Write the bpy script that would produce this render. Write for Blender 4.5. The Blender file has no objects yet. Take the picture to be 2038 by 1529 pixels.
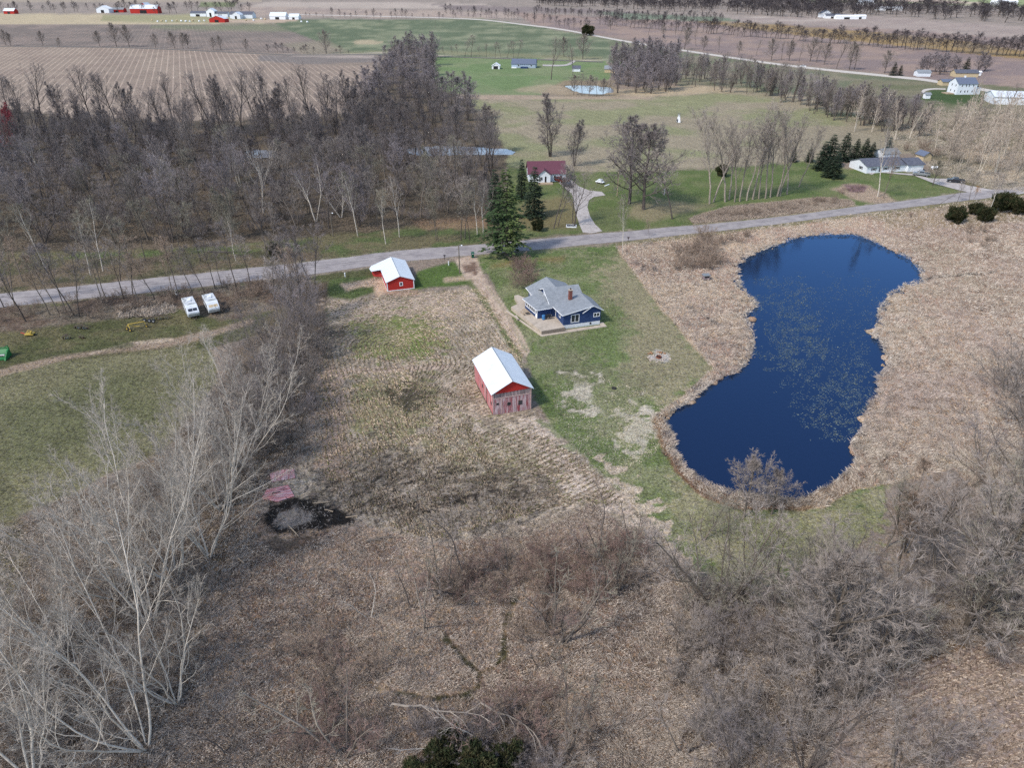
import bpy, math, random
import numpy as np

S = bpy.context.scene
COL = S.collection
R = math.radians

# ------------------------------------------------------------------ camera, sky, sun
PITCH, FPX, CH = R(30.3), 1402.0, 65.0
cam = bpy.data.objects.new('camera', bpy.data.cameras.new('camera'))
COL.objects.link(cam)
cam.location = (0, 0, CH)
cam.rotation_euler = (R(90) - PITCH, 0, 0)
cam.data.sensor_width = 36.0
cam.data.lens = 36.0 * FPX / 2038.0
cam.data.clip_start = 1.0
cam.data.clip_end = 30000
S.camera = cam

SUN_EL, SUN_AZ = 48.0, 232.0           # compass azimuth, camera looks north (+Y)
w = bpy.data.worlds.new("World"); S.world = w; w.use_nodes = True
nt = w.node_tree
bg = nt.nodes['Background']
sky = nt.nodes.new('ShaderNodeTexSky'); sky.sky_type = 'NISHITA'; sky.sun_disc = False
sky.sun_elevation = R(SUN_EL); sky.sun_rotation = R(SUN_AZ)
sky.dust_density = 1.0; sky.air_density = 1.0
nt.links.new(sky.outputs[0], bg.inputs[0]); bg.inputs[1].default_value = 0.15
sl = bpy.data.lights.new('sun', 'SUN'); sl.energy = 2.0; sl.angle = R(6.0); sl.color = (1, 0.95, 0.88)
so = bpy.data.objects.new('sun', sl); COL.objects.link(so)
_a, _e = R(SUN_AZ), R(SUN_EL)
sv = (math.sin(_a)*math.cos(_e), math.cos(_a)*math.cos(_e), math.sin(_e))   # towards the sun
from mathutils import Vector, Matrix
so.rotation_euler = Vector(sv).to_track_quat('Z', 'Y').to_euler()
S.view_settings.view_transform = 'Standard'; S.view_settings.look = 'None'
S.view_settings.gamma = 1.0; S.view_settings.exposure = 0.70
KL = np.array([1.20, 1.27, 1.38])        # display brightness of a white horizontal sheet: divides picture colours into albedo
S.cycles.max_bounces = 5; S.cycles.diffuse_bounces = 2; S.cycles.glossy_bounces = 2; S.cycles.transmission_bounces = 3
S.cycles.use_denoising = False

# ------------------------------------------------------------------ survey: photograph pixel -> point on the ground
cP, sP = math.cos(PITCH), math.sin(PITCH)
def G(px, py, z=0.0):
    a = (px-1019)/FPX; b = (764.5-py)/FPX
    dx, dy, dz = a, cP+b*sP, -sP+b*cP
    t = (CH-z)/-dz
    return (dx*t, dy*t)
def proj(x, y, z=0.0):
    dz = z-CH; zc = y*cP-dz*sP
    return 1019+FPX*x/zc, 764.5-FPX*(y*sP+dz*cP)/zc, zc
def hgt(bx, by, ty):
    x, y = G(bx, by); lo, hi = 0.0, 60.0
    for _ in range(40):
        m = (lo+hi)/2
        if proj(x, y, m)[1] > ty: lo = m
        else: hi = m
    return lo
def lin(c):
    c = np.asarray(c, float)/255.0
    return np.where(c <= 0.04045, c/12.92, ((c+0.055)/1.055)**2.4)
def alb(*c, k=None): return tuple(np.clip(lin(c)/(k or KL), 0.002, 0.86))

# ------------------------------------------------------------------ numpy value noise
def vnoise(x, y, seed=0):
    xi = np.floor(x).astype(np.int64); yi = np.floor(y).astype(np.int64)
    fx = x-xi; fy = y-yi
    fx = fx*fx*(3-2*fx); fy = fy*fy*(3-2*fy)
    def h(a, b):
        n = (a*374761393 + b*668265263 + seed*1274126177) & 0x7fffffff
        n = ((n ^ (n >> 13))*1274126177) & 0x7fffffff
        n = n ^ (n >> 16)
        return (n & 0xffff)/65535.0
    return (h(xi, yi)*(1-fx)+h(xi+1, yi)*fx)*(1-fy)+(h(xi, yi+1)*(1-fx)+h(xi+1, yi+1)*fx)*fy
def fbm(x, y, seed=0, o=4):
    v = 0; a = 0.5; s = 0
    for k in range(o):
        v = v+a*vnoise(x*2**k, y*2**k, seed+k*17); s += a; a *= 0.5
    return v/s
def sdpoly(px, py, poly):
    """signed distance (negative inside), vectorised"""
    P = np.asarray(poly, float); n = len(P)
    d = np.full(px.shape, 1e18); ins = np.zeros(px.shape, bool)
    for i in range(n):
        a = P[i]; b = P[(i+1) % n]; e = b-a
        wx = px-a[0]; wy = py-a[1]
        t = np.clip((wx*e[0]+wy*e[1])/(e@e+1e-12), 0, 1)
        d = np.minimum(d, (wx-t*e[0])**2+(wy-t*e[1])**2)
        c = ((a[1] > py) != (b[1] > py))
        with np.errstate(divide='ignore', invalid='ignore'):
            xx = (b[0]-a[0])*(py-a[1])/(b[1]-a[1]+1e-20)+a[0]
        ins ^= c & (px < xx)
    d = np.sqrt(d)
    return np.where(ins, -d, d)
def sdline(px, py, pts):
    P = np.asarray(pts, float); d = np.full(px.shape, 1e18)
    for i in range(len(P)-1):
        a = P[i]; e = P[i+1]-a
        wx = px-a[0]; wy = py-a[1]
        t = np.clip((wx*e[0]+wy*e[1])/(e@e+1e-12), 0, 1)
        d = np.minimum(d, (wx-t*e[0])**2+(wy-t*e[1])**2)
    return np.sqrt(d)
def inpoly(x, y, poly):
    return sdpoly(np.array([float(x)]), np.array([float(y)]), poly)[0] < 0

# ------------------------------------------------------------------ objects and tags
def tag(o, label=None, cat=None, group=None, kind=None):
    if label: o['label'] = label
    if cat: o['category'] = cat
    if group: o['group'] = group
    if kind: o['kind'] = kind
    return o
def np_mesh(name, V, F, smooth=False):
    """V (n,3), F list/array of equal-size faces or list of lists"""
    me = bpy.data.meshes.new(name)
    V = np.asarray(V, np.float32)
    me.vertices.add(len(V)); me.vertices.foreach_set('co', V.ravel())
    if isinstance(F, np.ndarray):
        k = F.shape[1]; nf = len(F)
        tot = np.full(nf, k, np.int32); st = np.arange(nf, dtype=np.int32)*k; idx = F.ravel().astype(np.int32)
    else:
        tot = np.array([len(f) for f in F], np.int32); st = np.concatenate([[0], np.cumsum(tot)[:-1]]).astype(np.int32)
        idx = np.array([i for f in F for i in f], np.int32); nf = len(F)
    me.loops.add(len(idx)); me.loops.foreach_set('vertex_index', idx)
    me.polygons.add(nf); me.polygons.foreach_set('loop_start', st); me.polygons.foreach_set('loop_total', tot)
    me.polygons.foreach_set('use_smooth', np.full(nf, smooth, bool))
    me.update(calc_edges=True); me.validate()
    return me
def link(name, me, m=None, parent=None):
    o = bpy.data.objects.new(name, me); COL.objects.link(o)
    if m is not None and me is not None and not me.materials: me.materials.append(m)
    if parent: o.parent = parent
    return o
def thing(name, label, cat, loc=(0, 0, 0), rz=0, group=None, kind=None):
    o = bpy.data.objects.new(name, None); COL.objects.link(o)
    o.empty_display_size = 0.5
    o.location = loc; o.rotation_euler = (0, 0, rz)
    return tag(o, label, cat, group, kind)
def copy_tree(o, parent=None):
    c = o.copy(); COL.objects.link(c)
    if parent: c.parent = parent
    for ch in list(o.children): copy_tree(ch, c)
    return c

class MB:
    def __init__(s): s.v = []; s.f = []
    def add(s, V, F):
        b = len(s.v); s.v += [tuple(p) for p in V]; s.f += [[b+i for i in f] for f in F]; return s
    def box(s, x0, x1, y0, y1, z0, z1):
        return s.add([(x0,y0,z0),(x1,y0,z0),(x1,y1,z0),(x0,y1,z0),(x0,y0,z1),(x1,y0,z1),(x1,y1,z1),(x0,y1,z1)],
              [(0,3,2,1),(4,5,6,7),(0,1,5,4),(1,2,6,5),(2,3,7,6),(3,0,4,7)])
    def prism(s, poly, z0, z1):
        n = len(poly); V = [(x,y,z0) for x,y in poly]+[(x,y,z1) for x,y in poly]
        return s.add(V, [list(range(n))[::-1], list(range(n,2*n))]+[(i,(i+1)%n,n+(i+1)%n,n+i) for i in range(n)])
    def prism_y(s, prof, y0, y1):       # profile in x,z, extruded along y
        n = len(prof); V = [(x,y0,z) for x,z in prof]+[(x,y1,z) for x,z in prof]
        return s.add(V, [list(range(n)), list(range(n,2*n))[::-1]]+[(i,n+i,n+(i+1)%n,(i+1)%n) for i in range(n)])
    def prism_x(s, prof, x0, x1):       # profile in y,z, extruded along x
        n = len(prof); V = [(x0,y,z) for y,z in prof]+[(x1,y,z) for y,z in prof]
        return s.add(V, [list(range(n))[::-1], list(range(n,2*n))]+[(i,(i+1)%n,n+(i+1)%n,n+i) for i in range(n)])
    def slab(s, quad, t):               # thick sheet under a 3-d polygon
        n = len(quad); V = list(quad)+[(x,y,z-t) for x,y,z in quad]
        return s.add(V, [list(range(n)), list(range(n,2*n))[::-1]]+[(i,n+i,n+(i+1)%n,(i+1)%n) for i in range(n)])
    def tube(s, pts, r, n=8, caps=True):
        pts = [Vector(p) for p in pts]; rs = r if isinstance(r, (list, tuple)) else [r]*len(pts)
        b = len(s.v); up = Vector((0,0,1))
        for i, p in enumerate(pts):
            d = (pts[min(i+1,len(pts)-1)]-pts[max(i-1,0)]).normalized()
            u = d.cross(up); 
            if u.length < 0.1: u = d.cross(Vector((1,0,0)))
            u.normalize(); v = d.cross(u)
            for k in range(n):
                a = 2*math.pi*k/n
                s.v.append(tuple(p+(u*math.cos(a)+v*math.sin(a))*rs[i]))
        for i in range(len(pts)-1):
            for k in range(n):
                s.f.append([b+i*n+k, b+i*n+(k+1)%n, b+(i+1)*n+(k+1)%n, b+(i+1)*n+k])
        if caps:
            s.f.append([b+k for k in range(n)][::-1]); e = b+(len(pts)-1)*n; s.f.append([e+k for k in range(n)])
        return s
    def wheel(s, c, r, wd, n=16, axis='y'):
        a = Vector((0,wd/2,0)) if axis == 'y' else Vector((wd/2,0,0)); c = Vector(c)
        return s.tube([c-a, c-a*0.8, c+a*0.8, c+a], [r*0.88, r, r, r*0.88], n)
    def blob(s, c, rad, seed=0, nu=10, nv=7, rough=0.15):
        rr = random.Random(seed); b = len(s.v)
        for j in range(nv+1):
            ph = math.pi*j/nv
            for i in range(nu):
                th = 2*math.pi*i/nu; k = 1+rr.uniform(-rough, rough)
                s.v.append((c[0]+rad[0]*k*math.sin(ph)*math.cos(th), c[1]+rad[1]*k*math.sin(ph)*math.sin(th), c[2]+rad[2]*k*math.cos(ph)))
        for j in range(nv):
            for i in range(nu):
                s.f.append([b+j*nu+i, b+(j+1)*nu+i, b+(j+1)*nu+(i+1)%nu, b+j*nu+(i+1)%nu])
        return s
    def build(s, name, m, parent=None, smooth=False, bevel=0):
        o = link(name, np_mesh(name, s.v, s.f, smooth), m, parent)
        if bevel:
            b = o.modifiers.new('bevel', 'BEVEL'); b.width = bevel; b.segments = 2; b.limit_method = 'ANGLE'
        return o

# ------------------------------------------------------------------ materials
def mat(name, col, rough=0.85, var=0.18, scale=2.0, bump=0.0, metal=0.0, spec=0.3, col2=None, cmix=(0.45, 0.6), stretch=(1,1,1),
        ribs=None, coord='Object', rnd=0.0, detail=5.0, spec_tint=None):
    """col: albedo. var: value variation; col2: second colour patches; ribs=(axis, period, strength) lines across an axis"""
    m = bpy.data.materials.new(name); m.use_nodes = True; t = m.node_tree; N = t.nodes; L = t.links
    b = N['Principled BSDF']; b.inputs['Roughness'].default_value = rough; b.inputs['Metallic'].default_value = metal
    b.inputs['Specular IOR Level'].default_value = spec
    tc = N.new('ShaderNodeTexCoord'); mp = N.new('ShaderNodeMapping'); mp.inputs['Scale'].default_value = stretch
    L.new(tc.outputs[coord], mp.inputs[0])
    n = N.new('ShaderNodeTexNoise'); n.inputs['Scale'].default_value = scale; n.inputs['Detail'].default_value = detail; n.inputs['Roughness'].default_value = 0.65
    L.new(mp.outputs[0], n.inputs['Vector'])
    mr = N.new('ShaderNodeMapRange'); mr.inputs[1].default_value = 0.3; mr.inputs[2].default_value = 0.7
    mr.inputs[3].default_value = 1-var; mr.inputs[4].default_value = 1+var
    L.new(n.outputs[0], mr.inputs[0])
    base = N.new('ShaderNodeRGB'); base.outputs[0].default_value = (*col, 1); out = base.outputs[0]
    if col2:
        n2 = N.new('ShaderNodeTexNoise'); n2.inputs['Scale'].default_value = scale*0.45; n2.inputs['Detail'].default_value = 8
        n2.inputs['Roughness'].default_value = 0.7
        L.new(mp.outputs[0], n2.inputs['Vector'])
        r2 = N.new('ShaderNodeMapRange'); r2.inputs[1].default_value = cmix[0]; r2.inputs[2].default_value = cmix[1]
        L.new(n2.outputs[0], r2.inputs[0])
        mx = N.new('ShaderNodeMix'); mx.data_type = 'RGBA'; L.new(r2.outputs[0], mx.inputs[0]); L.new(out, mx.inputs[6]); mx.inputs[7].default_value = (*col2, 1)
        out = mx.outputs[2]
    val = mr.outputs[0]
    if ribs:
        sx = N.new('ShaderNodeSeparateXYZ'); L.new(tc.outputs[coord], sx.inputs[0])
        m1 = N.new('ShaderNodeMath'); m1.operation = 'MULTIPLY'; m1.inputs[1].default_value = 1/ribs[1]; L.new(sx.outputs[ribs[0]], m1.inputs[0])
        m2 = N.new('ShaderNodeMath'); m2.operation = 'FRACT'; L.new(m1.outputs[0], m2.inputs[0])
        m3 = N.new('ShaderNodeMapRange'); m3.inputs[1].default_value = 0.0; m3.inputs[2].default_value = 0.14; m3.inputs[3].default_value = 1-ribs[2]; m3.inputs[4].default_value = 1
        L.new(m2.outputs[0], m3.inputs[0])
        m4 = N.new('ShaderNodeMath'); m4.operation = 'MULTIPLY'; L.new(m3.outputs[0], m4.inputs[0]); L.new(val, m4.inputs[1]); val = m4.outputs[0]
    if rnd:
        oi = N.new('ShaderNodeObjectInfo'); rr = N.new('ShaderNodeMapRange'); rr.inputs[3].default_value = 1-rnd; rr.inputs[4].default_value = 1+rnd
        L.new(oi.outputs['Random'], rr.inputs[0])
        m5 = N.new('ShaderNodeMath'); m5.operation = 'MULTIPLY'; L.new(rr.outputs[0], m5.inputs[0]); L.new(val, m5.inputs[1]); val = m5.outputs[0]
    vm = N.new('ShaderNodeVectorMath'); vm.operation = 'SCALE'; L.new(out, vm.inputs[0]); L.new(val, vm.inputs['Scale'])
    L.new(vm.outputs[0], b.inputs['Base Color'])
    if bump:
        bp = N.new('ShaderNodeBump'); bp.inputs['Strength'].default_value = bump; bp.inputs['Distance'].default_value = 0.05
        L.new(val, bp.inputs['Height']); L.new(bp.outputs[0], b.inputs['Normal'])
    return m

M = {}
M['barnwood'] = mat('weathered_red_boards', alb(160,84,92), var=0.4, scale=1.6, stretch=(3.2,3.2,0.4), col2=alb(202,184,192), cmix=(0.40,0.56), bump=0.3, ribs=(0,0.28,0.45))
M['barnside'] = mat('faded_red_boards', alb(196,108,114), var=0.3, scale=1.6, stretch=(3.2,3.2,0.3), col2=alb(200,168,172), cmix=(0.44,0.62), bump=0.3, ribs=(1,0.28,0.4))
M['greywood'] = mat('grey_weathered_boards', alb(140,128,132), var=0.5, scale=2.2, stretch=(4,4,0.3), col2=alb(190,170,175), cmix=(0.5,0.6), ribs=(0,0.28,0.5))
M['redpaint'] = mat('bright_red_paint', alb(186,54,50), var=0.08, ribs=(0,0.23,0.18))
M['redside'] = mat('red_metal_siding', alb(186,62,62), var=0.08, ribs=(1,0.23,0.18))
M['roofwhite'] = mat('white_metal_roof', (0.66,0.70,0.73), rough=0.5, var=0.09, scale=1.4, ribs=(1,0.6,0.14), spec=0.3, col2=(0.56,0.60,0.64), cmix=(0.5,0.75), stretch=(0.5,2.2,0.5))
M['roofgrey'] = mat('grey_shingle_roof', alb(150,158,168), var=0.13, scale=3, detail=8, col2=alb(132,140,150), cmix=(0.4,0.65))
M['roofdark'] = mat('charcoal_shingle_roof', alb(88,94,110), var=0.2, scale=3, detail=8, col2=alb(110,114,128), cmix=(0.45,0.6))
M['roofred'] = mat('maroon_metal_roof', alb(108,68,84), var=0.12, scale=1.5, ribs=(0,0.5,0.2))
M['roofblue'] = mat('slate_blue_roof', alb(104,116,140), var=0.15, scale=1.5)
M['blueside'] = mat('navy_lap_siding', alb(48,72,120), var=0.12, scale=3, ribs=(2,0.2,0.35))
M['white'] = mat('white_trim_paint', (0.78,0.79,0.80), var=0.06)
M['whiteside'] = mat('white_lap_siding', (0.70,0.73,0.76), var=0.07, ribs=(2,0.25,0.12))
M['beigeside'] = mat('beige_siding', alb(205,190,160), var=0.1)
M['block'] = mat('white_painted_block', (0.70,0.71,0.72), var=0.12, scale=3, col2=alb(190,184,180), cmix=(0.55,0.7))
M['glass'] = mat('window_glass', (0.03,0.035,0.045), rough=0.08, var=0.1, spec=0.6)
M['curtain'] = mat('pale_curtain', (0.5,0.52,0.54), var=0.15)
M['concrete'] = mat('pale_concrete', alb(196,186,174), var=0.12, scale=1.2, detail=9, col2=alb(172,162,150), cmix=(0.48,0.66))
M['stonewall'] = mat('rough_stone_edge', alb(140,130,122), var=0.4, scale=6)
M['brick'] = mat('red_brick', alb(132,84,76), var=0.2, scale=8, ribs=(2,0.09,0.25))
M['dark'] = mat('dark_opening', (0.02,0.02,0.022), var=0.2)
M['darkmetal'] = mat('rusty_dark_metal', (0.06,0.05,0.045), var=0.4, scale=6, rough=0.6, col2=(0.12,0.07,0.045))
M['rubber'] = mat('black_rubber', (0.025,0.025,0.027), rough=0.7)
M['rim'] = mat('steel_rim', (0.5,0.5,0.5), rough=0.4, metal=0.5)
M['yellow'] = mat('yellow_machine_paint', alb(196,172,84), var=0.15, rough=0.5)
M['green'] = mat('green_machine_paint', alb(40,125,70), var=0.15, rough=0.5)
M['orange'] = mat('orange_red_paint', alb(190,70,60), var=0.15, rough=0.5)
M['silver'] = mat('silver_car_paint', alb(150,158,166), var=0.03, rough=0.3, metal=0.3, spec=0.6)
M['blackpaint'] = mat('black_car_paint', (0.02,0.02,0.024), var=0.05, rough=0.25, spec=0.6)
M['redcar'] = mat('dark_red_car_paint', (0.10,0.03,0.025), var=0.05, rough=0.3, spec=0.6)
M['trailer'] = mat('grimy_white_panel', (0.66,0.69,0.72), var=0.08, scale=1.0, col2=alb(176,184,190), cmix=(0.46,0.62), rough=0.5, detail=9)
M['trailerroof'] = mat('stained_trailer_roof', (0.58,0.60,0.62), var=0.2, scale=1.2, col2=alb(150,158,160), cmix=(0.46,0.6), rough=0.7, detail=10)
M['stripe'] = mat('grey_stripe', alb(130,140,150))
M['bin'] = mat('dark_green_plastic', alb(25,95,75), rough=0.5)
M['bluebarrel'] = mat('blue_plastic', alb(70,130,190), rough=0.5)
M['pole'] = mat('weathered_pole_wood', alb(118,112,104), var=0.25, scale=3, stretch=(3,3,0.4))
M['metal'] = mat('galvanised_metal', alb(160,166,170), rough=0.5, metal=0.4)
M['plank'] = mat('old_plank', alb(176,160,140), var=0.3, scale=4)
M['char'] = mat('charred_wood', (0.02,0.02,0.022), var=0.5, scale=9)
M['rock'] = mat('pale_field_stone', alb(190,180,172), var=0.3, scale=5)
M['ash'] = mat('pale_ash', alb(150,144,140), var=0.3, scale=6, detail=9)
M['rubble'] = mat('rust_brown_litter', alb(158,124,96), var=0.3, scale=6)
def bark(name, c, rnd=0.16, **k): return mat(name, c, var=0.28, scale=1.6, rnd=rnd, rough=0.95, spec=0.1, **k)
M['b_dark'] = bark('dark_grey_bark', alb(100,94,92)); M['t_dark'] = bark('dark_grey_twigs', alb(138,132,134))
M['b_grey'] = bark('grey_bark', alb(124,117,111)); M['t_grey'] = bark('grey_brown_twigs', alb(154,147,144))
M['b_pale'] = bark('pale_silver_bark', alb(212,207,200), rnd=0.08); M['t_pale'] = bark('pale_grey_twigs', alb(182,176,169), rnd=0.1)
M['b_white'] = bark('white_sycamore_bark', alb(214,206,194), rnd=0.05)
M['t_tan'] = bark('tan_twigs', alb(196,184,174)); M['t_red'] = bark('reddish_twigs', alb(150,128,122))
M['t_plum'] = bark('plum_twigs', alb(152,146,152)); M['t_maroon'] = bark('dark_red_buds', alb(150,78,88))
M['t_rust'] = bark('rust_brown_twigs', alb(164,148,136)); M['t_olive'] = bark('mossy_twigs', alb(148,145,134))
M['b_soft'] = bark('soft_grey_bark', alb(112,105,99)); M['b_mid'] = bark('mid_grey_bark', alb(160,152,144)); M['t_far'] = bark('far_dark_twigs', alb(98,94,100)); M['t_orange'] = bark('orange_dry_leaves', alb(205,150,75))
M['n_pine'] = mat('spruce_needles', (0.055,0.088,0.035), var=0.45, scale=1.2, coord='Generated', rnd=0.1, rough=0.9, col2=(0.20,0.23,0.07), cmix=(0.46,0.62), spec=0.1)
M['n_dark'] = mat('dark_fir_needles', (0.035,0.055,0.036), var=0.45, scale=3, rnd=0.15, rough=0.9, spec=0.1, col2=(0.045,0.06,0.03))
M['n_blue'] = mat('blue_spruce_needles', (0.05,0.085,0.085), var=0.4, scale=3, rough=0.9, spec=0.1)
M['n_yew'] = mat('juniper_foliage', (0.03,0.04,0.018), var=0.5, scale=3, rnd=0.15, rough=0.9, spec=0.1, col2=(0.07,0.06,0.03))

# ------------------------------------------------------------------ ground: one sheet to the horizon, albedo per vertex
POND = [(1655,462),(1610,466),(1571,474),(1530,490),(1487,506),(1463,526),(1471,562),(1487,590),(1502,606),(1479,625),(1495,653),(1499,685),(1487,717),(1463,737),
 (1408,761),(1368,797),(1336,815),(1312,833),(1334,861),(1340,901),(1372,945),(1412,969),(1463,985),(1583,997),(1643,977),(1671,953),(1707,933),
 (1707,909),(1695,881),(1719,853),(1722,830),(1731,809),(1751,781),(1751,749),(1771,725),(1763,689),(1739,665),(1751,641),(1755,610),(1775,586),
 (1807,568),(1839,558),(1839,542),(1815,514),(1783,498),(1735,474),(1703,464)]
POND_FAR = [(1124,169),(1150,168),(1185,169),(1218,173),(1222,181),(1200,185),(1160,184),(1140,178)]
POND_WOOD = [(808,293),(850,289),(900,288),(960,291),(1005,293),(1026,299),(1020,305),(960,306),(900,307),(840,308),(812,303)]
POND_WOOD2 = [(486,298),(510,295),(545,297),(566,303),(560,312),(520,313),(490,310)]
ROAD_UP = [(-500,630),(-300,612),(0,585),(150,570),(300,555),(480,536),(640,519),(800,499),(960,487),(1100,474),(1300,456),(1500,438),(1700,412),(1800,400),(1900,386),(1960,379),(2038,371),(2400,335),(3000,290)]
ROAD_LO = [(-500,658),(-300,640),(0,612),(150,597),(300,582),(480,562),(640,544),(800,522),(960,506),(1100,494),(1300,474),(1500,452),(1700,426),(1800,414),(1900,402),(1960,395),(2038,384),(2400,343),(3000,296)]
BROOK = ([(1024,1195),(1003,1245),(1000,1300),(985,1330),(955,1340),(950,1370),(920,1385)],[(885,1270),(930,1320),(955,1345)],[(1003,1290),(1006,1315)],[(750,1370),(860,1392),(930,1385)])
def row_phase(x, y):
    ang = R(22.4); ph = x*math.cos(ang)+y*math.sin(ang)
    gx, gy = G(790, 690); u = (x-gx)*math.cos(R(20))+(y-gy)*math.sin(R(20)); v = -(x-gx)*math.sin(R(20))+(y-gy)*math.cos(R(20))
    v2 = np.maximum(v, 0); rr = (np.abs(u)**2.4+np.abs(v2)**2.4)**(1/2.4)
    k = np.clip((-v-8)/14, 0, 1)*np.clip((u+4)/10, 0, 1)      # below the barn the rows swing round to the right
    ph = np.where((np.abs(x-gx) < 40)&(y < gy+45)&(y > gy-60), np.where(v > 0, rr, np.abs(u)*(1-k)+k*(v*-0.9+0.25*u))+1.6*fbm(x/9, y/9, 31), ph)
    bx, by = G(1900, 1400); bm = (x > bx-14)&(y < by+22)
    return np.where(bm, -x*math.sin(R(20))+y*math.cos(R(20))+0.5*fbm(x/8, y/8, 8), ph)
def build_ground():
    global REEDP
    # rows: finer near the viewpoint, wider far off
    dep = np.concatenate([np.linspace(100, 58, 24), np.linspace(57.7, 1.25, 560), np.array([1.05,0.85,0.65,0.48,0.34])])
    ys = CH/np.tan(np.radians(dep)); nr = len(ys)
    us = np.concatenate([np.linspace(-2.2,-0.92,24), np.linspace(-0.9,0.9,660), np.linspace(0.92,2.2,24)]); nc = len(us)
    zc = ys*cP+CH*sP
    X = us[None,:]*zc[:,None]; Y = np.repeat(ys[:,None], nc, 1)
    x = X.ravel(); y = Y.ravel()
    PX, PY, ZC = proj(x, y); ZC = np.maximum(ZC, 5)
    mpp = ZC/FPX                                 # metres per photo pixel
    C = np.empty((len(x),3)); C[:] = lin((150,136,124))
    fx = np.zeros((len(x),4)); fx[:,3] = 1.0       # fine rows, wide lines, straw, contrast
    nA = fbm(x/6, y/6, 3); nB = fbm(x/25, y/25, 5); nC = fbm(x/1.5, y/1.5, 9, 3); nD = fbm(x/90, y/60, 12)
    nC = np.clip(0.5+(nC-0.5)*1.5, 0, 1); NZ = {'s': nC, 'm': nA, 'l': nB}
    def mask(poly, edge=4.0, na=8.0, ns='m', line=None):
        P = np.asarray(poly, float); mg = edge+na+(line or 0)+3
        sel = np.where((PX > P[:,0].min()-mg)&(PX < P[:,0].max()+mg)&(PY > P[:,1].min()-mg)&(PY < P[:,1].max()+mg))[0]
        d = (sdline(PX[sel], PY[sel], P)-line) if line is not None else sdpoly(PX[sel], PY[sel], P)
        d = d+(NZ[ns][sel]-0.5)*2*na
        return sel, np.clip(0.5-d/edge, 0, 1)
    def paint(poly, rgb, edge=4.0, na=8.0, ns='m', a=1.0, line=None, f=None, rgb2=None, mix='m', thr=(0.42,0.6), aw=None):
        sel, m = mask(poly, edge, na, ns, line); m = m*a
        if aw is not None: m = m*np.clip((NZ[aw[0]][sel]-aw[1])/(aw[2]-aw[1]), 0, 1)
        c = np.repeat(lin(rgb)[None], len(sel), 0)
        if rgb2 is not None:
            t = np.clip((NZ[mix][sel]-thr[0])/(thr[1]-thr[0]), 0, 1)[:,None]
            c = c*(1-t)+lin(rgb2)[None]*t
        C[sel] = C[sel]*(1-m[:,None])+c*m[:,None]
        if f is not None: fx[sel] = fx[sel]*(1-m[:,None])+np.asarray(f)[None]*m[:,None]
    FAR = dict(edge=1.5, na=1.0, ns='l')
    W = 3300
    # --- far bands, top of the picture downwards
    paint([(-900,-60),(W,-60),(W,60),(-900,60)], (160,148,140), rgb2=(148,138,130), mix='l', **FAR)
    paint([(-900,-60),(520,-60),(520,3),(-900,3)], (168,156,140), **FAR)
    paint([(540,2),(960,6),(1000,17),(480,14)], (182,170,160), **FAR)
    paint([(400,3),(470,4),(468,13),(395,12)], (128,136,100), **FAR)
    paint([(480,11),(800,20),(1000,22),(1080,30),(960,38),(480,30)], (178,162,150), rgb2=(160,145,138), mix='l', **FAR)
    paint([(860,8),(1150,16),(1300,26),(1080,24),(900,18)], (140,128,126), **FAR)
    paint([(1500,-30),(W,-30),(W,14),(2000,12),(1600,2)], (150,165,118), **FAR)
    paint([(1560,-25),(1950,4),(1960,9),(1700,1),(1500,-8)], (205,185,170), **FAR)
    paint([(-900,26),(205,27),(300,30),(520,36),(600,44),(540,47),(0,50),(-900,46)], (190,176,146), **FAR)
    paint([(205,29),(400,27),(520,37),(600,46),(520,47),(200,42)], (162,158,122), **FAR)
    paint([(430,41),(480,38),(600,38),(618,44),(560,47),(440,45)], (190,170,150), **FAR)
    paint([(-900,48),(0,48),(540,46),(560,50),(690,104),(540,105),(0,90),(-900,70)], (132,122,116), rgb2=(146,132,124), mix='l', f=(0,0.5,0,1), **FAR)
    paint([(300,50),(540,47),(590,62),(420,60),(300,56)], (126,132,104), a=0.8, edge=6, na=2, ns='l')
    # green winter wheat
    paint([(545,47),(610,37),(800,37),(960,36),(1020,44),(1210,76),(1290,92),(1340,100),(1500,122),(1480,150),(1240,135),(1210,122),(1000,112),(870,112),(690,105)], (104,118,92), rgb2=(138,144,116), mix='l', thr=(0.42,0.68), f=(0,0.25,0,0.8), **FAR)
    paint([(702,81),(730,78),(762,82),(762,86),(730,89),(704,86)], (176,164,136), **FAR)
    paint([(560,86),(650,80),(700,104),(600,106)], (150,142,122), a=0.7, edge=6, na=2, ns='l')
    paint([(600,108),(760,100),(900,108),(1200,120),(1200,113),(870,100)], (140,140,108), a=0.8, **FAR)
    paint([(600,110),(760,105),(870,111),(1210,121)], (190,180,162), line=1.2, **FAR)
    # furrowed tan field on the left, rows running to the north-west
    paint([(-900,78),(0,92),(250,94),(520,107),(600,128),(745,130),(760,170),(700,250),(-900,330)], (166,150,136), rgb2=(154,138,126), mix='l', f=(0.25,1.0,0,0.8), **FAR)
    paint([(515,108),(745,108),(760,122),(600,127),(515,120)], (136,128,124), **FAR)
    paint([(560,107),(745,110),(740,116),(600,112)], (172,160,152), **FAR)
    # brown plough land on the right
    paint([(1020,22),(1100,28),(1600,50),(1800,55),(2038,72),(W,130),(W,330),(1900,165),(1800,150),(1500,118),(1250,78),(1060,48)], (146,130,128), rgb2=(160,140,130), mix='l', f=(0,0.35,0,0.8), **FAR)
    paint([(1400,36),(1700,30),(2000,50),(W,110),(W,160),(2038,78),(1700,52),(1500,44)], (172,158,150), rgb2=(160,146,140), mix='l', **FAR)
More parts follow.
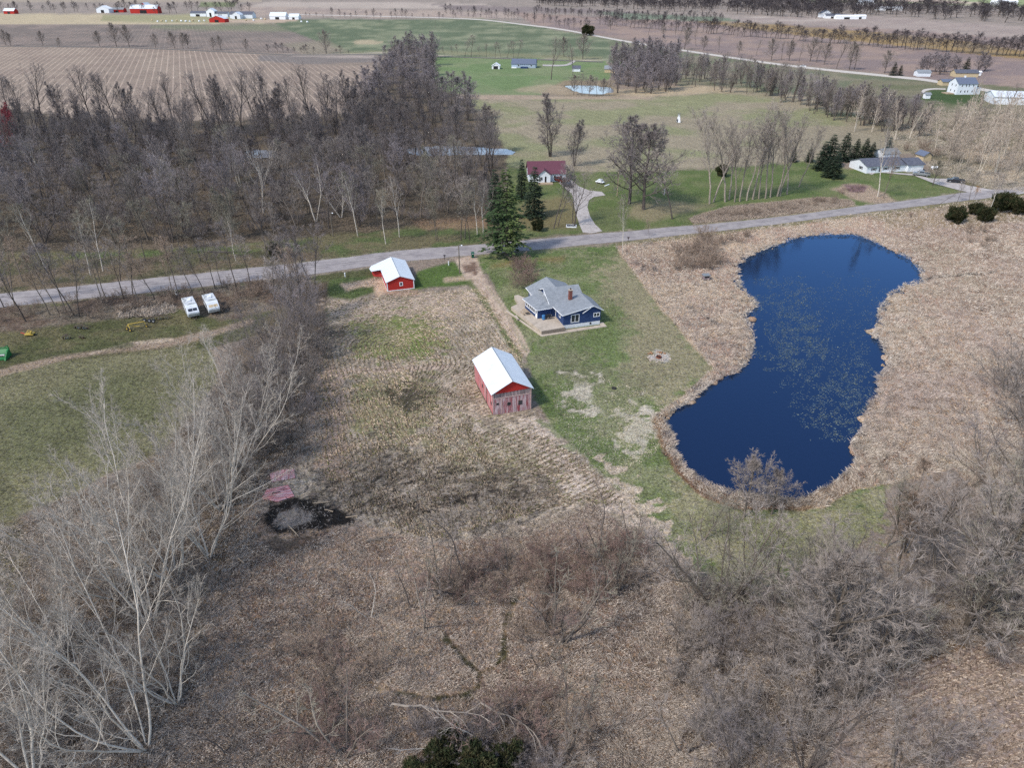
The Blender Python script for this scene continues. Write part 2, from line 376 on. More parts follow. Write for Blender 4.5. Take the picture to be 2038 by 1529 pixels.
    paint([(1370,40),(1500,45),(1700,60),(1900,78),(2038,100),(W,170),(W,200),(2038,118),(1850,96),(1650,76),(1480,56)], (164,138,92), rgb2=(146,128,100), mix='l', **FAR)
    paint([(1180,22),(1440,34),(1480,42),(1250,38)], (124,136,116), **FAR)
    paint([(1370,30),(1700,38),(1500,41)], (190,178,168), line=0.7, **FAR)
    # fields north of the country road
    paint([(1210,80),(1330,100),(1500,124),(1800,155),(1900,166),(1850,200),(1700,220),(1400,190),(1230,120)], (118,124,98), rgb2=(140,134,114), mix='l', **FAR)
    paint([(1700,160),(1900,162),(2100,180),(2100,300),(1850,260),(1650,200)], (132,128,104), rgb2=(112,116,86), mix='l', **FAR)
    paint([(1830,196),(1850,180),(1890,178),(1960,186),(1980,200),(1900,206)], (74,96,56), edge=3, na=2)
    paint([(868,112),(1030,114),(1205,122),(1222,140),(1210,160),(1125,165),(1075,189),(930,187),(850,183)], (116,140,92), rgb2=(128,142,102), mix='l', f=(0,0.15,0,0.9), **FAR)
    paint([(1100,170),(1130,158),(1225,160),(1235,192),(1150,192),(1075,186)], (150,136,112), edge=4, na=3)
    paint([(1070,185),(1010,180),(1090,166),(1120,172),(1230,192)], (176,160,136), a=0.7, edge=4, na=3)
    # dry meadow with the little windmill
    paint([(850,187),(1070,190),(1300,192),(1480,182),(1560,188),(1640,205),(1750,240),(1850,285),(1850,300),(1690,318),(1500,328),(1180,345),(1000,330),(930,290)],
          (160,150,128), rgb2=(142,144,108), mix='l', thr=(0.45,0.62), f=(0,0.25,0,1.0), edge=3, na=2, ns='l')
    paint([(880,188),(1075,190),(1300,193),(1290,197),(900,198)], (180,160,142), a=0.8, **FAR)
    paint([(1180,180),(1400,170),(1520,180),(1400,186),(1280,192)], (186,170,142), edge=4, na=3)
    paint([(1560,185),(1650,205),(1760,242),(1860,285)], (186,172,146), line=4, a=0.8, edge=3, na=3)
    # marsh on the right
    paint([(1700,235),(1850,215),(2200,215),(2200,400),(2000,385),(1860,345),(1840,300),(1770,265)], (168,155,134), rgb2=(138,132,108), mix='m', f=(0,0,0.7,1.2), edge=5, na=8)
    paint([(1900,300),(2150,280),(2150,360),(1960,360)], (205,184,156), edge=8, na=10, f=(0,0,1,1.2))
    # wood floor
    paint([(-900,300),(0,215),(120,232),(400,240),(700,225),(730,170),(780,90),(860,90),(868,180),(930,195),(1010,300),(1000,420),(900,455),(640,480),(400,500),(0,520),(-900,600)],
          (96,88,76), rgb2=(116,104,88), mix='m', f=(0,0,0.6,1.5), edge=6, na=8)
    paint([(0,560),(0,505),(400,492),(640,470),(930,440),(1000,452),(1180,462),(960,490),(640,522),(300,558)], (118,112,84), rgb2=(98,112,68), mix='m', f=(0,0,0.5,1.3), edge=5, na=8)
    paint([(820,440),(1000,430),(980,450),(840,458)], (150,122,98), edge=5, na=6, a=0.7)
    paint([(0,598),(0,520),(420,505),(640,498),(640,520),(300,558)], (98,96,72), rgb2=(122,108,90), mix='m', edge=6, na=8, f=(0,0,0.5,1.4))
    # lawns round the houses beyond the road
    paint([(1000,452),(1010,330),(1160,345),(1400,338),(1600,322),(1700,335),(1860,345),(2000,380),(1900,388),(1700,414),(1500,440),(1300,458),(1180,464),(1000,470)],
          (96,114,64), rgb2=(112,122,78), mix='m', f=(0,0,0,0.8), edge=4, na=5)
    paint([(1260,405),(1330,400),(1420,410),(1300,440),(1250,430)], (150,138,112), edge=12, na=8, a=0.8)
    paint([(1040,400),(1110,390),(1145,400),(1150,455),(1010,462)], (132,120,88), edge=10, na=8, a=0.8)
    paint([(1650,376),(1690,366),(1730,370),(1790,400),(1760,410),(1700,396)], (172,152,132), edge=4, na=4, f=(0,0,0.7,1.2))
    paint([(1680,368),(1725,372),(1720,384),(1690,382)], (134,108,110), edge=4, na=4)
    paint([(1860,345),(2000,380),(1940,388),(1880,370)], (118,112,84), edge=5, na=5)
    paint([(1380,430),(1450,412),(1640,392),(1690,398),(1700,410),(1500,436),(1380,446)], (184,164,140), edge=4, na=4, f=(0,0,0.9,1.2))
    for a0, b0 in (((1410,402),(1436,388)),((1550,322),(1600,322))): pass
    # verge of the road on the near side and lot
    paint([(-900,660),(0,612),(300,582),(640,544),(740,532),(760,560),(640,640),(400,700),(0,760),(-900,900)], (112,108,78), rgb2=(96,100,66), mix='m', f=(0,0,0.4,1.4), edge=5, na=6)
    paint([(-200,640),(0,615),(300,585),(620,548),(640,600),(440,640),(330,612),(230,640),(0,660),(-200,700)], (116,100,88), rgb2=(132,122,108), mix='m', f=(0,0,0.9,1.5), edge=6, na=10)
    paint([(-900,760),(0,735),(330,700),(420,690),(430,760),(330,900),(190,960),(0,1090),(-900,1600)], (132,129,98), rgb2=(112,114,82), mix='l', thr=(0.4,0.6), f=(0,0,0.3,1.4), edge=8, na=10)
    paint([(-200,775),(0,742),(120,712),(250,692),(330,683),(420,665),(500,640)], (168,148,130), line=6, edge=5, na=5, a=0.9)
    paint([(180,704),(260,684),(340,676)], (196,178,158), line=3, edge=4, na=4, a=0.9)
    paint([(0,722),(120,704),(260,686)], (84,92,58), line=5, edge=6, na=5, a=0.7)
    # undergrowth below the left hedge and the rough land in front
    paint([(-1500,1150),(0,1040),(200,960),(340,890),(440,760),(460,690),(560,640),(640,560),(655,640),(640,800),(600,900),(520,1000),(560,1100),(1200,960),(1290,1010),(1400,1150),(1700,1230),(2400,1130),(2400,1900),(-1500,1900)],
          (152,136,122), rgb2=(132,116,104), mix='m', f=(0,0,1,1.4), edge=10, na=14)
    paint([(-1500,1200),(0,1060),(200,960),(340,880),(450,760),(470,680),(600,560),(655,560),(650,700),(620,860),(520,960),(440,1130),(400,1290),(250,1900),(-1500,1900)], (98,86,72), rgb2=(124,110,92), mix='m', f=(0,0,1,1.4), edge=14, na=20, a=0.75)
    paint([(560,1060),(640,1040),(900,1060),(1200,1060),(1280,1300),(1380,1529),(700,1700),(420,1400),(470,1200)], (168,146,126), rgb2=(146,122,104), mix='m', f=(0,0,1,1.2), edge=25, na=30, a=0.75)
    paint([(0,880),(60,1100),(20,1230),(-200,1300),(-200,900)], (112,112,82), edge=20, na=20, a=0.6)
    # stubble garden
    GARD = [(655,590),(740,588),(820,580),(960,572),(985,600),(1045,690),(1040,760),(1085,850),(1190,930),(1300,1060),(1360,1120),(1280,1080),(1180,1000),(1050,1070),(860,1080),(680,1030),(600,1040),(560,960),(640,880),(625,760),(650,640)]
    paint(GARD, (184,170,152), rgb2=(156,144,128), mix='s', f=(1.0,0,0.3,1.3), edge=6, na=6)
    paint([(640,600),(780,590),(950,575),(990,620),(900,640),(700,640)], (186,168,152), f=(1.0,0,0.3,1.2), edge=5, na=24, ns='s', a=0.8)
    paint([(690,650),(760,630),(840,628),(900,680),(905,700),(830,715),(700,712)], (116,128,66), rgb2=(134,136,84), mix='s', f=(1.1,0,0.2,1.1), edge=4, na=25, ns='s', a=0.8)
    paint([(800,625),(840,640),(850,690),(825,700),(800,660)], (112,132,62), edge=4, na=21, ns='s', a=0.6)
    paint([(705,750),(860,740),(870,800),(800,900),(700,850)], (120,122,78), rgb2=(150,140,108), mix='s', f=(1.1,0,0.2,1.1), edge=4, na=25, ns='s', a=0.75)
    paint([(850,880),(960,840),(1080,880),(1100,930),(900,950)], (134,130,92), rgb2=(168,158,138), mix='s', edge=4, na=30, ns='s', a=0.7)
    paint([(780,770),(820,758),(850,775),(845,805),(800,815),(775,800)], (74,70,58), edge=5, na=24, ns='s', a=0.85)
    paint([(640,655),(690,650),(690,675),(640,680)], (74,66,60), edge=6, na=8, a=0.8, ns='s')
    paint([(655,850),(620,900),(640,1000),(760,1050),(900,1060),(1080,1020),(1100,960),(900,960),(800,905),(760,880),(700,920)], (106,98,90), rgb2=(146,134,122), mix='s', f=(0.4,0,0.8,1.8), edge=8, na=56, ns='s', a=0.75)
    paint([(655,740),(760,738),(900,728)], (192,172,156), line=6, edge=6, na=4, a=0.85)
    paint([(720,738),(800,732)], (92,80,70), line=1.2, edge=2.5, na=2, a=0.8)
    sr = random.Random(19)
    for k in range(46):
        x0 = sr.uniform(610, 900); y0 = sr.uniform(960, 1050)-max(0, x0-700)*0.15; sl = sr.uniform(0.12, 0.75)*(1 if x0 < 760 else 0.35); L0 = sr.uniform(50, 190)
        P_ = [(x0+L0*t_, y0-L0*t_*sl-sr.uniform(-3, 3)-8*math.sin(t_*3)) for t_ in (0, .25, .5, .75, 1)]
        paint(P_, (50,46,42) if k % 4 else (176,164,150), line=sr.uniform(0.8, 3.2), edge=3, na=5, ns='s', a=0.85, aw=('s', 0.25, 0.45))
    for k in range(16):
        y0 = sr.uniform(925, 1010); x0 = sr.uniform(860, 980); L0 = sr.uniform(70, 170)
        paint([(x0, y0), (x0+L0*.5, y0-L0*.05), (x0+L0, y0-L0*sr.uniform(.05,.16))], (60,54,50), line=sr.uniform(1.0, 2.8), edge=3, na=5, ns='s', a=0.8, aw=('s', 0.28, 0.48))
    # tyre tracks looping over the stubble
    for k in range(13):
        r0 = 55+k*9; cx_, cy_ = 835+sr.uniform(-10,10), 690+sr.uniform(-8,8)
        P_ = [(cx_+r0*1.25*math.cos(t_), cy_-r0*0.62*math.sin(t_)) for t_ in np.linspace(sr.uniform(-.5,.2), sr.uniform(1.8,3.0), 14)]
        paint(P_, (206,192,176) if k % 2 else (124,112,98), line=0.5, edge=2.2, na=2, ns='s', a=0.6, aw=('s', 0.3, 0.5))
    for k in range(12):
        x0 = 1000+k*9; P_ = [(x0, 800+k*4), (x0-40-k*3, 850+k*5), (x0-130, 905+k*5), (x0-260, 935+k*6)]
        paint(P_, (204,190,174) if k % 2 else (118,108,96), line=0.6, edge=2.4, na=3, ns='s', a=0.6, aw=('s', 0.34, 0.52))
    for k in range(10):
        x0 = 880-k*16; P_ = [(x0+60, 745), (x0+10, 800), (x0-30, 850), (x0-50, 900)]
        paint(P_, (110,102,90), line=0.5, edge=2.4, na=3, ns='s', a=0.5, aw=('s', 0.36, 0.55))
    paint([(930,860),(1000,860),(1070,830),(1110,850),(1170,930),(1240,1000),(1330,1090),(1290,1080),(1180,1010),(1110,940),(1040,880)], (208,192,176), rgb2=(176,160,146), mix='s', f=(0.5,0,0.4,1.2), edge=4, na=28, ns='s', a=0.85)
    paint([(630,680),(660,720),(690,760),(690,960),(640,940),(620,840)], (178,156,140), rgb2=(150,132,118), mix='s', f=(0.2,0,0.3,1.3), edge=4, na=20, ns='s', a=0.8)
    # house lawn
    paint([(945,508),(1100,494),(1225,487),(1240,510),(1300,590),(1385,680),(1430,735),(1400,765),(1330,815),(1310,850),(1335,905),(1400,985),(1470,1010),(1640,995),(1700,960),(1760,960),(1760,1030),(1650,1120),(1480,1180),(1380,1130),(1200,945),(1110,860),(1065,800),(1058,750),(1040,690),(1000,600)],
          (136,141,102), rgb2=(114,130,80), mix='m', f=(0,0,0.15,1.2), edge=5, na=6)
    paint([(1180,530),(1240,510),(1385,690),(1420,740),(1330,810),(1240,760),(1260,650)], (158,150,120), edge=26, na=30, ns='s', a=0.9)
    paint([(950,512),(1220,490),(1230,500),(1000,530),(960,540)], (96,122,62), edge=4, na=17, ns='s', a=0.7)
    paint([(1040,690),(1090,680),(1300,760),(1200,780),(1080,740)], (134,134,104), edge=8, na=43, ns='s', a=0.6)
    paint([(1080,740),(1110,790),(1160,850),(1240,900),(1200,945),(1110,860),(1066,800),(1060,760)], (96,116,66), edge=5, na=32, ns='s', a=0.7)
    paint([(1120,760),(1200,770),(1260,800),(1300,850),(1260,880),(1210,850),(1130,790)], (204,196,180), edge=4, na=40, ns='s', a=0.85, aw=('m',0.42,0.58))
    paint([(1220,820),(1280,810),(1310,870),(1260,905),(1225,870)], (200,192,176), edge=5, na=39, ns='s', a=0.7)
    paint([(1190,910),(1260,960),(1330,1060),(1370,1120),(1330,1110),(1240,1020)], (206,188,170), edge=4, na=36, ns='s', a=0.85)
    paint([(1330,960),(1420,1010),(1640,1010),(1760,970),(1770,1050),(1650,1120),(1480,1180),(1400,1130)], (158,153,120), rgb2=(142,142,104), mix='m', edge=4, na=28, ns='s', a=0.9)
    paint([(655,555),(745,548),(760,575),(700,600),(655,590)], (92,108,62), edge=6, na=6)
    paint([(680,566),(745,552),(762,556),(768,582),(750,590),(744,568),(690,580)], (210,184,158), edge=6, na=7)
    paint([(830,540),(900,520),(935,540),(955,565),(820,575)], (92,116,58), edge=5, na=4)
    paint([(888,557),(945,552)], (196,172,150), line=4, edge=5, na=4, a=0.8)
    paint([(768,582),(800,588),(830,584)], (190,160,140), line=4, edge=5, na=4, a=0.8)
    paint([(980,530),(1030,522),(1120,515)], (150,124,86), line=3, edge=10, na=6, a=0.6)
    # dirt drive with two wheel tracks
    paint([(905,516),(946,508),(962,545),(985,580),(1012,618),(1040,668),(1056,700),(1046,712),(1020,680),(985,635),(950,585),(928,555),(918,540)], (204,184,166), rgb2=(182,162,146), mix='s', f=(0,0,0.1,0.6), edge=3, na=3)
    paint([(968,568),(995,605),(1020,645),(1048,700)], (112,120,74), line=2.5, edge=4, na=3, a=0.8)
    paint([(955,556),(985,592),(1012,630),(1042,684)], (204,184,166), line=2.2, edge=3, na=2, a=0.7)
    paint([(920,528),(945,522),(955,535),(945,545),(925,540)], (112,88,76), edge=4, na=5, ns='s', a=0.85)
    paint([(935,562),(958,592),(985,632),(1012,678),(1035,715)], (98,112,62), line=5, edge=5, na=5, a=0.85)
    for E_ in (ROAD_UP, ROAD_LO): paint(E_, (158,148,132), line=1.5, edge=2.5, na=4, ns='s', a=0.8)
    # reeds round the pond
    REED = REEDP = [(1225,488),(1300,476),(1500,454),(1700,428),(1850,412),(1940,400),(2400,352),(2600,700),(2300,1050),(2000,1050),(1900,930),(1760,965),(1705,975),(1640,1008),(1470,1014),(1400,990),(1345,935),(1318,885),(1302,830),(1350,795),(1405,745),(1420,735),(1330,630),(1240,515)]
    paint(REED, (206,182,156), rgb2=(190,160,140), mix='m', f=(0,0,1,1.0), edge=5, na=7)
    paint([(1800,440),(2400,380),(2500,900),(2000,700),(1850,560),(1780,480)], (176,150,132), rgb2=(150,128,110), mix='m', f=(0,0,1,1.2), edge=30, na=30, a=0.7)
    paint([(1700,428),(1900,404),(2400,356),(2400,420),(1900,450),(1800,455)], (160,140,110), rgb2=(128,120,86), mix='m', edge=8, na=10, a=0.8)
    paint([(1840,640),(2100,620),(2100,900),(1800,900),(1780,780)], (206,178,152), edge=30, na=30, a=0.5)
    paint([(1300,830),(1318,890),(1345,938),(1400,990),(1470,1014),(1600,1014),(1700,965),(1660,985),(1590,1003),(1463,992),(1408,974),(1362,945),(1332,901),(1322,861)], (138,110,86), edge=6, na=6)
    paint([(1230,500),(1330,488),(1400,520),(1380,560),(1300,550)], (170,146,128), edge=14, na=14, a=0.7)
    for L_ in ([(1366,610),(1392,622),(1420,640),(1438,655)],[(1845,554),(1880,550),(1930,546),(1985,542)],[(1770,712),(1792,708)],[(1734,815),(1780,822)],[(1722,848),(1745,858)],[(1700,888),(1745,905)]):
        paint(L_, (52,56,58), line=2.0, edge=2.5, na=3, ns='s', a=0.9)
    paint([(1225,487),(1500,454),(1850,412),(2038,388)], (122,122,78), line=3.5, edge=4, na=3, a=0.8)
    # brook in the foreground
    for L_ in BROOK:
        paint(L_, (30,30,26), line=3.0, edge=6, na=7, ns='s', a=0.9)
        paint(L_, (84,84,56), line=7, edge=14, na=10, ns='s', a=0.5)
    # ploughed corner, lower right
    paint([(1650,1420),(1800,1330),(1900,1292),(2100,1230),(2600,1150),(2600,2000),(1650,2000)], (166,150,138), rgb2=(150,132,122), mix='m', f=(0,0,0.2,0.9), edge=12, na=10)
    paint([(1740,1330),(1860,1282),(2060,1230),(2100,1255),(1900,1300),(1780,1350)], (140,112,80), edge=14, na=12, a=0.8)
    # burnt ring beside the fallen wall panels
    paint([(510,1100),(560,1070),(640,1080),(600,1110)], (60,58,56), edge=18, na=18, ns='s', a=0.7)
    paint([(525,1035),(535,1010),(580,992),(630,1000),(668,1015),(700,1040),(655,1050),(600,1066),(550,1062)], (30,29,30), edge=8, na=10, ns='s', a=0.95)
    paint([(545,1035),(560,1015),(590,1008),(622,1016),(618,1035),(585,1050),(555,1050)], (148,140,134), rgb2=(104,94,86), mix='s', edge=8, na=6, ns='s')
    paint([(470,1040),(520,1060),(500,1130),(430,1150),(400,1100)], (96,84,68), edge=18, na=16, a=0.6)
    # fire place patch
    paint([(1292,708),(1312,698),(1334,706),(1330,718),(1300,720)], (206,202,198), edge=5, na=5, ns='s')
    # broad tone drift
    C *= (0.92+0.16*nB)[:,None]
    C *= (0.94+0.12*nD)[:,None]
    lum = (C@np.array([0.3,0.6,0.1]))[:,None]; C = lum+(C-lum)*0.86
    C /= KL; C = np.clip(C, 0.005, 0.75)
    ph = row_phase(x, y)
    bx, by = G(1900, 1400); bm = (x > bx-14)&(y < by+22)
    fx[:,0] = np.where(bm&(fx[:,3] < 1.0), 0.9, fx[:,0])
    # relief: banks of the ponds, small lumps
    z = (fbm(x/3, y/3, 21)-0.5)*0.10*np.clip(fx[:,2]+0.2, 0, 1)
    for poly, depth, bank in ((POND, 1.3, 1.6), (POND_FAR, 1.5, 3), (POND_WOOD, 1.5, 2.5), (POND_WOOD2, 1.5, 2.5)):
        wp = [G(*p) for p in poly]; xs = [p[0] for p in wp]; yy = [p[1] for p in wp]
        sel = np.where((x > min(xs)-6)&(x < max(xs)+6)&(y > min(yy)-6)&(y < max(yy)+6))[0]
        d = sdpoly(x[sel], y[sel], wp)+(fbm(x[sel]/1.7, y[sel]/1.7, 77)-0.5)*(np.where(y[sel] > 84, 5.5, 1.8) if poly is POND else 2.0)
        k = np.clip(0.35-d/bank, 0, 1)
        z[sel] -= depth*k
        C[sel] = C[sel]*(1-k[:,None])+np.array([0.03,0.028,0.022])*k[:,None]
    V = np.stack([x, y, z], 1)
    i = np.arange(nr-1)[:,None]*nc+np.arange(nc-1)[None,:]; i = i.ravel()
    F = np.stack([i, i+1, i+nc+1, i+nc], 1)
    me = np_mesh('ground', V, F, True)
    ca = me.color_attributes.new('tint', 'FLOAT_COLOR', 'POINT'); ca.data.foreach_set('color', np.concatenate([C, np.ones((len(C),1))], 1).astype(np.float32).ravel())
    cb = me.color_attributes.new('fx', 'FLOAT_COLOR', 'POINT'); cb.data.foreach_set('color', fx.astype(np.float32).ravel())
    cc = me.attributes.new('row', 'FLOAT', 'POINT'); cc.data.foreach_set('value', ph.astype(np.float32))
    m = bpy.data.materials.new('ground'); m.use_nodes = True; t = m.node_tree; N = t.nodes; L = t.links
    b = N['Principled BSDF']; b.inputs['Roughness'].default_value = 0.95; b.inputs['Specular IOR Level'].default_value = 0.1
    at = N.new('ShaderNodeAttribute'); at.attribute_name = 'tint'
    af = N.new('ShaderNodeAttribute'); af.attribute_name = 'fx'; sp = N.new('ShaderNodeSeparateColor'); L.new(af.outputs['Color'], sp.inputs[0])
    ar = N.new('ShaderNodeAttribute'); ar.attribute_name = 'row'
    ge = N.new('ShaderNodeNewGeometry')
    def noise(scale, detail=5, rough=0.6, dist=0.0, vec=None):
        n = N.new('ShaderNodeTexNoise'); n.inputs['Scale'].default_value = scale; n.inputs['Detail'].default_value = detail
        n.inputs['Roughness'].default_value = rough; n.inputs['Distortion'].default_value = dist; L.new(vec or ge.outputs['Position'], n.inputs['Vector']); return n.outputs[0]
    def mth(op, a, b_=None, c=None):
        n = N.new('ShaderNodeMath'); n.operation = op
        for k, vv in enumerate((a, b_, c)):
            if vv is None: continue
            if isinstance(vv, (int, float)): n.inputs[k].default_value = vv
            else: L.new(vv, n.inputs[k])
        return n.outputs[0]
    def mrg(v, a, b_, c, d):
        n = N.new('ShaderNodeMapRange'); L.new(v, n.inputs[0]); 
        for k, q in enumerate((a,b_,c,d)): n.inputs[k+1].default_value = q
        return n.outputs[0]
    n1 = mrg(noise(0.9, 6, 0.75), 0.32, 0.68, -0.34, 0.34)
    n2 = mrg(noise(3.2, 6, 0.8, 0.8), 0.36, 0.64, -0.55, 0.60)
    n3 = mrg(noise(0.12, 5, 0.6), 0.3, 0.7, -0.12, 0.12)
    # straw: strands lying in drifting directions
    wv = N.new('ShaderNodeTexWave'); wv.inputs['Scale'].default_value = 1.3; wv.inputs['Distortion'].default_value = 14; wv.inputs['Detail'].default_value = 4; wv.inputs['Detail Scale'].default_value = 1.6; wv.inputs['Detail Roughness'].default_value = 0.7
    L.new(ge.outputs['Position'], wv.inputs['Vector'])
    straw = mth('MULTIPLY', mrg(wv.outputs['Fac'], 0, 1, -0.34, 0.30), sp.outputs[2])
    base = mth('ADD', mth('ADD', n1, n2), n3)
    base = mth('MULTIPLY', base, af.outputs['Alpha'])
    wob = mth('MULTIPLY', noise(0.3, 2), 0.45)
    fine = mth('SINE', mth('MULTIPLY', mth('ADD', ar.outputs['Fac'], wob), 2*math.pi/0.92))
    brk = mrg(noise(0.8, 4, 0.7), 0.35, 0.65, 0.25, 1.2)
    fine = mth('MULTIPLY', mth('MULTIPLY', mth('MULTIPLY', fine, 0.22), sp.outputs[0]), brk)
    fr = mth('FRACT', mth('DIVIDE', ar.outputs['Fac'], 4.6))
    pk = mrg(mth('ABSOLUTE', mth('SUBTRACT', fr, 0.5)), 0.0, 0.13, 0.62, -0.10)
    brk2 = mrg(noise(0.05, 4, 0.7), 0.35, 0.6, 0.4, 1.1)
    wide = mth('MULTIPLY', mth('MULTIPLY', pk, sp.outputs[1]), brk2)
    tot = mth('ADD', mth('ADD', mth('ADD', mth('ADD', base, 1.0), fine), wide), straw)
    tot = mth('MAXIMUM', tot, 0.16)
    vm = N.new('ShaderNodeVectorMath'); vm.operation = 'SCALE'; L.new(at.outputs['Color'], vm.inputs[0]); L.new(tot, vm.inputs['Scale'])
    # slight hue drift
    hs = N.new('ShaderNodeHueSaturation'); L.new(vm.outputs[0], hs.inputs['Color'])
    L.new(mrg(noise(2.2, 3), 0.3, 0.7, 0.7, 1.35), hs.inputs['Saturation']); L.new(mrg(noise(1.1, 4), 0.3, 0.7, 0.488, 0.512), hs.inputs['Hue'])
    L.new(hs.outputs[0], b.inputs['Base Color'])
    bp = N.new('ShaderNodeBump'); bp.inputs['Strength'].default_value = 0.6; bp.inputs['Distance'].default_value = 0.12
    L.new(tot, bp.inputs['Height']); L.new(bp.outputs[0], b.inputs['Normal'])
    o = link('ground', me, m); tag(o, kind='structure')
    return o
build_ground()

def px_sheet(name, poly, z, m, kind='structure'):
    P = [G(*p) for p in poly]
    me = np_mesh(name, [(a, b, z) for a, b in P], [list(range(len(P)))])
    import bmesh
    bm = bmesh.new(); bm.from_mesh(me); bmesh.ops.triangulate(bm, faces=bm.faces[:]); bm.normal_update(); bm.faces.ensure_lookup_table()
    if bm.faces[0].normal.z < 0: bmesh.ops.reverse_faces(bm, faces=bm.faces[:])
    bm.to_mesh(me); bm.free()
    return tag(link(name, me, m), kind=kind)

def water_mat(name, deep, rough=0.06, bump=0.02, ior=2.1, tint=(0.20,0.42,1.0)):
    m = bpy.data.materials.new(name); m.use_nodes = True; t = m.node_tree; N = t.nodes; L = t.links; N.remove(N['Principled BSDF'])
    d = N.new('ShaderNodeBsdfDiffuse'); d.inputs[0].default_value = (*deep, 1)
    gl = N.new('ShaderNodeBsdfGlossy'); gl.inputs['Color'].default_value = (*tint, 1); gl.inputs['Roughness'].default_value = rough
    fr = N.new('ShaderNodeFresnel'); fr.inputs[0].default_value = ior; mx = N.new('ShaderNodeMixShader')
    g = N.new('ShaderNodeNewGeometry'); n = N.new('ShaderNodeTexNoise'); n.inputs['Scale'].default_value = 1.6; n.inputs['Detail'].default_value = 5; L.new(g.outputs['Position'], n.inputs['Vector'])
    bp = N.new('ShaderNodeBump'); bp.inputs['Strength'].default_value = bump*10; bp.inputs['Distance'].default_value = 0.03; L.new(n.outputs[0], bp.inputs['Height'])
    L.new(bp.outputs[0], gl.inputs['Normal']); L.new(bp.outputs[0], fr.inputs['Normal'])
    L.new(fr.outputs[0], mx.inputs[0]); L.new(d.outputs[0], mx.inputs[1]); L.new(gl.outputs[0], mx.inputs[2]); L.new(mx.outputs[0], N['Material Output'].inputs[0])
    return m
M['water'] = water_mat('pond_water', (0.006,0.011,0.030), 0.07, 0.035, 1.75, (0.36,0.62,1.0))
M['water_sky_painted'] = water_mat('pond_water_painted_sky', (0.24,0.25,0.27), 0.1, 0.06, 1.6, (1,1,1))  # small ponds: bright sky reflection painted into the pale grey body colour
def grow_poly(poly, k):
    cx = sum(p[0] for p in poly)/len(poly); cy = sum(p[1] for p in poly)/len(poly)
    return [(cx+(a-cx)*k, cy+(b-cy)*k) for a, b in poly]
def water(name, poly, m, z=-0.4):
    P = [G(*p) for p in poly]; cx = sum(p[0] for p in P)/len(P); cy = sum(p[1] for p in P)/len(P)
    Q = []
    n = len(P)
    area = sum(P[i][0]*P[(i+1)%n][1]-P[(i+1)%n][0]*P[i][1] for i in range(n)); sg = -1 if area > 0 else 1
    for i in range(n):
        a, b, c = P[i-1], P[i], P[(i+1)%n]
        dx, dy = c[0]-a[0], c[1]-a[1]; l = math.hypot(dx, dy)+1e-9
        Q.append((b[0]-sg*dy/l*1.3, b[1]+sg*dx/l*1.3, z))
    me = np_mesh(name, Q, [list(range(n))])
    import bmesh
    bm = bmesh.new(); bm.from_mesh(me); bmesh.ops.triangulate(bm, faces=bm.faces[:]); bm.normal_update(); bm.faces.ensure_lookup_table()
    if bm.faces[0].normal.z < 0: bmesh.ops.reverse_faces(bm, faces=bm.faces[:])
    bm.to_mesh(me); bm.free()
    return tag(link(name, me, m), kind='structure')
water('pond_water', POND, M['water'])
water('pond_water', POND_FAR, M['water_sky_painted'], -0.5)
water('pond_water', POND_WOOD, M['water_sky_painted'], -0.5)
water('pond_water', POND_WOOD2, M['water_sky_painted'], -0.5)

# ------------------------------------------------------------------ roads
M['asphalt'] = mat('worn_asphalt', alb(166,162,164), var=0.10, scale=0.6, detail=9, col2=alb(148,144,148), cmix=(0.45,0.6), stretch=(1,1,1))
M['gravel'] = mat('pale_gravel', alb(192,188,188), var=0.14, scale=1.5, detail=9, col2=alb(168,162,160), cmix=(0.45,0.62))
M['lane'] = mat('pale_lane', alb(205,200,194), var=0.08, scale=0.3)
def subdiv(pts, k=6):
    out = []
    P = [np.array(p, float) for p in pts]
    for i in range(len(P)-1):
        p0 = P[max(i-1,0)]; p1 = P[i]; p2 = P[i+1]; p3 = P[min(i+2,len(P)-1)]
        for j in range(k):
            t = j/k
            out.append(0.5*((2*p1)+(-p0+p2)*t+(2*p0-5*p1+4*p2-p3)*t*t+(-p0+3*p1-3*p2+p3)*t**3))
    out.append(P[-1]); return out
def strip(name, A, B, z, m, rag=0.0, thick=0.05):
    A = subdiv([G(*p) for p in A]); B = subdiv([G(*p) for p in B]); rr = random.Random(4)
    n = len(A); V = []
    for i in range(n):
        d = (B[i]-A[i]); d = d/(np.linalg.norm(d)+1e-9)
        a = A[i]+d*rr.uniform(-rag, rag); b = B[i]-d*rr.uniform(-rag, rag)
        V += [(a[0],a[1],z-thick),(a[0],a[1],z),((a[0]+b[0])/2,(a[1]+b[1])/2,z+0.06),(b[0],b[1],z),(b[0],b[1],z-thick)]
    F = [(i*5+k+1, i*5+k, (i+1)*5+k, (i+1)*5+k+1) for i in range(n-1) for k in range(4)]
    return tag(link(name, np_mesh(name, V, F), m), kind='structure')
strip('road', ROAD_UP, ROAD_LO, 0.10, M['asphalt'], 0.25, 0.2)
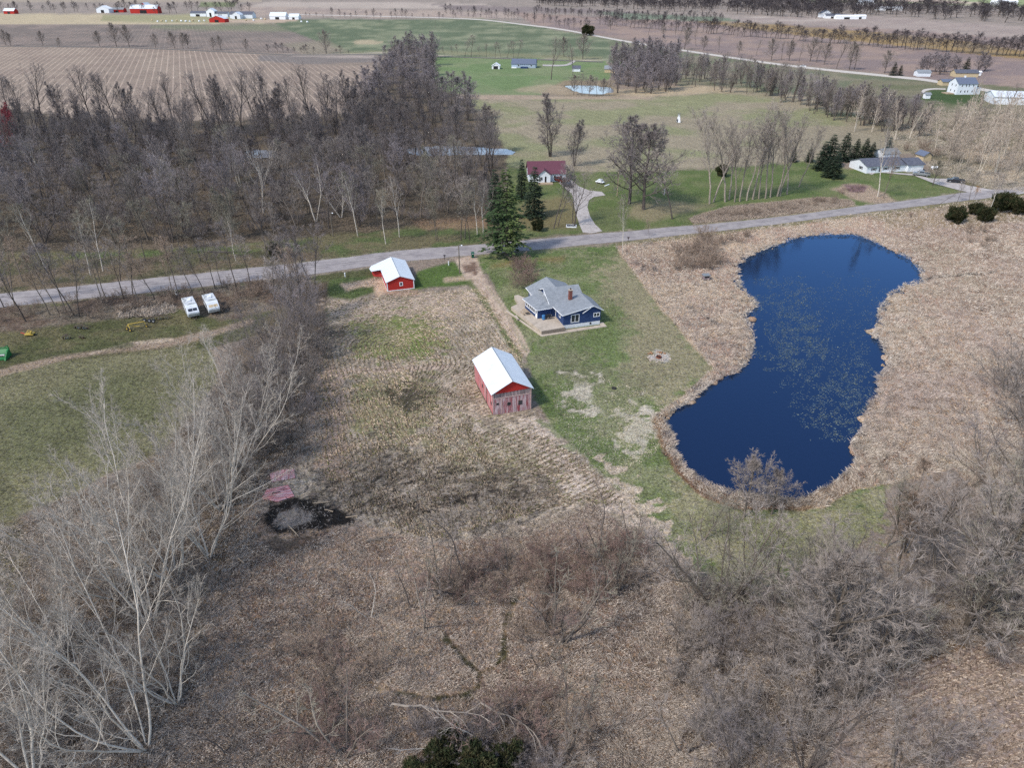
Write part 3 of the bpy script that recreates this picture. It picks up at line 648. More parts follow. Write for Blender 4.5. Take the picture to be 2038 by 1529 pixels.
# faint crack lines along the crown of the road
mb = MB(); rr = random.Random(2)
A_ = [G(*p) for p in ROAD_UP]; B_ = [G(*p) for p in ROAD_LO]
A_ = subdiv(A_, 12); B_ = subdiv(B_, 12)
for f_, prob in ((0.48,0.75),(0.62,0.35),(0.3,0.3)):
    for i in range(24, len(A_)-13):
        if rr.random() > prob: continue
        p = A_[i]*(1-f_)+B_[i]*f_; q = A_[i+1]*(1-f_)+B_[i+1]*f_; d = q-p; l = np.linalg.norm(d); nrm = np.array([-d[1], d[0]])/l
        w0 = rr.uniform(0.05,0.14); p = p+nrm*rr.uniform(-.1,.1); q = q+nrm*rr.uniform(-.1,.1)
        zz = 0.10+0.06*(1-abs(f_-0.5)*2)+0.012
        mb.add([(p[0]+nrm[0]*w0,p[1]+nrm[1]*w0,zz),(p[0]-nrm[0]*w0,p[1]-nrm[1]*w0,zz),(q[0]-nrm[0]*w0,q[1]-nrm[1]*w0,zz),(q[0]+nrm[0]*w0,q[1]+nrm[1]*w0,zz)], [(0,1,2,3)])
tag(mb.build('road_seams', mat('dark_road_tar', alb(120,118,122), var=0.15)), kind='structure')
px_sheet('gravel_driveway', [(1160,463),(1178,464.5),(1199,460.5),(1184,446),(1174,430),(1169,412),(1172,399),(1182,392),(1205,389),(1198,382),(1172,379),(1152,371),(1140,360),(1120,352),(1104,352),(1112,364),(1126,376),(1138,386),(1141,400),(1146,425),(1153,447)], 0.075, M['gravel'])
px_sheet('gravel_driveway', [(1795,345),(1818,346),(1850,355),(1885,356),(1925,369),(1975,378),(2038,372),(2100,364),(2100,378),(2038,385),(1985,396),(1935,385),(1905,378),(1860,366),(1820,350),(1745,343),(1735,348),(1728,346),(1740,340)], 0.11, M['gravel'])
strip('country_road', [(560,27),(700,30),(870,34),(960,38),(1040,47),(1120,57),(1250,81),(1500,119),(1640,136),(1790,151),(1860,159),(2038,190),(2300,240)],
      [(560,28),(700,31.2),(870,35.4),(960,39.8),(1040,49.2),(1120,59.6),(1250,84),(1500,122.5),(1640,140),(1790,155.5),(1860,164),(2038,196),(2300,247)], 0.12, M['lane'])
strip('farm_lane', [(0,103-12),(250,93.5),(520,105.5),(600,108),(760,107.5),(870,111),(1040,116),(1200,122)], [(0,104.2-12),(250,95),(520,107),(600,109.6),(760,109.2),(870,112.6),(1040,118),(1200,124)], 0.1, mat('dark_lane', alb(112,108,104)))
strip('farm_lane', [(1080,128),(1110,128.5),(1128,127),(1140,120)], [(1080,131),(1112,131.6),(1134,129),(1146,121)], 0.14, M['gravel'])
strip('farm_lane', [(1832,186),(1838,178),(1858,175.5),(1882,176)], [(1837,187.6),(1843,181),(1860,178),(1882,178.5)], 0.14, M['lane'])

# ------------------------------------------------------------------ buildings
def window(parent, x0, x1, z0, z1, face='S', at=0.0, pane=None, frame=None, mull=0, fw=0.09, name='window'):
    """framed window lying on a wall facing S (y=at, looking -y), W (x=at, looking -x), E (x=at), N"""
    f = MB(); g = MB(); o = 0.05
    def bx(mb, a0, a1, b0, b1, d0, d1):
        if face == 'S': mb.box(a0, a1, at-d1, at-d0, b0, b1)
        elif face == 'N': mb.box(a0, a1, at+d0, at+d1, b0, b1)
        elif face == 'W': mb.box(at-d1, at-d0, a0, a1, b0, b1)
        else: mb.box(at+d0, at+d1, a0, a1, b0, b1)
    bx(f, x0, x1, z1-fw, z1, 0.003, o); bx(f, x0, x1, z0, z0+fw, 0.003, o)
    bx(f, x0, x0+fw, z0+fw, z1-fw, 0.003, o); bx(f, x1-fw, x1, z0+fw, z1-fw, 0.003, o)
    for k in range(mull):
        c = x0+(x1-x0)*(k+1)/(mull+1); bx(f, c-fw*0.4, c+fw*0.4, z0+fw, z1-fw, 0.003, o*0.8)
    fr = f.build(name, frame or M['white'], parent)
    bx(g, x0+fw, x1-fw, z0+fw, z1-fw, 0.004, 0.018)
    g.build('pane', pane or M['glass'], fr)
    return fr

def put(mb, face, at, a0, a1, b0, b1, d0=0.003, d1=0.03):
    if face == 'S': return mb.box(a0, a1, at-d1, at-d0, b0, b1)
    if face == 'N': return mb.box(a0, a1, at+d0, at+d1, b0, b1)
    if face == 'W': return mb.box(at-d1, at-d0, a0, a1, b0, b1)
    return mb.box(at+d0, at+d1, a0, a1, b0, b1)

# old barn --------------------------------------------------------
def barn():
    x, y = G(981.2, 827)
    W, L, e, r = 6.8, 12.3, 4.35, 6.25
    t = thing('old_barn', 'weathered red timber barn with white metal roof and bright red front gable', 'barn', (x, y, 0), R(17))
    mx = W/2
    MB().prism_y([(0,0),(W,0),(W,3.2),(0,3.2)], 0, L).build('wall', M['barnwood'], t)
    MB().prism_y([(0.02,3.2),(W-0.02,3.2),(W-0.02,e),(mx,r-0.05),(0.02,e)], 0.05, L-0.05).build('wall', M['greywood'], t)
    MB().box(-0.03,-0.004,0.02,L-0.02,0.05,e-0.1).build('side_boards', M['barnside'], t)
    MB().box(-0.05,-0.034,0.1,L-0.1,0,0.25).build('sill_board', M['darkmetal'], t)
    MB().prism_y([(0.75,e-0.25),(W-0.62,e-0.1),(W-0.1,e+0.03),(mx,r-0.1),(0.15,e+0.03)], -0.012, 0.04).build('gable', M['redpaint'], t)
    o = 0.35
    s = (r-e)/mx
    for sd in (0, 1):
        a = (-o if sd == 0 else W+o); za = e-o*s+0.12
        q = [(mx,-o,r+0.12),(a,-o,za),(a,L+o,za),(mx,L+o,r+0.12)]
        if sd: q = q[::-1]
        MB().slab(q, 0.08).build('roof', M['roofwhite'], t)
    MB().tube([(mx,-o,r+0.13),(mx,L+o,r+0.13)], 0.07, 6).build('ridge_cap', M['metal'], t)
    tr = mat('bleached_board_trim', alb(205,180,178), var=0.25, scale=3)
    MB().box(0.0,W,-0.05,-0.004,3.14,3.3).build('front_rail', tr, t)
    MB().box(1.5,1.64,-0.04,-0.004,0.1,3.13).build('front_rail', tr, t)
    MB().box(0.0,0.14,-0.04,-0.004,0.05,e-0.1).build('corner_board', tr, t)
    MB().box(W-0.14,W,-0.04,-0.004,0.05,e-0.1).build('corner_board', tr, t)
    for a0,a1,b0,b1 in ((0.65,1.0,1.95,2.3),(2.55,3.1,1.55,2.1),(4.55,5.15,1.35,2.05)):
        w_ = MB().box(a0-0.06,a1+0.06,-0.03,-0.004,b0-0.08,b1+0.08).build('window', M['greywood'] if a0 < 3 else M['darkmetal'], t)
        MB().box(a0,a1,-0.045,-0.031,b0,b1).build('pane', M['dark'] if a0 < 4 else M['glass'], w_)
    MB().box(-0.045,-0.031,6.3,6.9,1.7,2.4).build('window', M['dark'], t)
    MB().box(-0.045,-0.031,0.6,1.2,1.6,2.2).build('window', M['dark'], t)
    MB().box(-0.09,-0.035,3.75,3.9,0.0,e-0.2).build('door_track', M['darkmetal'], t)
    return t
barn()

# red shed by the road --------------------------------------------
def shed():
    x, y = G(771.2, 580.1)
    W, L, e, r = 6.4, 13.2, 2.25, 3.45
    t = thing('red_shed', 'bright red metal shed with white roof beside the road', 'shed', (x, y, 0), R(17))
    mx = W/2; o = 0.25; s = (r-e)/mx
    MB().prism_y([(0,0.15),(W,0.15),(W,e),(mx,r-0.04),(0,e)], 0, L).build('wall', M['redpaint'], t)
    MB().box(-0.02,-0.003,0.1,9.6,0.15,e-0.05).build('side_wall', M['redside'], t)
    MB().box(-0.05,W+0.05,-0.05,L,0,0.15).build('base', M['white'], t)
    # roof: the far end of the left slope runs on over a small lean-to
    zl = e-o*s+0.1
    q = [(mx,-o,r+0.1),(-o,-o,zl),(-o,8.6,zl),(-0.9,9.2,zl-0.65*s),(-2.4,9.9,zl-2.1*s+0.12),(-2.6,12.2,zl-2.3*s+0.12),(-2.0,L+o,zl-1.8*s+.1),(mx,L+o,r+0.1)]
    MB().slab(q, 0.07).build('roof', M['roofwhite'], t)
    q = [(W+o,-o,zl),(mx,-o,r+0.1),(mx,L+o,r+0.1),(W+o,L+o,zl)]
    MB().slab(q, 0.07).build('roof', M['roofwhite'], t)
    MB().tube([(mx,-o,r+0.11),(mx,L+o,r+0.11)], 0.06, 6).build('ridge_cap', M['metal'], t)
    MB().prism([(-0.0,9.4),(-1.9,10.6),(-2.0,L-0.2),(0,L-0.2)], 0, 1.35).build('lean_to', M['redside'], t)
    for a, b in ((0,0),(W-0.16,0)): MB().box(a,a+0.16,-0.04,-0.003,0.15,e).build('corner_trim', M['white'], t)
    MB().box(W+0.003,W+0.04,-0.04,0.14,0.15,e).build('corner_trim', M['white'], t)
    MB().box(-0.055,-0.021,8.2,8.36,0,e-0.1).build('corner_trim', M['white'], t)
    MB().box(-0.055,-0.021,-0.04,0.12,0.15,e-0.1).build('corner_trim', M['white'], t)
    window(t, 2.95, 3.75, 1.0, 1.95, 'S', 0.0, fw=0.14)
    # sliding door facing the drive, white trimmed
    return t
shed()

# blue farmhouse ---------------------------------------------------
def bluehouse():
    x, y = G(1120.7, 655.4)
    t = thing('blue_house', 'navy blue house with grey roof, red chimney and raised patio', 'house', (x, y, 0), R(17))
    F = 0.9
    W = 8.4
    # front wing with an off-centre ridge
    prof = [(0,F),(W,F),(W,3.35),(6.6,4.52),(0,3.25)]
    MB().prism_y(prof, 0, 7.8).build('wall', M['blueside'], t)
    MB().box(-0.9,7.0,4.9,14.2,F,3.2).build('wall', M['blueside'], t)
    MB().prism_x([(4.9,3.2),(14.2,3.2),(9.6,5.42)], -0.85, 6.7).build('gable', M['blueside'], t)
    MB().prism_y([(-2.3,F),(6.2,F),(6.2,3.25),(2.0,5.05),(-2.3,3.25)], 11.0, 16.4).build('wall', M['blueside'], t)
    MB().box(0.03,W-0.03,0.03,7.8,0,F).build('foundation', M['block'], t)
    MB().box(-2.2,6.9,7.9,16.3,0,F).build('foundation', M['block'], t)
    rg = M['roofgrey']
    # roofs
    r1 = MB()
    r1.slab([(6.6,-0.35,4.68),(-0.35,-0.35,3.36),(-0.75,5.1,3.30),(0.3,5.8,3.7),(6.6,7.7,4.68)], 0.12)
    r1.build('roof', rg, t)
    MB().slab([(W+0.45,-0.35,3.42),(6.6,-0.35,4.68),(6.6,7.7,4.68),(W+0.45,6.4,3.42)], 0.12).build('roof', rg, t)
    MB().slab([(-1.25,9.6,5.62),(-1.25,4.6,3.24),(7.0,4.6,3.24),(7.0,9.6,5.62)], 0.12).build('roof', rg, t)
    MB().slab([(7.0,9.6,5.62),(7.0,14.6,3.24),(-1.25,14.6,3.24),(-1.25,9.6,5.62)], 0.12).build('roof', rg, t)
    MB().slab([(2.0,10.6,5.22),(2.0,16.7,5.22),(-2.9,16.7,3.2),(-2.9,10.6,3.2)], 0.12).build('roof', rg, t)
    MB().slab([(2.0,16.7,5.22),(2.0,10.6,5.22),(6.7,10.6,3.25),(6.7,16.7,3.25)], 0.12).build('roof', rg, t)
    def fascia(p, q, h=0.16, wd=0.05):
        p = Vector(p); q = Vector(q); d = (q-p).normalized(); n = d.cross(Vector((0,0,1))).normalized()*wd/2
        V = [p-n, p+n, q+n, q-n]; V = [tuple(v) for v in V]+[tuple(v-Vector((0,0,h))) for v in V]
        MB().add(V, [(0,1,2,3),(7,6,5,4),(0,4,5,1),(1,5,6,2),(2,6,7,3),(3,7,4,0)]).build('fascia', M['white'], t)
    fascia((6.6,-0.40,4.70),(-0.40,-0.40,3.37)); fascia((6.6,-0.40,4.70),(W+0.5,-0.40,3.44)); fascia((-0.40,-0.40,3.37),(-0.8,5.1,3.31))
    fascia((5.9,-0.40,4.42),(4.1,-0.40,3.35), 0.14, 0.1)
    fascia((-1.3,9.6,5.63),(-1.3,5.3,3.58)); fascia((-1.3,9.6,5.63),(-1.3,11.6,4.68))
    fascia((-2.95,10.6,3.2),(-2.95,16.7,3.2))
    # enclosed porch
    MB().prism([(-4.1,4.7),(-1.0,4.7),(-0.95,11.0),(-4.9,11.0)], F, 3.0).build('porch_wall', M['blueside'], t)
    pr = MB()
    pr.slab([(-0.95,4.4,3.16),(-0.95,7.2,3.9),(-2.4,6.4,3.75),(-4.4,4.4,3.02)][::-1], 0.1)
    pr.slab([(-4.4,4.4,3.02),(-2.4,6.4,3.62),(-0.95,7.0,3.9),(-0.95,10.8,3.95),(-3.0,11.3,3.6),(-5.4,11.4,3.0)][::-1], 0.1)
    pr.build('porch_roof', rg, t)
    fascia((-4.45,4.36,3.04),(-0.95,4.36,3.18), 0.14); fascia((-4.45,4.36,3.04),(-5.45,11.4,3.02), 0.14)
    # porch windows along the west wall (slanting slightly), panes between white mullions
    def wallpt(v): return -4.1-0.8*(v-4.7)/6.3
    f = MB(); g = MB()
    def wb(mb, v0, v1, z0, z1, d0, d1):
        mb.add([(wallpt(v0)-d1,v0,z0),(wallpt(v1)-d1,v1,z0),(wallpt(v1)-d0,v1,z0),(wallpt(v0)-d0,v0,z0),(wallpt(v0)-d1,v0,z1),(wallpt(v1)-d1,v1,z1),(wallpt(v1)-d0,v1,z1),(wallpt(v0)-d0,v0,z1)],
               [(0,1,2,3),(7,6,5,4),(0,4,5,1),(1,5,6,2),(2,6,7,3),(3,7,4,0)])
    wb(f, 5.9, 10.6, 2.75, 2.9, 0.005, 0.07); wb(f, 5.9, 10.6, 1.55, 1.7, 0.005, 0.07)
    for k in range(6):
        v = 5.9+k*0.91; wb(f, v, v+0.15, 1.7, 2.75, 0.005, 0.07)
    fr = f.build('window', M['white'], t)
    for k in range(5):
        v = 6.05+k*0.91; g2 = MB(); wb(g2, v, v+0.76, 1.7, 2.75, 0.006, 0.02); g2.build('pane', M['glass'], fr)
    d = MB(); wb(d, 4.85, 5.65, F, 2.9, 0.005, 0.06); dr = d.build('door', M['white'], t)
    d = MB(); wb(d, 5.05, 5.45, 1.9, 2.65, 0.061, 0.07); d.build('pane', M['glass'], dr)
    # windows
    w1 = window(t, 1.65, 3.55, 1.25, 3.1, 'S', 0.0, mull=1, fw=0.13); w1['label'] = 'white framed sliding patio door'
    window(t, 6.75, 8.2, 1.9, 2.85, 'S', 0.0, mull=1, fw=0.12)
    window(t, 1.6, 2.6, 1.8, 2.9, 'W', 0.0, fw=0.12)
    window(t, 8.9, 10.1, 3.5, 4.7, 'W', -0.9, fw=0.12, pane=M['curtain'])
    window(t, 13.6, 15.6, 1.9, 2.8, 'W', -2.3, fw=0.1)
    MB().box(-0.05,-0.003,4.55,4.75,F,3.1).build('corner_trim', M['white'], t)
    MB().box(6.0,6.35,-0.02,-0.003+0.04,0.35,0.75).build('vent', M['dark'], t)
    # chimney
    c = MB().box(3.15,3.85,5.1,5.8,3.6,6.25).build('chimney', M['brick'], t)
    MB().box(3.08,3.92,5.03,5.87,6.25,6.4).build('chimney_cap', M['concrete'], c)
    MB().tube([(3.5,5.45,6.4),(3.5,5.45,6.75)], 0.13, 8).build('flue', M['darkmetal'], c)
    # patio and walk
    MB().prism([(-5.3,-1.3),(-0.02,-0.85),(-0.02,4.7),(-1.05,4.72),(-4.1,4.72),(-4.92,10.9),(-3.0,11.0),(-3.0,16),(-4.2,18.4),(-5.2,18.2),(-5.6,13.6),(-7.7,12.4)], 0.02, F-0.03).build('patio', M['concrete'], t)
    MB().box(-5.3,-0.02,-1.36,-1.30,0.3,F+0.02).build('patio_edge', M['stonewall'], t)
    MB().prism([(-5.5,-2.1),(9.3,-1.6),(9.3,0.6),(8.42,0.6),(8.42,-0.6),(0,-0.7),(-0.02,-0.9),(-5.2,-1.4),(-8.6,12.6),(-9.0,12.2)], 0.0, 0.14).build('walk', M['concrete'], t)
    return t
bluehouse()
def local(ox, oy, ang, u, v):
    return (ox+u*math.cos(ang)-v*math.sin(ang), oy+u*math.sin(ang)+v*math.cos(ang))
HX, HY = G(1120.7, 655.4)
def H(u, v): return local(HX, HY, R(17), u, v)

# generic gabled building for the places further off --------------
def house(name, label, cat, px, py, W, D, e, r, ang, wall, roof, ridge='x', wins=(), door=None, o=0.4, extra=None, group=None):
    x, y = G(px, py)
    t = thing(name, label, cat, (x, y, 0), R(ang), group)
    if ridge == 'x':
        MB().prism_x([(0,0),(D,0),(D,e),(D/2,r),(0,e)], 0, W).build('wall', wall, t)
        s = (r-e)/(D/2)
        MB().slab([(-o,D/2,r+0.14),(-o,-o,e-o*s+0.14),(W+o,-o,e-o*s+0.14),(W+o,D/2,r+0.14)], 0.12).build('roof', roof, t)
        MB().slab([(W+o,D/2,r+0.14),(W+o,D+o,e-o*s+0.14),(-o,D+o,e-o*s+0.14),(-o,D/2,r+0.14)], 0.12).build('roof', roof, t)
    else:
        MB().prism_y([(0,0),(W,0),(W,e),(W/2,r),(0,e)], 0, D).build('wall', wall, t)
        s = (r-e)/(W/2)
        MB().slab([(W/2,-o,r+0.14),(-o,-o,e-o*s+0.14),(-o,D+o,e-o*s+0.14),(W/2,D+o,r+0.14)][::-1], 0.12).build('roof', roof, t)
        MB().slab([(W+o,-o,e-o*s+0.14),(W/2,-o,r+0.14),(W/2,D+o,r+0.14),(W+o,D+o,e-o*s+0.14)][::-1], 0.12).build('roof', roof, t)
    for wdef in wins: window(t, *wdef)
    if door:
        f, at, a0, a1, b1, m = door
        mb = MB(); put(mb, f, at, a0, a1, 0.05, b1, 0.003, 0.05); mb.build('door', m, t)
    if extra: extra(t)
    return t
# white ranch house with garage
def ranch_extra(t):
    MB().prism_x([(-1.2,0),(8.2,0),(8.2,2.45),(3.4,4.0),(-1.2,2.45)], 16.62, 23.2).build('garage_wall', M['whiteside'], t)
    MB().slab([(16.2,3.4,4.2),(16.2,-1.6,2.55),(23.7,-1.6,2.55),(23.7,3.4,4.2)], 0.12).build('garage_roof', M['roofdark'], t)
    MB().slab([(23.7,3.4,4.2),(23.7,8.2,2.55),(16.2,8.2,2.55),(16.2,3.4,4.2)], 0.12).build('garage_roof', M['roofdark'], t)
    MB().box(18.0,22.2,-1.27,-1.203,0.05,2.2).build('garage_door', M['white'], t)
    MB().box(-0.06,16.6,-0.06,-0.003,0,0.4).build('foundation', M['block'], t)
    for k in (3.0, 7.9, 12.0):
        pass
def shutters(t, a0, a1, z0, z1, at=0.0, face='S'):
    for s0, s1 in ((a0-0.42, a0-0.05), (a1+0.05, a1+0.42)):
        mb = MB(); put(mb, face, at, s0, s1, z0, z1, 0.003, 0.05); mb.build('shutter', M['roofdark'], t)
t = house('ranch_house', 'long white ranch house with charcoal roof and attached garage', 'house', 1723.5, 345.2, 16.6, 10.5, 2.55, 4.25, 12, M['whiteside'], M['roofdark'],
      wins=[(2.2,3.6,0.9,2.0,'S',0,None,None,1),(7.2,8.8,0.9,2.0,'S',0,None,None,1),(11.8,13.6,0.9,2.0,'S',0,None,None,1),(3.0,4.2,0.8,2.0,'W',0)], door=('S',0,5.1,6.0,2.1,M['roofdark']), extra=ranch_extra)
shutters(t, 2.2,3.6,0.9,2.0); shutters(t, 7.2,8.8,0.9,2.0); shutters(t, 11.8,13.6,0.9,2.0); shutters(t, 3.0,4.2,0.8,2.0,0,'W')
house('garden_shed', 'white garage with pale roof behind the ranch house', 'shed', 1757, 319, 7, 6, 2.6, 3.9, 12, M['whiteside'], M['metal'])
house('garden_shed', 'cream garden shed with blue grey roof in the bushes right of the ranch house', 'shed', 1836, 322, 3.6, 4.5, 2.4, 3.6, 12, M['beigeside'], M['roofblue'], ridge='y')
# red-roofed house
def porch_red(t):
    MB().prism_y([(3.2,0),(7.6,0),(7.6,2.9),(5.4,4.6),(3.2,2.9)], -2.2, 0.2).build('porch', M['whiteside'], t)
    MB().slab([(5.4,-2.6,4.85),(2.7,-2.6,2.8),(2.7,1.0,2.8),(5.4,1.0,4.85)][::-1], 0.1).build('porch_roof', M['roofred'], t)
    MB().slab([(8.1,-2.6,2.8),(5.4,-2.6,4.85),(5.4,1.0,4.85),(8.1,1.0,2.8)][::-1], 0.1).build('porch_roof', M['roofred'], t)
    MB().box(3.2,8.4,-4.6,-2.2,0,0.35).build('deck', M['plank'], t)
    window(t, 3.5, 4.9, 1.0, 2.3, 'S', -2.2, None, None, 1)
    MB().box(5.6,6.2,-2.25,-2.203,0.35,2.4).build('door', M['dark'], t)
house('red_roof_house', 'white house with maroon metal roof at the end of the gravel drive', 'house', 1052, 362, 13.2, 9, 3.0, 6.2, 3, M['whiteside'], M['roofred'],
      wins=[(9.0,9.8,1.2,2.4,'S',0),(11.2,12.2,1.2,2.4,'S',0)], extra=porch_red)
# pale blue house on the green field
def far_extra(t):
    MB().box(7.5,13.0,-3.4,-0.01,0,1.0).build('deck', M['blueside'], t)
    MB().box(0.2,4.2,-2.2,-0.01,0,0.6).build('step', M['white'], t)
house('long_house', 'pale blue house with slate roof on the bright green field', 'house', 1018, 134.5, 19, 12, 3.0, 6.0, -7, mat('pale_blue_siding', alb(170,190,212), var=0.08), M['roofblue'],
      wins=[(5,6.4,1.2,2.4,'S',0),(15,16.4,1.2,2.4,'S',0)], extra=far_extra)
house('tent_garage', 'small white arched shelter left of the pale blue house', 'shelter', 979, 137, 6, 6, 2.5, 4.2, -5, M['white'], M['white'], ridge='y', door=('S',0,1.2,4.8,2.2,M['dark']))
house('small_house', 'white trimmed hut beside the lane to the far pond', 'hut', 1139, 142, 6, 5, 2.4, 4.0, -5, M['whiteside'], M['roofdark'])
house('small_house', 'white and tan cottage half hidden by the dark wood edge', 'cottage', 1203, 144, 8, 6, 2.6, 4.6, -8, M['beigeside'], M['roofgrey'])
# tall white farmhouse
def tall_extra(t):
    for zz in (1.2, 4.4):
        for a in (2.0, 4.6, 6.4, 9.2): window(t, a, a+0.8, zz, zz+1.4, 'S', 0)
        window(t, 2.0, 3.0, zz, zz+1.4, 'W', 0); window(t, 6.0, 7.0, zz, zz+1.4, 'W', 0)
    MB().box(-4.5,-0.01,2,8,0,0.5).build('deck', M['plank'], t)
    MB().box(12.01,15.5,1.0,8.5,0,4.2).build('side_wing', M['whiteside'], t)
    MB().slab([(11.9,0.6,5.3),(16,0.6,4.3),(16,8.9,4.3),(11.9,8.9,5.3)], 0.12).build('side_wing_roof', M['roofblue'], t)
    MB().box(5.5,6.3,4.6,5.4,7.5,10.2).build('chimney', M['white'], t)
house('farmhouse', 'tall white two storey farmhouse with blue grey roof among the right hand fields', 'house', 1902.5, 188, 12, 10, 6.2, 9.2, 3, M['whiteside'], M['roofblue'], extra=tall_extra)
house('farmhouse_annex', 'small pale outbuilding left of the tall white farmhouse', 'shed', 1875, 170, 7, 6, 2.4, 3.6, 3, M['beigeside'], M['roofblue'])
house('machine_shed', 'long low white metal shed cut by the right edge of the picture', 'shed', 1976, 207, 40, 16, 4.0, 6.2, -12, M['whiteside'], M['roofwhite'])
house('bungalow', 'beige bungalow behind the tall white farmhouse', 'house', 1901, 153, 16, 8, 2.8, 4.6, -3, M['beigeside'], M['roofdark'])
house('garage', 'white garage under the dark trees left of the farmhouse', 'garage', 1826, 152, 9, 7, 2.8, 4.2, -3, M['whiteside'], M['roofgrey'])
house('utility_shed', 'white van sized shed right of the beige bungalow', 'shed', 1938, 150, 5, 3, 2.4, 3.0, -3, M['white'], M['white'])
house('utility_shed', 'tiny white pump house on the farmhouse lawn', 'shed', 1841, 196, 3, 3, 2.4, 3.2, 0, M['white'], M['roofgrey'])
# far farmsteads
FARB = [(193,25,24,16,7,12,'white_barn','white barn in the far left farmstead','whiteside','white','y'),
 (222,24,24,12,5,8,'red_shed','small red shed right of the far white barn','redpaint','metal','x'),
 (260,26,52,16,8,14,'red_barn','long red barn with pale grey roof at the far left','redpaint','roofwhite','x'),
 (280,25,16,20,10,17,'grey_roof_barn','pale roofed wing rising over the long red barn','redpaint','roofwhite','y'),
 (8,27,20,12,5,9,'red_barn','red barn with pale roof at the far left edge','redpaint','roofwhite','x'),
 (379,32,28,14,5,8,'white_stable','white stable with dark blue roof west of the cattle yard','whiteside','roofdark','x'),
 (412,33,14,14,9,13,'white_barn','narrow tall white barn in the middle farmstead','white','roofwhite','y'),
 (424,33,26,12,5,8,'farm_shed','white shed with slate roof between the tall barn and the open barn','whiteside','roofdark','x'),
 (417,44,24,16,5,9,'open_barn','white roofed open barn nearest the pasture','redpaint','roofwhite','y'),
 (458,36,38,16,6,10,'long_barn','long barn with dark roof and white gable','whiteside','roofdark','x'),
 (462,37,14,16,6,10,'long_barn','white gabled barn end beside the dark roofed barn','whiteside','roofwhite','y'),
 (537,38,26,16,5,10,'white_barn','white hall with bright roof at the right of the cattle yard','white','roofwhite','x'),
 (575,38,16,14,4,8,'white_shed','low white hoop shed furthest right in the cattle yard','white','roofwhite','x'),
 (1632,34,20,12,6,11,'far_house','white gabled house at the far wood edge','whiteside','roofblue','y'),
 (1643,36,24,12,4,7,'far_shed','low white shed right of the far gabled house','white','roofdark','x'),
 (1664,37.5,36,12,4,6,'far_shed','long white shed below the far trees','white','white','x'),
 (1701,37,18,10,4,6,'far_shed','white box shed alone at the end of the far wood row','white','white','x'),
 (1709,11,30,16,7,12,'far_barn','white barn in the green clearing beyond the far wood','white','roofwhite','x'),
 (1722,11,20,16,6,11,'far_barn','second white barn in the clearing, on the right','white','white','x'),
 (1980,10,50,24,8,15,'far_barn','pale barn beyond the far fields top right','white','white','x'),
 (1745,20,50,14,5,7,'far_shed','pale low sheds behind the far wood row','white','white','x')]
for (px, py, W, D, e, r, nm, lb, wl, rf, rd) in FARB:
    house(nm, lb, 'barn' if 'barn' in nm else ('house' if 'house' in nm else 'shed'), px, py, W, D, e, r, -3, M[wl], M[rf], ridge=rd,
          door=('S',0,W*0.35,W*0.6,e*0.7,M['dark']))

# ------------------------------------------------------------------ vehicles
def wheel(parent, c, r=0.36, w_=0.24, axis='y'):
    ty = MB().wheel(c, r, w_, 16, axis).build('wheel', M['rubber'], parent)
    MB().wheel(c, r*0.58, w_+0.03, 12, axis).build('rim', M['rim'], ty)
def pickup(label, px, py, ang, paint, cover=None):
    x, y = G(px, py); t = thing('pickup_truck', label, 'pickup', (x, y, 0.11), R(ang))
    L = 5.7; w2 = 0.97
    MB().prism_y([(-2.85,0.5),(-2.8,1.02),(-2.3,1.12),(-1.35,1.16),(-1.3,1.12),(2.8,1.12),(2.85,0.55),(2.3,0.42),(-2.3,0.42)], -w2, w2).build('body', paint, t, bevel=0.05)
    MB().add([(-1.45,-0.9,1.14),(0.85,-0.9,1.14),(0.85,0.9,1.14),(-1.45,0.9,1.14),(-0.75,-0.74,1.82),(0.65,-0.74,1.82),(0.65,0.74,1.82),(-0.75,0.74,1.82)],
             [(0,3,2,1),(4,5,6,7),(0,1,5,4),(1,2,6,5),(2,3,7,6),(3,0,4,7)]).build('cab', paint, t, bevel=0.04)
    g = MB(); g.add([(-1.40,-0.80,1.22),(-0.84,-0.70,1.76),(-0.84,0.70,1.76),(-1.40,0.80,1.22)], [(0,1,2,3)]); 
    v = [(a-0.03,b,c) for a,b,c in g.v]; g.v = v; g.build('windscreen', M['glass'], t)
    for s in (-1,1):
        g = MB(); g.add([(-1.1,s*0.885,1.24),(0.7,s*0.885,1.24),(0.6,s*0.775,1.72),(-0.75,s*0.775,1.72)], [(0,1,2,3)]).build('side_window', M['glass'], t)
    MB().box(1.0,2.72,-0.8,0.8,1.122,1.135).build('bed', cover or M['dark'], t)
    for s in (-1,1):
        MB().box(1.0,2.75,s*0.95-0.06,s*0.95+0.06,1.12,1.2).build('bed_rail', paint, t)
        MB().box(-2.88,-2.82,s*0.75-0.15,s*0.75+0.15,0.75,0.95).build('headlight', M['white'], t)
        MB().box(2.83,2.88,s*0.85-0.08,s*0.85+0.08,0.7,1.0).build('tail_light', M['redcar'], t)
        for wx in (-1.85,1.8): wheel(t, (wx, s*0.86, 0.38), 0.38, 0.26)
    MB().box(-2.95,-2.84,-0.85,0.85,0.5,0.65).build('bumper', M['rim'], t)
    return t
pickup('silver pickup parked by the ranch house garage', 1833, 350, -24, M['silver'])
pickup('black pickup parked on the gravel near the road', 1901, 363.5, -22, M['blackpaint'])
pickup('dark pickup parked close to the maroon roofed house', 1112, 362, -50, M['redcar'])
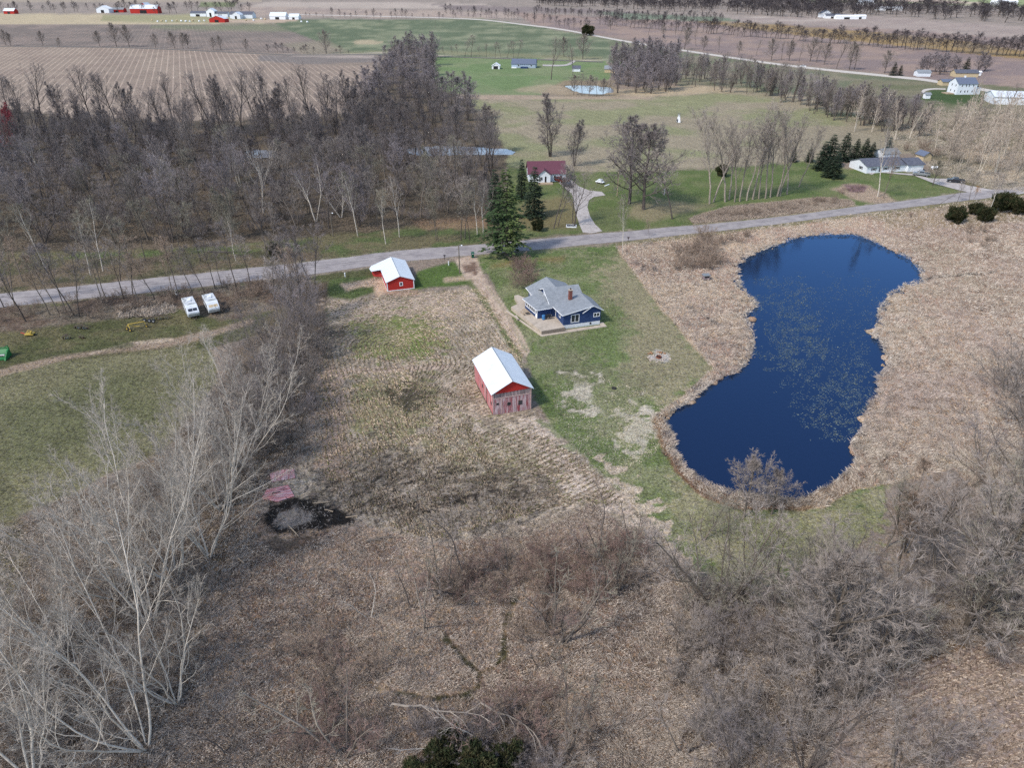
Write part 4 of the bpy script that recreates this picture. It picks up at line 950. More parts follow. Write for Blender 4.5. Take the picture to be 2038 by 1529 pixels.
def car(label, px, py, ang, paint, zz=0.09):
    x, y = G(px, py); t = thing('parked_car', label, 'car', (x, y, zz), R(ang))
    MB().prism_y([(-2.3,0.45),(-2.25,0.8),(-1.2,0.95),(1.5,0.98),(2.2,0.9),(2.3,0.5),(2.0,0.32),(-2.0,0.32)], -0.88, 0.88).build('body', paint, t, bevel=0.06)
    MB().add([(-1.15,-0.8,0.96),(1.7,-0.8,0.96),(1.7,0.8,0.96),(-1.15,0.8,0.96),(-0.4,-0.62,1.45),(1.1,-0.62,1.45),(1.1,0.62,1.45),(-0.4,0.62,1.45)],
             [(0,3,2,1),(0,1,5,4),(1,2,6,5),(2,3,7,6),(3,0,4,7)]).build('windows', M['glass'], t)
    MB().box(-0.45,1.15,-0.64,0.64,1.44,1.49).build('roof', paint, t, bevel=0.02)
    for s in (-1,1):
        MB().box(-2.33,-2.27,s*0.62-0.16,s*0.62+0.16,0.6,0.75).build('headlight', M['white'], t)
        for wx in (-1.45,1.4): wheel(t, (wx, s*0.8, 0.32), 0.32, 0.2)
    return t
car('black car on the gravel drive nearest the road', 1129, 372, -48, M['blackpaint'])
car('silver grey car beside the dark pickup at the maroon roofed house', 1116, 355, -50, M['silver'])
car('red brown car at the right of the maroon roofed house', 1124, 361, -60, M['redcar'])
car('pale car driving on the country road far off', 1270, 83.5, 155, M['silver'], 0.13)
car('white car driving on the country road above the meadow', 1598, 133, 160, M['white'], 0.13)

# travel trailers: the photographed pair stand side by side in the lot
def trailer(label, px, py, ang, L, Wd, Hh, slope, awn):
    x, y = G(px, py); t = thing('travel_trailer', label, 'camper trailer', (x, y, 0), R(ang))
    # local: x to the right, y away; nose (raked) toward -y
    z0 = 0.55
    prof = [(0.55,z0),(L-0.1,z0),(L,z0+0.25),(L,Hh-0.12),(L-0.15,Hh),(slope+0.5,Hh),(slope,Hh-0.12),(0.1,z0+1.15),(0.0,z0+0.8)]
    MB().prism_x(prof, 0, Wd).build('body', M['trailer'], t, bevel=0.08)
    MB().box(0.08,Wd-0.08,slope+0.6,L-0.25,Hh+0.003,Hh+0.03).build('roof', M['trailerroof'], t)
    MB().box(Wd*0.35,Wd*0.35+0.7,L*0.55,L*0.55+0.8,Hh+0.031,Hh+0.32).build('roof_unit', M['white'], t)
    MB().box(Wd*0.6,Wd*0.6+0.4,L*0.75,L*0.75+0.4,Hh+0.031,Hh+0.15).build('roof_vent', M['white'], t)
    # front window lying on the raked nose
    a, b = prof[7], prof[6]
    def on(tt, up): 
        yy = a[0]+(b[0]-a[0])*tt; zz = a[1]+(b[1]-a[1])*tt; n = Vector((0, -(b[1]-a[1]), (b[0]-a[0]))).normalized()
        return yy+n.y*up, zz+n.z*up
    for k, (u0, u1) in enumerate(((0.12,0.48),(0.52,0.88))):
        y0, z0_ = on(0.18, 0.02); y1, z1_ = on(0.62, 0.02)
        MB().add([(Wd*u0,y0,z0_),(Wd*u1,y0,z0_),(Wd*u1,y1,z1_),(Wd*u0,y1,z1_)], [(0,1,2,3)]).build('front_window', M['glass'] if awn else M['beigeside'], t)
    for (v0, v1, z2, z3) in ((1.6,2.5,1.5,2.2),(3.2,3.9,0.8,2.45),(4.7,5.8,1.5,2.2)):
        if v1 < L-0.3:
            nm = 'door' if z2 < 1 else 'window'
            mb = MB(); put(mb, 'W', 0, v0, v1, z2, z3, 0.003, 0.03); mb.build(nm, M['trailer'] if nm == 'door' else M['glass'], t)
            mb = MB(); put(mb, 'E', Wd, v0, v1, max(z2,1.5), min(z3,2.2), 0.003, 0.03); mb.build('window', M['glass'], t)
    for s, at in (('W',0),('E',Wd)):
        mb = MB(); put(mb, s, at, 0.8, L-0.4, 0.95, 1.1, 0.004, 0.012); mb.build('stripe', M['stripe'], t)
    for xx in (0.12, Wd-0.12):
        wheel(t, (xx, L*0.52, 0.34), 0.34, 0.2, 'x'); wheel(t, (xx, L*0.52+0.8, 0.34), 0.34, 0.2, 'x')
    MB().tube([(Wd*0.25,0.6,0.5),(Wd/2,-1.0,0.45)], 0.05, 6).tube([(Wd*0.75,0.6,0.5),(Wd/2,-1.0,0.45)], 0.05, 6).tube([(Wd/2,-0.8,0.0),(Wd/2,-0.8,0.75)], 0.04, 6).build('hitch', M['darkmetal'], t)
    MB().box(0.2,Wd-0.2,0.7,L-0.3,0.40,z0).build('chassis', M['darkmetal'], t)
    return t
trailer('grimy white camper trailer with dark front window, left of the pair', 377, 638.5, 31, 7.0, 2.4, 2.75, 1.5, True)
trailer('grimy white camper trailer with boarded front window, right of the pair', 418, 630, 31, 6.6, 2.4, 2.75, 1.3, False)

# ------------------------------------------------------------------ farm implements on the grass lot
def at_px(px, py): x, y = G(px, py); return (x, y, 0)
# yellow three-wheeled rake
t = thing('hay_rake', 'yellow three wheeled hay rake standing on the grass lot', 'farm implement', at_px(272, 657), R(10))
MB().tube([(-1.9,0.2,0.5),(-1.4,0.2,1.35),(1.6,0.9,1.45),(1.8,0.9,0.5)], 0.09, 6).build('frame', M['yellow'], t)
MB().tube([(-1.4,0.2,1.35),(-1.0,-0.6,0.5)], 0.08, 6).build('strut', M['yellow'], t)
MB().tube([(-1.4,0.2,1.35),(-0.4,0.5,0.6),(0.6,0.6,0.6)], 0.07, 6).build('strut', M['yellow'], t)
for c in ((-1.9,0.2,0.36),(-1.0,-0.7,0.36),(1.8,0.9,0.36)): 
    ty = MB().wheel(c, 0.38, 0.2, 14).build('wheel', M['rubber'], t); MB().wheel(c, 0.2, 0.24, 10).build('rim', M['yellow'], ty)
# yellow tractor-mounted gear
t = thing('mower_deck', 'small yellow mower deck with red arm left on the grass', 'farm implement', at_px(60, 668), R(5))
MB().box(-0.8,0.9,-0.5,0.6,0.25,0.55).build('deck', M['yellow'], t, bevel=0.06)
MB().tube([(-0.6,0,0.5),(-0.2,0.2,1.1),(0.5,0.2,0.9)], 0.08, 6).build('frame', M['yellow'], t)
MB().wheel((0.5,-0.3,0.75), 0.22, 0.5, 10).build('drum', M['yellow'], t)
MB().tube([(-0.8,0,0.4),(-1.8,0.3,0.6)], 0.09, 6).build('drawbar', M['orange'], t)
for s in (-0.9, 1.0): MB().wheel((s,0,0.2), 0.2, 0.12, 10).build('wheel', M['rubber'], t)
# green combine header cut by the left edge
t = thing('combine_header', 'green combine header cut by the left edge of the picture', 'farm implement', at_px(2, 714), R(8))
MB().prism_x([(-0.9,0.1),(-0.9,0.3),(0.5,0.9),(1.1,1.5),(1.3,1.5),(1.3,0.2)], -4.0, 1.2).build('back_panel', M['green'], t)
MB().tube([(-3.9,-0.2,0.75),(1.1,-0.2,0.75)], 0.28, 10).build('auger', M['metal'], t)
MB().prism_x([(-1.3,0.1),(-1.0,0.5),(0.2,1.3),(1.3,1.65),(1.3,0.1)], 1.2, 1.45).build('end_plate', M['green'], t)
MB().tube([(-4.0,1.3,1.7),(1.4,1.3,1.7)], 0.12, 6).build('top_tube', M['green'], t)
MB().tube([(1.3,1.2,1.6),(1.5,1.0,2.3),(1.2,0.4,2.2)], 0.08, 6).build('reel_arm', M['green'], t)
MB().tube([(-3.9,-1.0,1.0),(1.2,-1.0,1.0)], 0.06, 6).build('cutter_bar', M['dark'], t)
# dark implements
def disc_gang(label, px, py, ang, L, tires):
    t = thing('disc_harrow', label, 'farm implement', at_px(px, py), R(ang))
    MB().tube([(-L/2,0,0.55),(0,0.15,0.95),(L/2,0,0.5)], 0.08, 6).tube([(-L/2,0.7,0.5),(0,0.6,0.95),(L/2,0.8,0.5)], 0.06, 6).tube([(0,0.6,0.9),(0,-0.9,0.4)], 0.06, 6).build('frame', M['darkmetal'], t)
    for k in range(int(L/0.45)): MB().wheel((-L/2+0.3+k*0.45, 0.1+0.1*(k%2), 0.3), 0.28, 0.03, 10, 'x').build('disc', M['metal'] if k % 3 else M['darkmetal'], t)
    for c in tires:
        ty = MB().wheel(c, 0.42, 0.26, 14).build('wheel', M['rubber'], t); MB().wheel(c, 0.2, 0.3, 10).build('rim', M['rim'], ty)
    return t
disc_gang('long dark cultivator with pale rimmed wheels left of the camper trailers', 318, 637, 12, 4.6, ((-1.8,-0.9,0.42),(-2.9,-0.4,0.42),(-0.9,-1.4,0.42)))
disc_gang('rusty arched harrow in the middle of the grass lot', 163, 656, -6, 3.4, ())
disc_gang('low dark harrow half sunk in grass below the rusty arched harrow', 133, 676, 8, 1.9, ())
t = thing('plow', 'small dark plough beside the low harrow', 'farm implement', at_px(163, 674), 0)
MB().tube([(-0.5,0,0.2),(0,0,0.7),(0.6,0,0.6)], 0.07, 6).tube([(0,0,0.7),(0,0.2,1.1)], 0.05, 5).build('beam', M['darkmetal'], t)
MB().add([(0.1,-0.1,0),(0.7,0.1,0.05),(0.6,-0.2,0.45),(0.1,-0.15,0.4),(0.1,0.0,0),(0.7,0.2,0.05),(0.6,-0.1,0.45),(0.1,-0.05,0.4)], [(0,1,2,3),(7,6,5,4),(0,4,5,1),(1,5,6,2),(2,6,7,3),(3,7,4,0)]).build('mouldboard', M['darkmetal'], t)
MB().wheel((-0.5,0.2,0.25), 0.25, 0.1, 10).build('wheel', M['darkmetal'], t)

# ------------------------------------------------------------------ small things along the road and round the house
def utility_pole(label, px, py, ty, lamp=False, arms=0, mt='pole', group=None):
    x, y = G(px, py); h = hgt(px, py, ty); t = thing('utility_pole', label, 'pole', (x, y, 0), 0, group)
    MB().tube([(0,0,0),(0,0,h)], [0.16,0.11], 8).build('post', M[mt], t)
    for k in range(arms): 
        a = MB().box(-1.2,1.2,-0.19,-0.1,h-0.5-k*0.9,h-0.36-k*0.9).build('crossarm', M[mt], t)
        MB().tube([(-1,-0.14,h-0.36-k*0.9),(-1,-0.14,h-0.2-k*0.9)], 0.05, 6).build('insulator', M['white'], a)
        MB().tube([(1,-0.14,h-0.36-k*0.9),(1,-0.14,h-0.2-k*0.9)], 0.05, 6).build('insulator', M['white'], a)
    if lamp:
        l = MB().tube([(0,0,h-0.15),(0.5,-0.3,h+0.1),(0.75,-0.45,h+0.05)], 0.04, 6).build('lamp_arm', M['metal'], t)
        MB().blob((0.8,-0.5,h-0.02), (0.22,0.22,0.14), 1, 8, 5, 0.02).build('lamp_head', M['white'], l)
    return t
utility_pole('dark wooden pole with a yard lamp beside the dirt drive', 915, 545, 487, True)
utility_pole('pale leaning free standing pole in the lawn beyond the road', 1228, 390, 339, mt='plank')
utility_pole('pole with lamp at the wood edge above the road', 663, 470, 423, True)
utility_pole('pole with crossarms left of the tall farmhouse', 1886, 163, 140, arms=2)
for k, (px, py, ty) in enumerate(((756,52,37),(867,57,40),(1000,63,45),(115,92,79),(1500,51,40))):
    utility_pole(['slender pole left of the green wheat','slender pole in the middle of the wheat field','slender pole at the right of the wheat field','pale pole at the field edge top left','tiny pole beyond the ochre strip'][k], px, py, ty, arms=1)
def mailbox(label, px, py):
    t = thing('mailbox', label, 'mailbox', at_px(px, py), R(-75))
    MB().box(-0.06,0.06,-0.06,0.06,0,1.05).build('post', M['dark'], t)
    MB().prism_y([(-0.14,1.05),(0.14,1.05),(0.14,1.25),(0.1,1.33),(-0.1,1.33),(-0.14,1.25)], -0.28, 0.28).build('box', M['blackpaint'], t)
    MB().box(0.141,0.16,-0.1,-0.06,1.2,1.4).build('flag', M['orange'], t)
mailbox('black mailbox left of the dirt drive', 885, 517)
mailbox('black mailbox on the near verge right of the big spruce', 1250, 481)
def pipe(label, px, py, h=0.9):
    t = thing('well_head', label, 'well head', at_px(px, py)); MB().tube([(0,0,0),(0,0,h)], 0.12, 10).build('casing', M['white'], t)
    MB().tube([(0,0,h),(0,0,h+0.14)], 0.16, 10).build('cap', M['white'], t)
pipe('white well pipe right of the red shed', 893, 528); pipe('white well pipe in the grass left of the red shed', 687, 551); pipe('white post in the lawn among the tall trees beyond the road', 1322, 387, 1.6)
# wheelie bin
t = thing('wheelie_bin', 'dark green wheelie bin at the end of the dirt drive', 'bin', at_px(941, 513), R(10))
MB().add([(-0.27,-0.3,0.1),(0.27,-0.3,0.1),(0.27,0.3,0.1),(-0.27,0.3,0.1),(-0.38,-0.4,1.35),(0.38,-0.4,1.35),(0.38,0.4,1.35),(-0.38,0.4,1.35)], [(0,3,2,1),(4,5,6,7),(0,1,5,4),(1,2,6,5),(2,3,7,6),(3,0,4,7)]).build('body', M['bin'], t)
MB().prism_x([(-0.45,1.36),(0.45,1.36),(0.4,1.5),(-0.3,1.46)], -0.42, 0.42).build('lid', M['bin'], t)
MB().box(-0.12,0.12,-0.412,-0.402,1.1,1.3).build('sticker', M['white'], t)
for s in (-0.3,0.3): MB().wheel((s,0.32,0.12), 0.12, 0.06, 10, 'x').build('wheel', M['rubber'], t)
# windmill ornament in the meadow
x, y = G(1350, 243); t = thing('windmill', 'small white windmill tower alone in the dry meadow', 'windmill', (x, y, 0)); hh = hgt(1350, 243, 228)
MB().add([(-0.9,-0.9,0),(0.9,-0.9,0),(0.9,0.9,0),(-0.9,0.9,0),(-0.3,-0.3,hh),(0.3,-0.3,hh),(0.3,0.3,hh),(-0.3,0.3,hh)], [(0,1,5,4),(1,2,6,5),(2,3,7,6),(3,0,4,7),(4,5,6,7)]).build('tower', M['white'], t)
b_ = MB()
for k in range(8):
    a = k*math.pi/4; b_.add([(0,-0.45,hh+0.2),(math.cos(a-0.15)*1.0,-0.45,hh+0.2+math.sin(a-0.15)*1.0),(math.cos(a+0.15)*1.0,-0.5,hh+0.2+math.sin(a+0.15)*1.0)], [(0,1,2)])
b_.build('fan', M['metal'], t)
MB().box(-0.9,-0.6,-0.95,0.2,0,1.6).build('door', M['dark'], t)
# propane tank
t = thing('propane_tank', 'white propane tank on the lawn right of the ranch house', 'tank', at_px(1859, 337), R(-8))
MB().tube([(-1.3,0,0.75),(-1.15,0,0.75),(-0.9,0,0.75),(0.9,0,0.75),(1.15,0,0.75),(1.3,0,0.75)], [0.15,0.4,0.5,0.5,0.4,0.15], 12).build('tank', M['white'], t, smooth=True)
for s in (-0.7,0.7): MB().box(s-0.12,s+0.12,-0.4,0.4,0,0.35).build('foot', M['block'], t)
MB().tube([(0,0,1.2),(0,0,1.42)], 0.16, 8).build('valve_dome', M['metal'], t)
# trailer-boat on the lawn beyond the road
t = thing('utility_cart', 'white covered cart standing on the lawn left of the pale pole', 'cart', at_px(1194, 365), R(-35))
MB().box(-1.6,1.6,-0.7,0.7,0.5,0.75).build('bed', M['white'], t, bevel=0.05); MB().prism_y([(-1.0,0.75),(1.1,0.75),(0.8,1.5),(-0.6,1.5)], -0.6, 0.6).build('cover', M['trailer'], t)
for s in (-0.75,0.75):
    for a in (-0.9,0.9): wheel(t, (a,s,0.3), 0.3, 0.2)
t = thing('white_plank', 'white plank lying on the lawn right of the covered cart', 'plank', at_px(1208, 369), R(50)); MB().box(-1.4,1.4,-0.2,0.2,0.02,0.2).build('board', M['white'], t)
# hunting blind beside the pond
t = thing('duck_blind', 'small grey box blind standing in the reeds left of the pond', 'blind', at_px(1404, 557), R(8))
MB().box(-0.75,0.75,-0.7,0.7,0.35,1.25).build('box', M['greywood'], t); MB().box(-0.9,0.9,-0.85,0.85,1.25,1.4).build('roof', M['metal'], t)
MB().box(-0.55,0.55,-0.72,-0.703,0.75,1.1).build('opening', M['dark'], t)
for a in (-0.65,0.65):
    for b in (-0.6,0.6): MB().box(a-0.06,a+0.06,b-0.06,b+0.06,0,0.35).build('leg', M['dark'], t)
# fire pit with stones
t = thing('fire_pit', 'stone fire pit with rusty rim on the lawn', 'fire pit', at_px(1311, 712))
rr = random.Random(8); st = MB()
for k in range(34):
    a = rr.uniform(0, 6.28); d = rr.uniform(0.9, 2.1); st.blob((math.cos(a)*d*1.2, math.sin(a)*d, 0.06), (rr.uniform(.12,.3),rr.uniform(.12,.3),rr.uniform(.08,.16)), k, 6, 4, 0.25)
st.build('stones', M['rock'], t)
MB().tube([(0,0,0.02),(0,0,0.3)], 0.55, 14, False).tube([(0,0,0.3),(0,0,0.02)], 0.46, 14, False).build('rim', mat('rusty_rim', alb(140,88,70), var=0.3, scale=8), t)
MB().blob((0,0,0.1), (0.45,0.45,0.08), 5, 10, 4, 0.2).build('ash', M['char'], t)
lb = MB()
for k in range(16):
    a = 1.57+rr.uniform(-0.9,0.9); d = rr.uniform(1.6,2.3); lb.blob((math.cos(a)*d*1.1, math.sin(a)*d, 0.12), (rr.uniform(.15,.3),rr.uniform(.12,.2),.14), k+40, 6, 4, 0.25)
lb.build('seat_stones', M['rubble'], t)
# fallen barn wall panels by the burn ring
def panel(label, px, py, ang, pts, holes=()):
    t = thing('wall_panel', label, 'wall panel', at_px(px, py), R(ang))
    MB().prism(pts, 0.05, 0.16).build('boards', M['panel'], t)
    for h in holes: MB().prism(h, 0.161, 0.168).build('gap', M['dark'], t)
    return t
M['panel'] = mat('fallen_faded_red_boards', alb(206,136,142), var=0.3, scale=1.4, stretch=(0.5,4,1), col2=alb(212,186,196), cmix=(0.46,0.6), ribs=(1,0.3,0.55))
M['panel2'] = mat('fallen_pink_boards', alb(196,140,146), var=0.3, scale=1.4, stretch=(4,0.5,1), col2=alb(214,190,198), cmix=(0.44,0.6), ribs=(0,0.3,0.55))
t = panel('pink red gable shaped wall panel lying flat beside the burnt ring', 552, 985, 14, [(-2.1,-0.5),(0.1,-1.8),(2.4,-1.1),(1.5,1.75),(-1.5,1.45)], ([(-0.7,0.1),(0.4,0.25),(0.4,0.5),(-0.7,0.38)],[(0.3,0.95),(1.2,1.1),(1.18,1.2),(0.3,1.02)],[(0.5,0.6),(1.35,0.75),(1.33,0.85),(0.5,0.68)]))
t = panel('smaller faded red wall panel lying flat, further from the burnt ring', 562, 949, 14, [(-1.5,-1.15),(1.9,-0.9),(1.7,1.25),(0.2,1.6),(-1.8,0.95)])
for ch in t.children: ch.data = ch.data.copy(); ch.data.materials.clear(); ch.data.materials.append(M['panel2'])
# planks round the burnt ring
for k, (px, py, a, L_) in enumerate(((584,1058,-48,3.0),(640,1002,8,2.4),(512,1040,70,1.6),(655,1018,-20,1.3),(480,1118,-40,1.4),(700,1030,12,1.6))):
    lab = ['long pale plank sticking out of the burnt ring','grey plank at the upper right of the burnt ring','short plank standing off the left side of the burnt ring','broken board right of the burnt ring','bleached board lying left below the burnt ring','split board furthest right of the burnt ring'][k]
    t = thing('plank', lab, 'plank', at_px(px, py), R(a)); MB().box(-L_/2,L_/2,-0.07,0.07,0.08,0.15).build('board', M['plank'], t)
ch = MB(); rr = random.Random(5)
for k in range(260):
    a = rr.uniform(0, 6.28); d = rr.gauss(1.0, 0.14); cx, cy = G(600+72*math.cos(a)*d, 1030+34*math.sin(a)*d); q = rr.uniform(0,3.14); l = rr.uniform(.15,.6)
    z0 = rr.uniform(0.02,0.16)
    dx, dy = math.cos(q)*l/2, math.sin(q)*l/2
    ch.tube([(cx-dx,cy-dy,z0),(cx+dx,cy+dy,z0+rr.uniform(-.05,.12))], rr.uniform(.02,.05), 4)
tag(ch.build('burnt_debris', M['char']), 'charred scraps of wood scattered in a black ring', 'debris', kind='stuff')
ch = MB()
for k in range(240):
    a = rr.uniform(0, 6.28); d = rr.uniform(0, 1.1)**0.6; cx, cy = G(596+62*math.cos(a)*d, 1030+30*math.sin(a)*d); q = rr.uniform(0,3.14); l = rr.uniform(.1,.4)
    dx, dy = math.cos(q)*l/2, math.sin(q)*l/2
    ch.tube([(cx-dx,cy-dy,0.03),(cx+dx,cy+dy,rr.uniform(.03,.15))], rr.uniform(.02,.05), 4)
tag(ch.build('ash_litter', M['ash']), 'pale ash and wood scraps inside the black ring', 'ash', kind='stuff')
# patio things
x, y = H(-3.0, 4.0); t = thing('barrel', 'blue plastic barrel on the patio by the porch', 'barrel', (x, y, 0.88)); MB().tube([(0,0,0),(0,0,0.1),(0,0,0.9),(0,0,1.0)], [0.28,0.36,0.36,0.3], 14).build('body', M['bluebarrel'], t); MB().tube([(0,0,1.0),(0,0,1.04)], 0.31, 14).build('lid', M['bluebarrel'], t)
x, y = H(-2.0, 3.9); t = thing('grill', 'black barbecue grill on the patio beside the blue barrel', 'grill', (x, y, 0.88), R(17))
MB().tube([(-0.5,0,0.85),(0.5,0,0.85)], 0.3, 10).build('kettle', M['dark'], t); MB().box(0.5,0.85,-0.2,0.2,0.8,0.86).build('side_shelf', M['metal'], t)
for a in (-0.4,0.4):
    for b in (-0.2,0.2): MB().box(a-0.03,a+0.03,b-0.03,b+0.03,0,0.7).build('leg', M['dark'], t)
x, y = H(-5.9, 8.0); t = thing('picnic_table', 'weathered picnic table on the patio below the porch windows', 'table', (x, y, 0.88), R(24))
MB().box(-0.4,0.4,-0.9,0.9,0.68,0.74).build('tabletop', M['plank'], t)
for s in (-0.7,0.7): MB().box(s-0.13,s+0.13,-0.9,0.9,0.4,0.45).build('bench', M['plank'], t)
for s in (-0.7,0.7): MB().tube([(-0.7,s,0.0),(-0.1,s,0.7)], 0.04, 5).tube([(0.7,s,0.0),(0.1,s,0.7)], 0.04, 5).build('leg', M['plank'], t)
x, y = H(-7.9, 7.6); t = thing('garden_bench', 'pale concrete slab bench on the grass beside the patio', 'bench', (x, y, 0), R(105)); MB().box(-1.0,1.0,-0.25,0.25,0.4,0.5).build('seat', M['concrete'], t)
for s in (-0.7,0.7): MB().box(s-0.1,s+0.1,-0.2,0.2,0,0.4).build('leg', M['concrete'], t)
# planter ring round the double tree beyond the road
x, y = G(1137, 451); t = thing('tree_planter', 'low white framed planter box round the forked tree', 'planter', (x, y, 0), R(-4))
MB().box(-1.5,1.5,-1.0,-0.85,0,0.35).box(-1.5,1.5,0.85,1.0,0,0.35).box(-1.5,-1.35,-0.85,0.85,0,0.35).box(1.35,1.5,-0.85,0.85,0,0.35).build('frame', M['white'], t); MB().box(-1.35,1.35,-0.85,0.85,0,0.28).build('soil', M['dark'], t)
# muskrat lodge and bales
x, y = G(1497, 636, -0.3); t = thing('muskrat_lodge', 'round straw mound at the left bank of the pond', 'mound', (x, y, -0.45)); MB().blob((0,0,0.15), (0.95,0.8,0.6), 3, 12, 7, 0.12).build('mound', mat('wet_straw', alb(160,134,112), var=0.4, scale=6), t)
rr = random.Random(12)
for k, (px, py) in enumerate(((322,42),(331,43),(343,42.5),(352,41.5),(361,42.5),(370,43),(384,41.5),(397,43),(407,42),(303,41),(314,43.5),(378,43.6),(490,40.5),(505,41),(520,38),(528,38.5),(600,44),(612,44.5))):
    x, y = G(px, py); t = thing('hay_bale', 'white wrapped bale in the row beside the cattle yard', 'bale', (x, y, 0), rr.uniform(0,3), 'white wrapped bales by the far farmstead')
    MB().tube([(-1.3,0,1.2),(-1.0,0,1.2),(1.0,0,1.2),(1.3,0,1.2)], [0.9,1.25,1.25,0.9], 10).build('wrap', M['white' if k%3 else 'beigeside'], t)
# small ornamental pad on stump near lawn
t = thing('tire_ring', 'dark old tyre lying on the lawn below the house', 'tyre', at_px(1222, 774)); MB().tube([(math.cos(a)*0.34, math.sin(a)*0.34, 0.12) for a in [k*math.pi/8 for k in range(17)]], 0.12, 8).build('tyre', M['rubber'], t)

# ------------------------------------------------------------------ trees: grown limb by limb, twigs as thin blades
def _perp(d, a):
    u = (d[1], -d[0], 0.0); l = math.hypot(u[0], u[1])
    u = (1.0, 0.0, 0.0) if l < 1e-3 else (u[0]/l, u[1]/l, 0.0)
    v = (d[1]*u[2]-d[2]*u[1], d[2]*u[0]-d[0]*u[2], d[0]*u[1]-d[1]*u[0])
    c, s = math.cos(a), math.sin(a)
    return (u[0]*c+v[0]*s, u[1]*c+v[1]*s, u[2]*c+v[2]*s)
def _tilt(d, ang, az):
    p = _perp(d, az); c, s = math.cos(ang), math.sin(ang)
    return (d[0]*c+p[0]*s, d[1]*c+p[1]*s, d[2]*c+p[2]*s)
class Tree:
    def __init__(s, seed): s.r = random.Random(seed); s.tr = []; s.cr = []; s.twp = []; s.twd = []; s.twl = []
    def path(s, p, d, L, r0, r1, n, wob, trop, sides, store):
        pts = [p]; ds = [d]; r = s.r
        for i in range(n):
            d = (d[0]+r.gauss(0, wob), d[1]+r.gauss(0, wob), d[2]+r.gauss(0, wob*0.6)+trop)
            l = math.sqrt(d[0]**2+d[1]**2+d[2]**2); d = (d[0]/l, d[1]/l, d[2]/l)
            p = (p[0]+d[0]*L/n, p[1]+d[1]*L/n, p[2]+d[2]*L/n); pts.append(p); ds.append(d)
        store.append((pts, [r0+(r1-r0)*i/n for i in range(n+1)], sides)); return pts, ds
    def at(s, pts, ds, t):
        f = t*(len(pts)-1); i = min(int(f), len(pts)-2); k = f-i; a, b = pts[i], pts[i+1]
        return (a[0]+(b[0]-a[0])*k, a[1]+(b[1]-a[1])*k, a[2]+(b[2]-a[2])*k), ds[i+1]
    def twigs(s, pts, ds, n, l, t0=0.15, ang=0.75):
        r = s.r
        for _ in range(n):
            t = r.uniform(t0, 1.0); p, d = s.at(pts, ds, t)
            s.twp.append(p); s.twd.append(_tilt(d, r.uniform(0.15, ang), r.uniform(0, 6.283))); s.twl.append(l*r.uniform(0.5, 1.2)*(1.15-0.5*t))
    def grow(s, p, d, L, r0, lev, q):
        r = s.r; store = s.tr if lev <= 1 else s.cr
        pts, ds = s.path(p, d, L, r0, max(r0*q['tap'][lev], 0.012), q['seg'][lev], q['wob'][lev], q['trop'][lev], (7, 5, 4, 3)[min(lev, 3)] if not q.get('low') else (4,3,3,3)[min(lev,3)], store)
        last = lev == len(q['n'])
        s.twigs(pts, ds, q['tw'][lev], q['twl'], 0.1 if lev else q['clear']*0.9+0.1)
        if last: return
        n = q['n'][lev]; az = r.uniform(0, 6.28)
        for k in range(n):
            t0 = q['clear'] if lev == 0 else 0.12
            t = t0+(1-t0)*((k+r.uniform(0.1, 0.9))/n)
            pp, dd = s.at(pts, ds, min(t, 0.985)); az += 2.4+r.uniform(-0.4, 0.4)
            a = q['ang'][lev]*r.uniform(0.75, 1.25)
            if lev == 0: a *= (1.15-0.5*t)
            f = q['prof'](t) if lev == 0 else (1.05-0.65*t)
            rr = r0*(1-(1-q['tap'][lev])*t)*q['rr'][lev]
            s.grow(pp, _tilt(dd, a, az), L*q['len'][lev]*f*r.uniform(0.75, 1.2), max(rr*r.uniform(.8,1.1), 0.014), lev+1, q)
    def mesh_of(s, paths):
        V = []; F = []; b = 0
        for pts, rs, n in paths:
            P = np.array(pts); T = np.gradient(P, axis=0); T /= np.linalg.norm(T, axis=1)[:,None]+1e-9
            U = np.cross(T, [0.13,0.21,1.0]); U /= np.linalg.norm(U, axis=1)[:,None]+1e-9; W_ = np.cross(T, U)
            a = np.arange(n)*2*np.pi/n; R_ = np.array(rs)[:,None,None]
            ring = P[:,None,:]+R_*(np.cos(a)[None,:,None]*U[:,None,:]+np.sin(a)[None,:,None]*W_[:,None,:])
            m = len(P); V.append(ring.reshape(-1,3))
            i = (np.arange(m-1)[:,None]*n+np.arange(n)[None,:]).ravel(); j = (np.arange(m-1)[:,None]*n+(np.arange(n)[None,:]+1)%n).ravel()
            F.append(np.stack([i,j,j+n,i+n],1)+b); b += m*n
        return np.concatenate(V), np.concatenate(F)
    def meshes(s, name, tww):
        tv, tf = s.mesh_of(s.tr)
        trunk = np_mesh(name+'_trunk', tv, tf, True)
        V, F = s.mesh_of(s.cr) if s.cr else (np.zeros((0,3)), np.zeros((0,4), int))
        P = np.array(s.twp); D = np.array(s.twd); Lq = np.array(s.twl); n = len(P)
        rg = np.random.default_rng(3); U = np.cross(D, rg.normal(size=(n,3))); U /= np.linalg.norm(U, axis=1)[:,None]+1e-9
        bend = rg.normal(size=(n,3))*0.12+np.array([0,0,0.08])
        mid = P+D*Lq[:,None]*0.55; tip = P+(D+bend)*Lq[:,None]
        w_ = tww*(0.6+0.8*rg.random(n))[:,None]
        TV = np.stack([P-U*w_/2, P+U*w_/2, mid+U*w_*0.36, tip, mid-U*w_*0.36], 1).reshape(-1,3)
        b = len(V); i = b+np.arange(n)*5
        q4 = np.stack([i, i+1, i+2, i+4], 1); t3 = np.stack([i+4, i+2, i+3], 1)
        FF = [list(map(int, f)) for f in F]
        nv = np.concatenate([V, TV]) if len(V) else TV
        me = bpy.data.meshes.new(name+'_crown'); me.vertices.add(len(nv)); me.vertices.foreach_set('co', nv.astype(np.float32).ravel())
